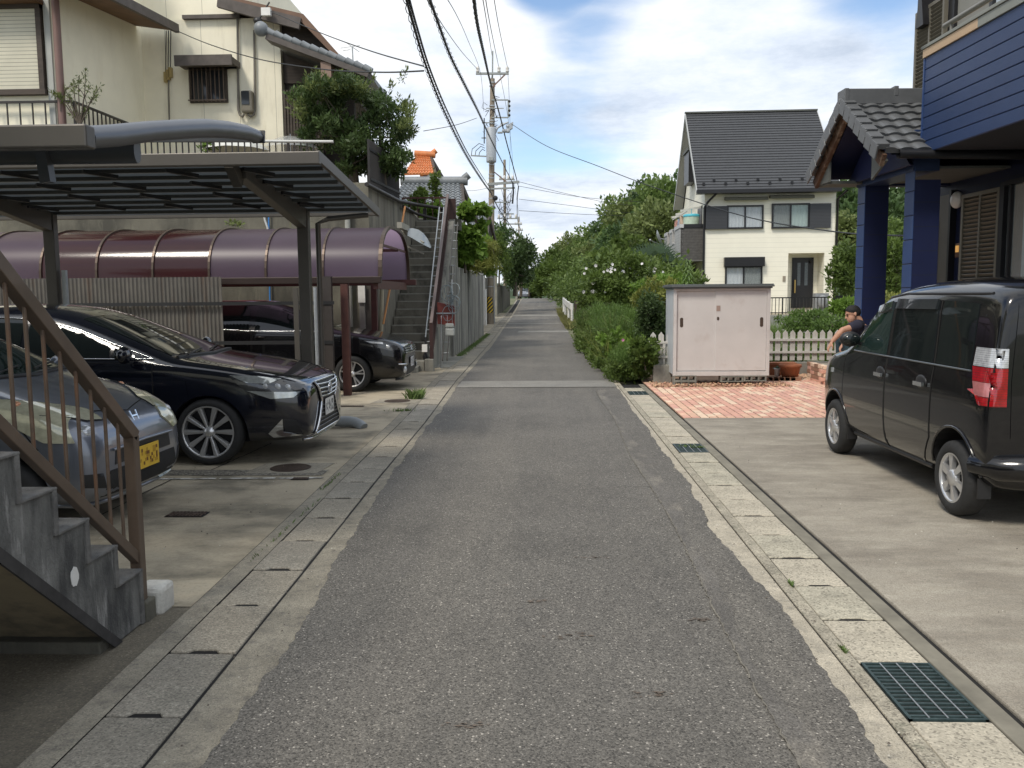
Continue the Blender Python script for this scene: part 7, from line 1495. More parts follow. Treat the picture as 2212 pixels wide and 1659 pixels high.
    f.tube([P(1046, 255, Y-.2), P(1046, 310, Y-.2)], .03, 6); f.tube([P(1108, 395, Y-.2), P(1109, 415, Y-.2), P(1107, 440, Y-.2)], .05, 6); f.ball(P(1070, 428, Y-.2), .13, 10, 8); f.build('jumper_cables', M_WIRE, t)
    f = MB(); q = P(1093, 277, Y-.25)
    for k in range(5): f.ball(q+Vector((r.uniform(-.25, .25), 0, r.uniform(-.25, .25))), .10, 8, 6)
    f.prism([q+Vector((0, -.05, -.2)), q+Vector((.32, -.05, .0)), q+Vector((.36, -.05, .3)), q+Vector((.05, -.05, .15))], (0, .25, 0)); f.tube([P(1069, 290, Y-.3), P(1074, 277, Y-.3), P(1084, 270, Y-.3), P(1098, 264, Y-.3)], .05, 8); f.build('cutout_switch', M_TRF, t)
    f = MB()
    for py in (180, 187, 230, 262, 269, 357, 378, 386, 403, 409, 430, 600, 620): q = C_(py); f.lathe([(.19 if py > 500 else .155, 0), (.19 if py > 500 else .155, .05)], q, (0, 0, 1), 14)
    f.build('steel_bands', M_STEEL, t)
    f = MB(); f.tube([(x0+.2, Y-.05, z0), (x0+.2, Y-.05, z0+3.5)], .035, 8); f.build('conduit', M_STEEL, t)
    return t
pole1()
def pole2(lab, px, Y, ptop, arms, w0=.17):
    z0 = H(Y); x = P(px, 600, Y).x; q = P(px, ptop, Y); t = thing('utility_pole', lab, 'utility pole', (x, Y, z0)); f = MB(); f.tube([(x, Y, z0-.1), (x+.05, Y, q.z)], [w0, w0*.6], 12); f.build('shaft', M_POLE, t)
    f = MB()
    for py, a, b in arms: f.bar(P(a, py, Y-.15), P(b, py, Y-.15), .10, .10)
    f.build('crossarm', M_ARM, t); f = MB()
    for py, a, b in arms[:2]:
        for k in range(4): f.lathe([(.05, 0), (.10, .08), (.10, .25), (.04, .35)], P(lerp(a, b, (k+.3)/3.8), py, Y-.15), (0, 0, 1), 8)
    f.build('insulator', M_INS, t); f = MB(); r = random.Random(int(Y))
    for k in range(14): f.tube([P(px+r.uniform(-14, 16), ptop+r.uniform(60, 140), Y-.2) for _ in range(3)], .02, 5)
    f.build('jumper_cables', M_WIRE, t)
pole2('second concrete utility pole standing behind the striped one', 1091, 72, 345, ((388, 1078, 1112), (472, 1074, 1121), (484, 1090, 1119), (437, 1070, 1100), (462, 1080, 1110)))
pole2('distant utility pole rising behind the dark roadside tree', 1121, 120, 468, ((485, 1112, 1128), (498, 1114, 1130)), .16)
def wire(lab, pts, r, nm='power_line', coil=0, m=M_WIRE, coil_r=.032):
    """pts: (px,py,Y); smooth through them"""
    q = [P(*p) for p in pts]; out_ = []
    n = len(q)
    for i in range(n-1):
        p0, p1, p2, p3 = q[max(i-1, 0)], q[i], q[i+1], q[min(i+2, n-1)]
        for k in range(10):
            s_ = k/10; out_.append(.5*((2*p1)+(p2-p0)*s_+(2*p0-5*p1+4*p2-p3)*s_*s_+(3*p1-p0-3*p2+p3)*s_**3))
    out_.append(q[-1]); f = MB(); f.tube(out_, r, 5)
    if coil:
        L_ = 0; pr = out_[0]; a = 0
        sp_ = []
        for p_ in out_[1:]:
            d = (p_-pr); seg = d.length; k = int(seg/.05)+1
            for j in range(k):
                c = pr+d*(j/k); L_ += seg/k; u = d.normalized().cross(Vector((0, 0, 1))).normalized(); v_ = u.cross(d.normalized()); a = L_/coil*2*math.pi
                sp_.append(c+(u*math.cos(a)+v_*math.sin(a))*coil_r)
            pr = p_
        f.tube(sp_, .0045, 4)
    return tag(f.build(nm, m), lab, 'power line', 'overhead wires strung along the road')
def wtag(*a, **k): return wire(*a, **k)
wire('thick bundled cable with spiral hanger, leftmost of the heavy ones', [(868, -40, 7.5), (895, 60, 9), (925, 155, 11.5), (965, 252, 15.5), (1010, 340, 22), (1045, 395, 33), (1062, 418, 43.7)], .014, coil=.34)
wire('strand running just above the leftmost bundled cable', [(874, -40, 7.55), (901, 60, 9.05), (931, 155, 11.5), (970, 248, 15.5), (1012, 333, 22), (1047, 389, 33), (1061, 410, 43.7)], .012)
wire('second heavy bundled cable, crossing in front of the transformer', [(915, -40, 9), (945, 45, 11), (975, 125, 14), (1005, 185, 18), (1035, 245, 26), (1060, 300, 36), (1085, 350, 43.0), (1108, 397, 43.8)], .018, coil=.42)
wire('third heavy cable that descends close to the top of the striped pole', [(1020, -40, 13), (1030, 45, 16), (1045, 115, 22), (1060, 180, 32), (1080, 250, 40), (1095, 310, 50), (1112, 372, 60), (1119, 400, 60)], .03, coil=.5)
wire('bundle continuing from the striped pole down to the far poles', [(1062, 420, 43.8), (1080, 455, 55), (1105, 490, 68), (1117, 505, 80)], .03)
wire('thin high wire from the upper left to the left end of the top crossarm', [(905, -30, 16), (960, 60, 24), (1000, 115, 34), (1032, 150, 43.8)], .011)
wire('thin wire left of the pole top passing the frame edge near the middle', [(948, -30, 16), (985, 30, 22), (1010, 85, 32), (1038, 158, 43.8), (1045, 240, 43.8)], .009)
wire('thin wire to the tip of the pole from above', [(1038, -30, 16), (1050, 40, 24), (1063, 120, 43.8)], .011)
wire('thin wire just right of the pole tip wire', [(1045, -30, 16), (1058, 50, 24), (1078, 148, 43.8)], .011)
wire('right hand high wire to the right end of the top crossarm', [(1063, -30, 20), (1078, 60, 28), (1096, 145, 43.8)], .011)
wire('wire from the top crossarm down to the second pole', [(1078, 150, 43.8), (1095, 240, 52), (1105, 320, 62), (1110, 388, 72)], .010)
wire('vertical looking wire from the right crossarm end to the second pole', [(1097, 155, 43.8), (1101, 240, 52), (1102, 320, 62), (1100, 386, 72)], .010)
wire('slack wire from the second pole to the distant one', [(1110, 388, 72), (1116, 430, 90), (1125, 490, 120)], .012)
wire('twisted service cable hanging from the long crossarm to the distant pole', [(1120, 402, 44), (1117, 440, 60), (1119, 480, 85), (1127, 500, 119)], .03)
wire('long service wire sagging right from the pole across the cream house', [(1104, 267, 43.8), (1180, 315, 38), (1290, 358, 33), (1400, 400, 28), (1600, 465, 22), (1800, 500, 17), (1966, 510, 12.5)], .014)
wire('service wire running left from the pole to the cream house eave', [(1030, 255, 43.8), (985, 270, 38), (915, 283, 34)], .014)
wire('drop wire from the bundled cable to the gable of the cream house', [(915, 143, 11), (800, 110, 14), (690, 70, 18), (585, 25, 21)], .010)
wire('looping drop wire from the bundled cable to the eave clamps of the cream house', [(915, 153, 11), (820, 156, 13), (700, 150, 15.5), (560, 128, 18), (450, 95, 20), (372, 62, 21.6)], .011)
for k, (a, b, c_, d) in enumerate((((1122, 393), (1230, 420), (1330, 440), (1470, 452)), ((1121, 402), (1250, 425), (1380, 436), (1470, 440)), ((1121, 430), (1240, 445), (1340, 458), (1470, 470)), ((1121, 455), (1240, 462), (1340, 466), (1470, 470)))):
    wire(('uppermost', 'second', 'third', 'lowest')[k]+' of the thin far wires fanning right from the poles toward the woods', [(*a, 72), (*b, 76), (*c_, 80), (*d, 84)], .018)
wire('thin far wire running left behind the grey tiled roof', [(1075, 400, 72), (1010, 412, 74), (900, 398, 76)], .014)
# ================================================================== VEGETATION
L_DARK = leaf_mat('leaves_dark_evergreen', (.022, .040, .014), (.080, .125, .038), .3)
L_MID = leaf_mat('leaves_mid_green', (.036, .060, .014), (.130, .190, .040))
L_BRIGHT = leaf_mat('leaves_bright_green', (.065, .125, .018), (.19, .30, .05), .4)
L_OLIVE = leaf_mat('leaves_olive', (.055, .078, .022), (.18, .22, .07), .35)
L_FEATH = leaf_mat('leaves_feathery', (.045, .085, .020), (.135, .215, .050), .35)
L_WOODS = leaf_mat('leaves_woods', (.032, .062, .016), (.15, .215, .055), .35)
L_WOODS2 = leaf_mat('leaves_woods_dark', (.022, .046, .016), (.095, .155, .05), .3)
L_YEL = leaf_mat('leaves_yellowish', (.11, .13, .025), (.26, .28, .07), .35)
L_GRASS = leaf_mat('grass_blades', (.07, .12, .03), (.20, .28, .09), .3)
M_BARK = mat('bark', (.10, .08, .06), .9, var=.3, vs=6, bump=.5, bs=30)
M_PETAL = mat('white_petals', (.78, .76, .76), .7, var=.05); M_PINKP = mat('pink_petals', (.55, .22, .38), .7, var=.2)
def foliage(name, blobs, n, size, m, parent=None, seed=1, aspect=.45, up=.35, shell=.5, spread=.35, loc=(0, 0, 0), world=True):
    """n leaf-sized faces scattered through the blobs [(centre, (rx,ry,rz))]"""
    rg = np.random.default_rng(seed); w_ = np.array([b[1][0]*b[1][1]+b[1][0]*b[1][2] for b in blobs]); w_ = w_/w_.sum(); k = rg.choice(len(blobs), n, p=w_)
    c = np.array([tuple(b[0]) for b in blobs])[k]; r = np.array([tuple(b[1]) for b in blobs])[k]
    d = rg.normal(size=(n, 3)); d /= np.linalg.norm(d, axis=1)[:, None]; rr = (shell+(1-shell)*rg.random(n))**.7
    rr *= 1+.18*rg.normal(size=n)*(rg.random(n) < .3)
    p = c+d*r*rr[:, None]
    t_ = d*.6+rg.normal(size=(n, 3))*.7+np.array([0, 0, up]); t_ /= np.linalg.norm(t_, axis=1)[:, None]
    nn = rg.normal(size=(n, 3))*.6+np.array([0, 0, .8]); s_ = np.cross(t_, nn); s_ /= np.linalg.norm(s_, axis=1)[:, None]+1e-6
    L_ = size*(1+spread*rg.normal(size=n)).clip(.4, 1.8); a = p; b = p+t_*(L_*.5)[:, None]+s_*(L_*aspect/2)[:, None]; e_ = p+t_*L_[:, None]; f_ = p+t_*(L_*.5)[:, None]-s_*(L_*aspect/2)[:, None]
    v = np.stack([a, b, e_, f_], 1).reshape(-1, 3); off = np.array([0., 0, 0])
    if parent is not None and world:
        iv = world_of(parent).inverted(); A = np.array([list(iv[i]) for i in range(3)]); v = v @ A[:, :3].T+A[:, 3]
    me = bpy.data.meshes.new(name); me.vertices.add(4*n); me.vertices.foreach_set('co', v.astype(np.float32).ravel()); me.loops.add(4*n); me.loops.foreach_set('vertex_index', np.arange(4*n, dtype=np.int32))
    me.polygons.add(n); me.polygons.foreach_set('loop_start', np.arange(0, 4*n, 4, dtype=np.int32)); me.update(); me.validate()
    at = me.attributes.new('tone', 'FLOAT', 'FACE'); bt = rg.random(len(blobs))[k]; at.data.foreach_set('value', (.5*rg.random(n)+.5*bt).astype(np.float32))
    me.materials.append(m); o = bpy.data.objects.new(name, me); C.objects.link(o)
    if parent is not None: o.parent = parent; TM[o.name] = world_of(parent).copy()
    return o
def crown(c, r, k, seed, sub=.38, flat=1.0):
    rg = random.Random(seed); out_ = []; c = Vector(c)
    for i in range(k):
        a = rg.uniform(0, 2*math.pi); e_ = math.asin(rg.uniform(-.75, 1)); q = rg.uniform(.35, .9)
        s_ = sub*rg.uniform(.6, 1.25); out_.append((c+Vector((r[0]*q*math.cos(a)*math.cos(e_), r[1]*q*math.sin(a)*math.cos(e_), r[2]*q*math.sin(e_))), (r[0]*s_, r[1]*s_, r[2]*s_*.8*flat)))
    return out_
def trunk(mb, base, top, r, blobs, seed, n=9):
    rg = random.Random(seed); base = Vector(base); top = Vector(top); mid = base.lerp(top, .5)+Vector((rg.uniform(-.1, .1), rg.uniform(-.1, .1), 0))*(top-base).length*.2
    mb.tube([base, mid, top], [r, r*.75, r*.35], 8)
    for b, rr in rg.sample(blobs, min(n, len(blobs))):
        s_ = base.lerp(top, rg.uniform(.45, .95)); b = Vector(b); mb.tube([s_, s_.lerp(b, .5)+Vector((0, 0, -.06*(b-s_).length)), b], [r*.4, r*.25, r*.08], 6)
def tree(lab, base, c, r, k, n, size, m, seed, name='tree', cat='tree', grp=None, tr=.12, **kw):
    t = thing(name, lab, cat, base, group=grp); bl = crown(c, r, k, seed); f = MB(); trunk(f, base, Vector(c)+Vector((0, 0, r[2]*.3)), tr, bl, seed); f.build('trunk', M_BARK, t); foliage('crown', bl, n, size, m, t, seed, **kw); return t
def px_blob(Y, cx_, cy_, rx, ry, dy=None):
    q = P(cx_, cy_, Y); s_ = Y/F; return (q, (rx*s_, dy if dy else (rx+ry)/2*s_, ry*s_))
def px_crown(Y, items, k=4, seed=1, dy=None):
    """each item (px,py,rx,ry) in pixels becomes a cluster of smaller blobs with real depth"""
    out_ = []
    for i, (a, b, rx, ry) in enumerate(items):
        c, r = px_blob(Y, a, b, rx, ry, dy); out_ += crown(c, r, k, seed*31+i, .5)
    return out_
# dark evergreen on the terrace
Y = 19.6; t = thing('tree', 'dark glossy evergreen tree leaning over the terrace railing beside the cream house', 'tree', P(800, 395, Y))
bl = px_crown(Y, [(700, 215, 55, 40), (680, 290, 40, 45), (760, 200, 50, 35), (820, 250, 62, 50), (860, 290, 50, 42), (800, 320, 70, 42), (865, 345, 40, 28), (730, 280, 60, 50), (780, 360, 50, 26), (840, 370, 30, 18), (660, 240, 28, 50)], 7, 3, .9)
f = MB()
for a in ((770, 380), (800, 385), (830, 385)): trunk(f, P(a[0], 400, Y), P(a[0]-10, 270, Y), .07, bl, a[0], 9)
f.build('trunk', M_BARK, t)
foliage('crown', bl, 17000, .105, L_DARK, t, 5, .38, .5, .2)
foliage('young_shoots', px_crown(Y-.5, [(690, 200, 40, 30), (650, 250, 20, 60), (740, 190, 55, 22), (885, 240, 28, 22), (880, 275, 30, 20)], 6, 9, .5), 1500, .095, L_OLIVE, t, 6, .35, .9, .2)
# sprigs sticking out of the crown
sh = MB(); r = random.Random(4); ends = []
for k in range(34):
    a = P(r.uniform(640, 900), r.uniform(165, 330), Y-.2); d = Vector((r.uniform(-.15, .3), 0, r.uniform(.15, .42))); sh.tube([a, a+d], [.006, .003], 4); ends.append((a+d*.7, (.05, .05, .14)))
sh.build('twigs', M_BARK, t); foliage('twig_leaves', ends, 900, .085, L_OLIVE, t, 8, .35, .8, .0)
# olive in a pot behind left railing
Y = 17.55; t = thing('olive_tree', 'thin young olive tree against the cream wall above the left railing', 'olive tree', P(172, 272, Y)); f = MB(); ends = []; r = random.Random(10)
root = P(173, 272, Y)
for (px, py) in ((170, 165), (195, 185), (208, 205), (140, 190), (125, 205), (185, 155), (160, 175), (150, 215), (112, 200), (190, 240), (160, 250), (216, 188)):
    e_ = P(px, py, Y+r.uniform(-.2, .2)); m_ = root.lerp(e_, .5)+Vector((r.uniform(-.05, .05), 0, .12)); f.tube([root, m_, e_], [.018, .010, .004], 5)
    for q in range(5): ends.append((m_.lerp(e_, .25+q*.18), (.05, .05, .07)))
f.tube([P(160, 240, Y)+Vector((.28*math.cos(a), 0, .5*math.sin(a))) for a in [R(v) for v in range(0, 181, 15)]], .008, 5)
f.build('branches', M_BARK, t); foliage('leaves', ends, 620, .075, L_OLIVE, t, 3, .28, .5, .0)
t = thing('shrub', 'little green shrub poking up behind the terrace railing', 'shrub', P(455, 325, 18.8)); foliage('leaves', px_crown(18.8, [(455, 314, 16, 10), (440, 322, 8, 5)], 4, 2), 260, .09, L_BRIGHT, t, 2)
# pale weed on the wall ledge
t = thing('weed', 'tiny green weed just above the top of the purple carport', 'weed', P(505, 488, 17.0)); foliage('leaves', px_crown(16.9, [(505, 484, 22, 6)], 4, 2), 120, .06, L_OLIVE, t, 2)
# shrubs at head of far stairs
tree('broad leaved shrub behind the handrail at the head of the far stairs', P(905, 470, 25.5), P(905, 430, 25.5), (.30, .3, .40), 10, 700, .12, L_MID, 21, 'shrub', 'shrub', tr=.03, aspect=.6)
tree('tall thin shrub growing before the grey tiled roof', P(942, 470, 25.8), P(940, 410, 25.8), (.17, .2, .62), 12, 420, .11, L_MID, 22, 'shrub', 'shrub', tr=.03, aspect=.6)
tree('pale broad leaved plant glimpsed through the handrail', P(935, 480, 25.3), P(938, 462, 25.3), (.3, .3, .28), 6, 220, .19, L_BRIGHT, 23, 'shrub', 'shrub', tr=.02, aspect=.75)
# fig and feathery shrub above the roadside wall
t = thing('fig_tree', 'bright green plant with large hanging leaves above the roadside wall', 'fig tree', P(1012, 560, 25)); bl = px_crown(25, [(1005, 455, 16, 26), (1035, 452, 22, 12), (1000, 500, 20, 26), (1020, 530, 26, 20), (1000, 550, 20, 20), (990, 520, 14, 30), (1030, 495, 18, 22)], 6, 4, .5)
f = MB(); trunk(f, P(1005, 590, 25), P(1005, 440, 25), .04, bl, 4, 10); f.build('trunk', M_BARK, t); foliage('leaves', bl, 4200, .15, L_BRIGHT, t, 4, .7, -.5, .1)
t = thing('shrub', 'feathery yellow green shrub spilling over the streaked concrete wall', 'shrub', P(1020, 585, 27)); foliage('leaves', px_crown(27, [(1005, 545, 25, 28), (1030, 560, 30, 20), (1055, 535, 22, 25), (1060, 568, 20, 16), (1040, 580, 22, 10)], 7, 5, .6), 5200, .13, L_YEL, t, 5, .16, .2, .1)
foliage('leaves_inner', px_crown(27.4, [(1010, 550, 25, 28), (1040, 560, 25, 20), (1000, 575, 20, 14), (1035, 530, 25, 22), (1055, 590, 12, 8)], 6, 6, .6), 5200, .14, L_BRIGHT, t, 6, .3)
tree('red tinged shrub close behind the striped utility pole', P(1078, 620, 46), P(1078, 560, 46), (.75, .8, 1.4), 16, 2600, .15, L_MID, 24, 'shrub', 'shrub', tr=.05)
tree('dense dark roadside tree left of the road beyond the pole', P(1112, 640, 62), P(1115, 568, 62), (1.25, 1.9, 2.7), 30, 9500, .20, L_DARK, 25, tr=.15, up=.3, shell=.15)
tree('second dark tree just behind the roadside one, reaching toward the road', P(1125, 640, 80), P(1130, 560, 80), (1.2, 1.6, 2.4), 20, 4200, .24, L_DARK, 26, tr=.15)
tree('tall dark tree behind the striped pole, left of the second pole', P(1070, 600, 56), P(1078, 530, 56), (.9, 1.2, 1.7), 16, 2600, .20, L_WOODS2, 27, tr=.12)
tree('low dark tree far down the left side of the road', P(1143, 640, 110), P(1143, 612, 110), (1.0, 1.5, 1.9), 12, 1500, .3, L_WOODS2, 28, tr=.12)
tree('distant hazy green tree closing the end of the road', P(1158, 640, 170), P(1166, 620, 170), (3.5, 3, 2.2), 14, 2500, .4, L_WOODS, 29, tr=.2)
# woods on the right: individual trees
protos = []
def wood_proto(i, m, seed):
    t = thing('woodland_tree', 'proto', 'tree', (0, 0, 0), group='trees of the wood on the right'); bl = crown((0, 0, 6.0), (3.6, 3.6, 4.0), 34, seed); f = MB(); trunk(f, (0, 0, 0), (0, 0, 7), .28, bl, seed, 12); f.build('trunk', M_BARK, t, local=True)
    foliage('crown', bl, 9500, .42, m, t, seed, .5, .2, .35, world=False); return t
kinds = [wood_proto(0, L_WOODS, 41), wood_proto(1, L_WOODS2, 42), wood_proto(2, L_OLIVE, 43), wood_proto(3, L_MID, 44)]
used = set()
spots = [ # px, top py, Y, kind, label
    (1185, 545, 105, 3, 'bright green rounded tree at the right verge where the road vanishes'), (1168, 585, 120, 3, 'small green tree at the vanishing point right of the road'),
    (1212, 520, 112, 3, 'taller green tree just right of the bright verge tree'), (1240, 505, 118, 2, 'yellowish tree behind the white minivan, leftmost of the high woods'), (1262, 515, 98, 0, 'green tree directly above the blue car'),
    (1290, 478, 112, 0, 'tree on the skyline midway up the wooded slope'), (1298, 500, 90, 2, 'olive toned tree below the skyline tree on the slope'), (1330, 440, 105, 1, 'dark tree high on the wooded slope'), (1345, 480, 84, 0, 'mid green tree in the middle of the slope'),
    (1365, 412, 100, 0, 'tree second from the top of the wooded slope'), (1392, 400, 96, 2, 'olive tree near the top of the slope'), (1415, 385, 90, 1, 'tall dark tree beside the cream house roof'), (1440, 380, 84, 0, 'highest tree on the slope, cut by the house gable'),
    (1385, 455, 74, 1, 'dark tree behind the satellite dish'), (1425, 440, 68, 2, 'olive tree right behind the balcony washing'), (1330, 520, 72, 1, 'dark bushy tree above the white flowers'), (1290, 545, 68, 0, 'bushy tree above the left end of the white flowers'), (1400, 530, 60, 0, 'green tree under the satellite dish'),
    (1480, 372, 92, 1, 'dark tree hidden behind the cream house gable'), (1830, 388, 62, 1, 'dark tree right of the cream house corner'), (1880, 400, 66, 0, 'tall tree seen between the blue porch pillar and the house'), (1930, 398, 58, 1, 'dark tree seen between the two blue pillars'), (1850, 470, 52, 2, 'olive tree low between cream house and first pillar'), (1935, 480, 48, 0, 'green tree low between the two blue pillars'), (1990, 420, 60, 1, 'dark tree behind the second blue pillar'), (1790, 395, 70, 0, 'tree behind the right corner of the cream house'),
    (1225, 560, 90, 3, 'low green tree left of the parked white minivan')]
for i, (px, py, Yq, kd, lab) in enumerate(spots):
    q = P(px, py, Yq); h = max(3.0, (q.z-H(Yq))*(1.12 if i < 5 else 1.1)); k = kinds[kd]; zb6 = 0.0
    o = k if kd not in used else copy_tree(k); used.add(kd); s_ = h/10.1
    o.location = (q.x, Yq, zb6); o.rotation_euler = (0, 0, i*1.7); sx = max(.75, min(1.15, s_)); o.scale = (sx, sx, s_); o['label'] = lab
o = foliage('distant_trees', px_crown(150, [(1130, 618, 14, 16), (1150, 624, 14, 12), (1168, 612, 16, 20), (1185, 622, 16, 14), (1110, 610, 12, 20)], 6, 77, 3), 3500, .5, L_WOODS2, None, 78, .5); o['kind'] = 'stuff'; o['label'] = 'dark green trees closing the far end of the street'; o['category'] = 'trees'
# understorey mass under the woods
bl = []
rg = random.Random(60)
for (px0, px1, Yq, py) in ((1215, 1300, 66, 610), (1290, 1440, 50, 570), (1300, 1460, 40, 590), (1800, 1990, 44, 560), (1990, 2100, 44, 560), (1330, 1500, 60, 540)):
    for k in range(26): q = P(rg.uniform(px0, px1), rg.uniform(py, 640), Yq+rg.uniform(-3, 6)); bl.append((q, (1.3, 1.3, 1.1)))
o = foliage('undergrowth', bl, 26000, .24, L_WOODS, None, 61, .5); o['kind'] = 'stuff'; o['label'] = 'dense green undergrowth at the foot of the woods'; o['category'] = 'undergrowth'
# flowering hibiscus, feathery cosmos, dark bush, tall weed, palm, garden
def flowers(par, bl, n, r0, m, seed, yoff=-.2, name='flowers'):
    rg = random.Random(seed); f = MB()
    for k in range(n):
        c, rr = rg.choice(bl); q = Vector(c)+Vector((rg.uniform(-1, 1)*rr[0], -rr[1]*rg.uniform(.5, 1.05), rg.uniform(-.3, 1)*rr[2])); n5 = 5; ax = Vector((rg.uniform(-.5, .5), -1, rg.uniform(-.2, .6))).normalized(); u = ax.cross(Vector((0, 0, 1))).normalized(); v_ = ax.cross(u)
        rad = r0*rg.uniform(.7, 1.2)
        for j in range(n5):
            a = 2*math.pi*j/n5; a2 = a+.55; a0 = a-.55; f.add([q, q+(u*math.cos(a0)+v_*math.sin(a0))*rad*.8+ax*.02, q+(u*math.cos(a)+v_*math.sin(a))*rad+ax*.01, q+(u*math.cos(a2)+v_*math.sin(a2))*rad*.8+ax*.02], [(0, 1, 2, 3)])
    f.build(name, m, par)
Y = 27; t = thing('hibiscus_bush', 'large bush with many white flowers beyond the roadside weeds', 'flowering bush', P(1340, 680, Y)); bl = px_crown(Y, [(1300, 610, 45, 40), (1350, 590, 50, 45), (1400, 610, 45, 45), (1280, 640, 30, 25), (1330, 640, 60, 35), (1390, 650, 40, 35)], 7, 11, 1.2)
f = MB(); trunk(f, P(1340, 700, Y), P(1345, 610, Y), .05, bl, 3, 14); f.build('trunk', M_BARK, t); foliage('leaves', bl, 15000, .10, L_MID, t, 12, .5, .2, .2)
flowers(t, px_crown(Y-.3, [(1300, 600, 45, 25), (1350, 580, 50, 30), (1400, 600, 40, 30), (1290, 630, 30, 20)], 6, 13, .8), 42, .055, M_PETAL, 5, name='white_flowers')
rq = random.Random(71)
def bed(n, ya, yb, xa, xb, za, zb_, s0, s1):
    o_ = []
    for k in range(n):
        y = rq.uniform(ya, yb); s_ = rq.uniform(s0, s1); o_.append((Vector((XR(y)+s_*.6+rq.uniform(xa, xb), y, H(y)+rq.uniform(za, zb_))), (s_, s_, s_*rq.uniform(.6, 1.0))))
    return o_
t = thing('cosmos_plants', 'tall feathery light green cosmos thicket along the right edge of the road', 'cosmos plants', (2, 23, 0))
foliage('feathery_leaves', bed(120, 18.2, 31, .05, 1.9, .72, 1.15, .16, .34), 30000, .095, L_FEATH, t, 15, .12, 1.0, .0, .4); foliage('stems', bed(50, 17.5, 31, .0, 1.7, .2, .8, .2, .35), 2600, .34, L_OLIVE, t, 16, .025, 1.8, .0)
foliage('lower_leaves', bed(90, 17.5, 32, .0, 1.6, .1, .7, .18, .34), 15000, .075, L_MID, t, 17, .45, .4, .0)
t = thing('cosmos_plants', 'low feathery cosmos clump at the corner of the brick paving with one pink flower', 'cosmos plants', (1.7, 15.8, 0))
foliage('feathery_leaves', bed(40, 15.55, 16.7, -.05, .75, .28, .55, .12, .22), 12000, .065, L_FEATH, t, 19, .11, .8, .0, .4); foliage('inner_leaves', bed(26, 15.5, 16.8, -.1, .8, .05, .45, .12, .2), 4500, .055, L_MID, t, 20, .45, .4, .0); flowers(t, [(P(1345, 737, 15.6), (.02, .02, .02))], 1, .03, M_PINKP, 3, name='pink_flower')
t = thing('weeds', 'leafy weeds tumbling onto the road edge below the cosmos', 'weeds', (1.6, 18, 0)); foliage('leaves', bed(80, 15.8, 27, -.18, .5, .03, .30, .08, .20), 9000, .07, L_MID, t, 23, .55, .5, .0); foliage('pale_leaves', bed(26, 16.2, 20, .0, .9, .2, .75, .08, .16), 1500, .10, L_BRIGHT, t, 25, .55, .4, .0); foliage('dry_stems', bed(26, 16, 24, -.1, .6, .1, .4, .1, .2), 420, .30, L_YEL, t, 24, .025, 1.0, .0)
Y = 16.4; tree('dense dark green bush immediately left of the shed', P(1408, 790, Y), P(1410, 705, Y), (.36, .45, .68), 22, 6500, .062, L_DARK, 31, 'bush', 'bush', tr=.04, aspect=.55, shell=.2)
tree('pale leafy vine climbing the short white fence and the dark bush', P(1395, 800, 15.3), P(1388, 770, 15.35), (.28, .2, .40), 14, 1300, .07, L_MID, 32, 'vine', 'vine', tr=.015, aspect=.75)
tree('golden leaved bush between the dark bush and the white flowers', P(1420, 660, 19), P(1422, 650, 19), (.5, .5, .55), 14, 2600, .07, L_YEL, 33, 'bush', 'bush', tr=.03, aspect=.5)
# big green mass between flowers and shed
tree('green leafy shrub rising behind the left of the shed', P(1440, 650, 22), P(1440, 628, 22), (.75, .7, .45), 16, 3000, .10, L_BRIGHT, 34, 'shrub', 'shrub', tr=.03, aspect=.45)
tree('broad mounded shrub under the balcony of the cream house', P(1440, 600, 32), P(1425, 618, 32), (1.5, 1.1, .85), 24, 6500, .15, L_MID, 35, 'shrub', 'shrub', tr=.05)
tree('kudzu covered mound left of the cream house', P(1370, 590, 42), P(1370, 575, 42), (2.0, 1.5, 1.25), 24, 5500, .22, L_MID, 36, 'shrub', 'shrub', tr=.06, aspect=.7)
# tall weed with drooping whorled leaves
Y = 20.5; t = thing('tall_weed', 'tall goldenrod weed with drooping leaves in front of the cream house corner', 'weed', P(1488, 660, Y)); f = MB(); a, b = P(1487, 660, Y), P(1486, 560, Y); f.tube([a, b], [.02, .006], 6)
r = random.Random(9)
for k in range(70):
    u = k/70; p_ = a.lerp(b, .12+u*.86); an_ = k*2.4; L_ = .24*(1.15-u)*r.uniform(.8, 1.2)+.05; d = Vector((math.cos(an_), math.sin(an_), 0)); s_ = d.cross(Vector((0, 0, 1)))*.018
    f.add([p_, p_+d*L_*.5+s_+Vector((0, 0, .05)), p_+d*L_+Vector((0, 0, -.06)), p_+d*L_*.5-s_+Vector((0, 0, .05))], [(0, 1, 2, 3)])
f.build('leaves', mat('weed_green', (.10, .16, .045), .7, var=.3, vs=20), t)
# fan palm
Y = 38; t = thing('palm', 'low fan palm above the white flowers', 'palm', P(1415, 590, Y)); f = MB(); c0_ = P(1412, 580, Y)
for k in range(13):
    a = R(8+k*13.5); L_ = r.uniform(1.0, 1.5); d = Vector((math.cos(a), r.uniform(-.4, .4), math.sin(a)*.75)); e_ = c0_+d*L_*.6; f.tube([c0_, e_], .02, 4)
    for j in range(9):
        b_ = a+R(-50+j*12.5); d2 = Vector((math.cos(b_), 0, math.sin(b_))); s_ = Vector((-d2.z, 0, d2.x))*.03; f.add([e_, e_+d2*.35+s_, e_+d2*.75+Vector((0, 0, -.08)), e_+d2*.35-s_], [(0, 1, 2, 3)])
f.build('fronds', mat('palm_green', (.04, .075, .035), .6, var=.2, vs=6), t)
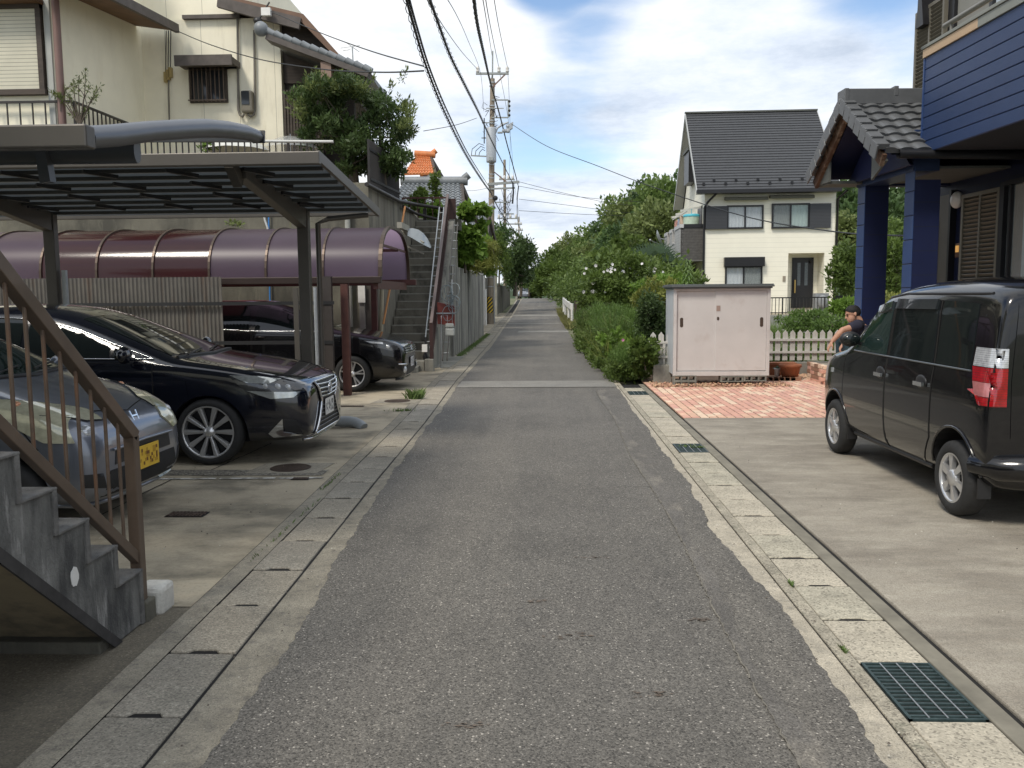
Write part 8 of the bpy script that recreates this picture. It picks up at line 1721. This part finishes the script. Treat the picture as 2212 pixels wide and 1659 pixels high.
# garden behind the picket fence
bl = []
for (px, py, rx, ry, Yq) in ((1700, 770, 50, 16, 19), (1760, 765, 50, 18, 19.5), (1820, 760, 50, 22, 19), (1740, 735, 30, 14, 22), (1900, 750, 60, 25, 19), (1990, 740, 60, 30, 19)): bl += px_crown(Yq, [(px, py, rx, ry)], 8, px, .8)
t = thing('garden_weeds', 'low green weeds and vines filling the garden behind the picket fence', 'weeds', P(1760, 780, 19)); foliage('leaves', bl, 12000, .085, L_MID, t, 41, .6, .4, .1); foliage('tall_grass', px_crown(18.3, [(1670, 745, 14, 35)], 6, 5, .3), 500, .35, L_GRASS, t, 43, .04, 1.6, .0)
tree('shrub with pinnate leaves in front of the grey block wall', P(1745, 740, 26), P(1745, 695, 26), (.95, .7, .5), 18, 3800, .10, L_FEATH, 44, 'shrub', 'shrub', tr=.03, aspect=.4)
tree('young pagoda like shrub with layered leaves left of the blue pillar', P(1815, 700, 24), P(1818, 668, 24), (.55, .5, .38), 16, 2200, .10, L_BRIGHT, 45, 'shrub', 'shrub', tr=.03, aspect=.4)
tree('low shrub behind the crouching man', P(1800, 730, 23), P(1795, 706, 23), (.7, .6, .35), 12, 2000, .09, L_FEATH, 46, 'shrub', 'shrub', tr=.03, aspect=.4)
tree('layered sumac shrub seen between the two blue pillars', P(1935, 640, 26), P(1937, 600, 26), (.8, .7, 1.1), 18, 3600, .14, L_MID, 47, 'shrub', 'shrub', tr=.04, aspect=.35)
tree('tall green shrub right of the cream house corner', P(1830, 640, 33), P(1828, 590, 33), (.8, .8, 1.4), 18, 3600, .15, L_MID, 48, 'shrub', 'shrub', tr=.04)
tree('yellow tinged shrub low between the two blue pillars', P(1935, 650, 22), P(1940, 650, 22), (.7, .5, .3), 10, 1300, .09, L_YEL, 49, 'shrub', 'shrub', tr=.02)
# verge grasses
def grass(lab, pts, n, h, m, seed, name='grass', kind=True, w_=.006):
    rg = random.Random(seed); f = MB()
    for k in range(n):
        x, y = pts(rg); z = H(y); a = rg.uniform(0, 6.28); l = h*rg.uniform(.5, 1.2); d = Vector((math.cos(a)*.45, math.sin(a)*.45, 1)).normalized()*l; s_ = Vector((-math.sin(a), math.cos(a), 0))*w_; p_ = Vector((x, y, z-.003)); f.add([p_-s_, p_+s_, p_+d*.6+s_*.7, p_+d+Vector((math.cos(a), math.sin(a), 0))*l*.25], [(0, 1, 2, 3)])
    o = f.build(name, m, kind='stuff' if kind else None); o['label'] = lab; o['category'] = 'grass'; return o
M_GR = mat('grass_green', (.11, .17, .045), .8, var=.4, vs=30)
c_ = PG(897, 862); tag(grass('tuft of long grass growing beside the gutter by the brown post', lambda g: (c_.x+g.gauss(0, .055), c_.y+g.gauss(0, .04)), 190, .17, M_GR, 1, 'grass_tuft', False), 'tuft of long grass growing beside the gutter by the brown post', 'grass tuft')
c2_ = PG(870, 888); tag(grass('small', lambda g: (c2_.x+g.gauss(0, .07), c2_.y+g.gauss(0, .03)), 90, .05, M_GR, 2, 'grass_tuft', False), 'low flat weed in the gutter joint nearer than the long tuft', 'grass tuft')
grass('moss and grass growing along the foot of the left roadside wall', lambda g: (-2.3+abs(g.gauss(0, .07)), g.uniform(22.4, 34)), 2600, .07, M_GR, 3)
grass('dry grass on the verge by the guard rail', lambda g: (g.uniform(.75, 2.0)+.2, g.uniform(38, 60)), 5200, .38, mat('dry_grass', (.22, .22, .08), .9, var=.4, vs=20), 4, w_=.02)
grass('ragged grass strip along the right road edge', lambda g: (XR(16)+abs(g.gauss(0, .16))-.02-.012*0, g.uniform(15.9, 36)), 5200, .14, M_GR, 5, w_=.010)
grass('small weeds in the grate and the kerb joints', lambda g: g.choice(((1.52+g.gauss(0, .05), 8.95+g.gauss(0, .05)), (1.60+g.gauss(0, .03), 8.85), (1.345, 4.62+g.gauss(0, .02)), (1.33, 3.75+g.gauss(0, .02)), (XL(8)-.47+g.gauss(0, .008), g.uniform(6.9, 7.6)), (XL(6)-.47+g.gauss(0, .006), g.uniform(5, 6.6)))), 420, .028, M_GR, 6, w_=.004)
# ================================================================== PERSON
M_SKIN = mat('skin', (.50, .27, .18), .55, var=.06, vs=8); M_SHIRT = mat('dark_tshirt', (.022, .022, .040), .85, var=.2, vs=8); M_JEAN = mat('dark_teal_jeans', (.018, .045, .060), .85, var=.25, vs=12); M_HAIR = mat('black_hair', (.010, .009, .009), .7, var=.3, vs=60, bump=.4, bs=120)
YM = 12.0
t = thing('person', 'man crouching at the porch edge, leaning forward, dark T-shirt and jeans, cigarette in hand', 'person', (4.6, YM, .42))
def remesh(f, name, m, vox, sm=3):
    o = f.build(name, m, t); md = o.modifiers.new('r', 'REMESH'); md.mode = 'VOXEL'; md.voxel_size = vox; md.use_smooth_shade = True; s_ = o.modifiers.new('s', 'SMOOTH'); s_.iterations = sm; s_.factor = .5; bpy.context.view_layer.update(); dg = bpy.context.evaluated_depsgraph_get(); nm = bpy.data.meshes.new_from_object(o.evaluated_get(dg)); o.modifiers.clear(); o.data = nm
    for p_ in nm.polygons: p_.use_smooth = True
    return o
hc = P(1842, 679, YM); nearS = P(1852, 704, YM-.17); nearE = P(1820, 713, YM-.22); nearW = P(1797, 738, YM-.2); farS = P(1856, 702, YM+.19); farE = P(1838, 725, YM+.16); farW = P(1822, 742, YM+.05)
chest = Vector((nearS.x+.07, YM, nearS.z-.06)); pelvis = Vector((nearS.x+.36, YM, .42+.22)); neck = Vector((hc.x+.085, YM, hc.z-.085)); kneeN = P(1822, 724, YM-.10); kneeF = kneeN+Vector((.03, .32, -.02)); kneeN += Vector((.02, 0, -.045)); kneeF += Vector((.0, 0, -.045))
ankN = Vector((kneeN.x+.10, kneeN.y, .50)); ankF = Vector((kneeF.x+.10, kneeF.y, .50))
f = MB()
# head: cranium, jaw, nose, brow, ears, neck -- facing -X, tilted down
hf = Vector((-.94, -.05, -.34)).normalized(); hu = Vector((-.34, 0, .94)).normalized()
def hp(a, b, s_=0): return hc+hf*a+hu*b+Vector((0, s_, 0))
f.ball(hc+hf*-.012+hu*.035, (.094, .074, .085), 18, 12); f.ball(hp(.030, -.035), (.062, .060, .082), 16, 10); f.tube([hp(.05, -.085), hp(.062, -.075)], [.028, .022], 8); f.tube([hp(.085, .02), hp(.107, -.022), hp(.086, -.032)], [.010, .014, .008], 8); f.tube([hp(.083, .028, -.032), hp(.088, .03, 0), hp(.083, .028, .032)], .010, 6); f.tube([hp(.086, -.05, -.018), hp(.092, -.05, 0), hp(.086, -.05, .018)], .008, 6)
for sg in (-1, 1): f.ball(hp(-.012, -.002, sg*.076), (.018, .010, .030), 8, 6)
f.tube([hp(-.03, -.03), neck, chest+Vector((0, 0, .10))], [.055, .056, .075], 12)
f.tube([chest+Vector((.0, 0, .08)), chest, chest.lerp(pelvis, .5), pelvis], [.10, .13, .125, .14], 14)
def armchain(S, E, Wr, Hd, curl):
    f.tube([chest+Vector((0, 0, .05)), S, S.lerp(E, .5), E, E.lerp(Wr, .35), Wr], [.07, .058, .046, .040, .042, .027], 12)
    d = (Hd-Wr).normalized(); sd2 = Vector((0, 1, 0)); pn = d.cross(sd2).normalized()
    pl = Wr+d*.075
    for k, o_ in enumerate((-.027, -.009, .009, .027)):
        f.tube([Wr+sd2*o_*.6, pl+sd2*o_], [.015, .012], 6); b_ = pl+sd2*o_; L_ = (.062, .074, .068, .052)[k]
        a1 = b_+(d+pn*curl[0]).normalized()*L_*.5; a2 = a1+(d*.7+pn*curl[1]).normalized()*L_*.38; a3 = a2+(d*.3+pn*curl[2]).normalized()*L_*.28
        f.tube([b_, a1, a2, a3], [.0105, .0095, .0085, .007], 6)
    b_ = Wr+d*.025+sd2*-.026; f.tube([b_, b_+(d*.7+sd2*-.5+pn*.5).normalized()*.045, b_+(d*.95+sd2*-.2+pn*.7).normalized()*.082], [.014, .012, .008], 6); return d, pl, pn
HN = P(1787, 757, YM-.2); HF = P(1812, 757, YM)
dN, plN, pnN = armchain(nearS, nearE, nearW, HN, (-.05, .25, .7)); armchain(farS, farE, farW, HF, (.1, .6, 1.0))
f.tube([pelvis, kneeN, ankN], [.10, .06, .045], 10); f.tube([pelvis, kneeF, ankF], [.10, .06, .045], 10)
body = remesh(f, 'body', M_SKIN, .0065, 2)
f = MB(); c_ = chest
f.tube([neck+Vector((.012, 0, -.045)), chest+Vector((.0, 0, .07)), chest+Vector((.02, 0, -.02)), chest.lerp(pelvis, .5), pelvis+Vector((0, 0, .02))], [.072, .125, .155, .150, .155], 14)
for S, E in ((nearS, nearE), (farS, farE)): f.tube([chest+Vector((0, 0, .05)), S+Vector((0, 0, .005)), S.lerp(E, .52)], [.10, .076, .070], 12)
remesh(f, 'tshirt', M_SHIRT, .010, 3)
f = MB()
for K, A_ in ((kneeN, ankN), (kneeF, ankF)): f.tube([pelvis+Vector((0, (K.y-YM)*.5, 0)), pelvis.lerp(K, .5)+Vector((0, (K.y-YM)*.1, .02)), K, K.lerp(A_, .5), A_], [.125, .098, .078, .068, .062], 12)
remesh(f, 'jeans', M_JEAN, .010, 3)
f = MB(); f.ball(hc+hf*-.020+hu*.046, (.099, .0795, .080), 18, 12); f.ball(hc+hf*-.050+hu*.012, (.068, .0775, .075), 14, 10)
hair = remesh(f, 'hair', M_HAIR, .007, 2)
for K, nm in ((ankN, 'shoe'), (ankF, 'shoe')):
    f = MB(); f.tube([(K.x+.05, K.y, .465), (K.x-.05, K.y, .465), (K.x-.15, K.y, .455)], [.045, .048, .035], 10); f.ball((K.x-.16, K.y, .452), (.045, .045, .03), 8, 6); f.build(nm, M_BLKPL, t)
for sg in (-1, 1):
    f = MB(); f.ball(hp(.081, .010, sg*.030), (.008, .012, .006), 8, 6); f.build('eye', M_HAIR, t); f = MB(); f.tube([hp(.090, .034, sg*.016), hp(.088, .040, sg*.032), hp(.078, .034, sg*.048)], .0045, 5); f.build('eyebrow', M_HAIR, t)
s = MB(); tip = HN+Vector((-.035, -.02, -.015)); s.tube([tip+Vector((.05, .012, -.004)), tip+Vector((-.03, -.01, .022))], .0042, 8); tag(s.build('cigarette', M_WHITE), 'white cigarette between the fingers of the crouching man', 'cigarette')
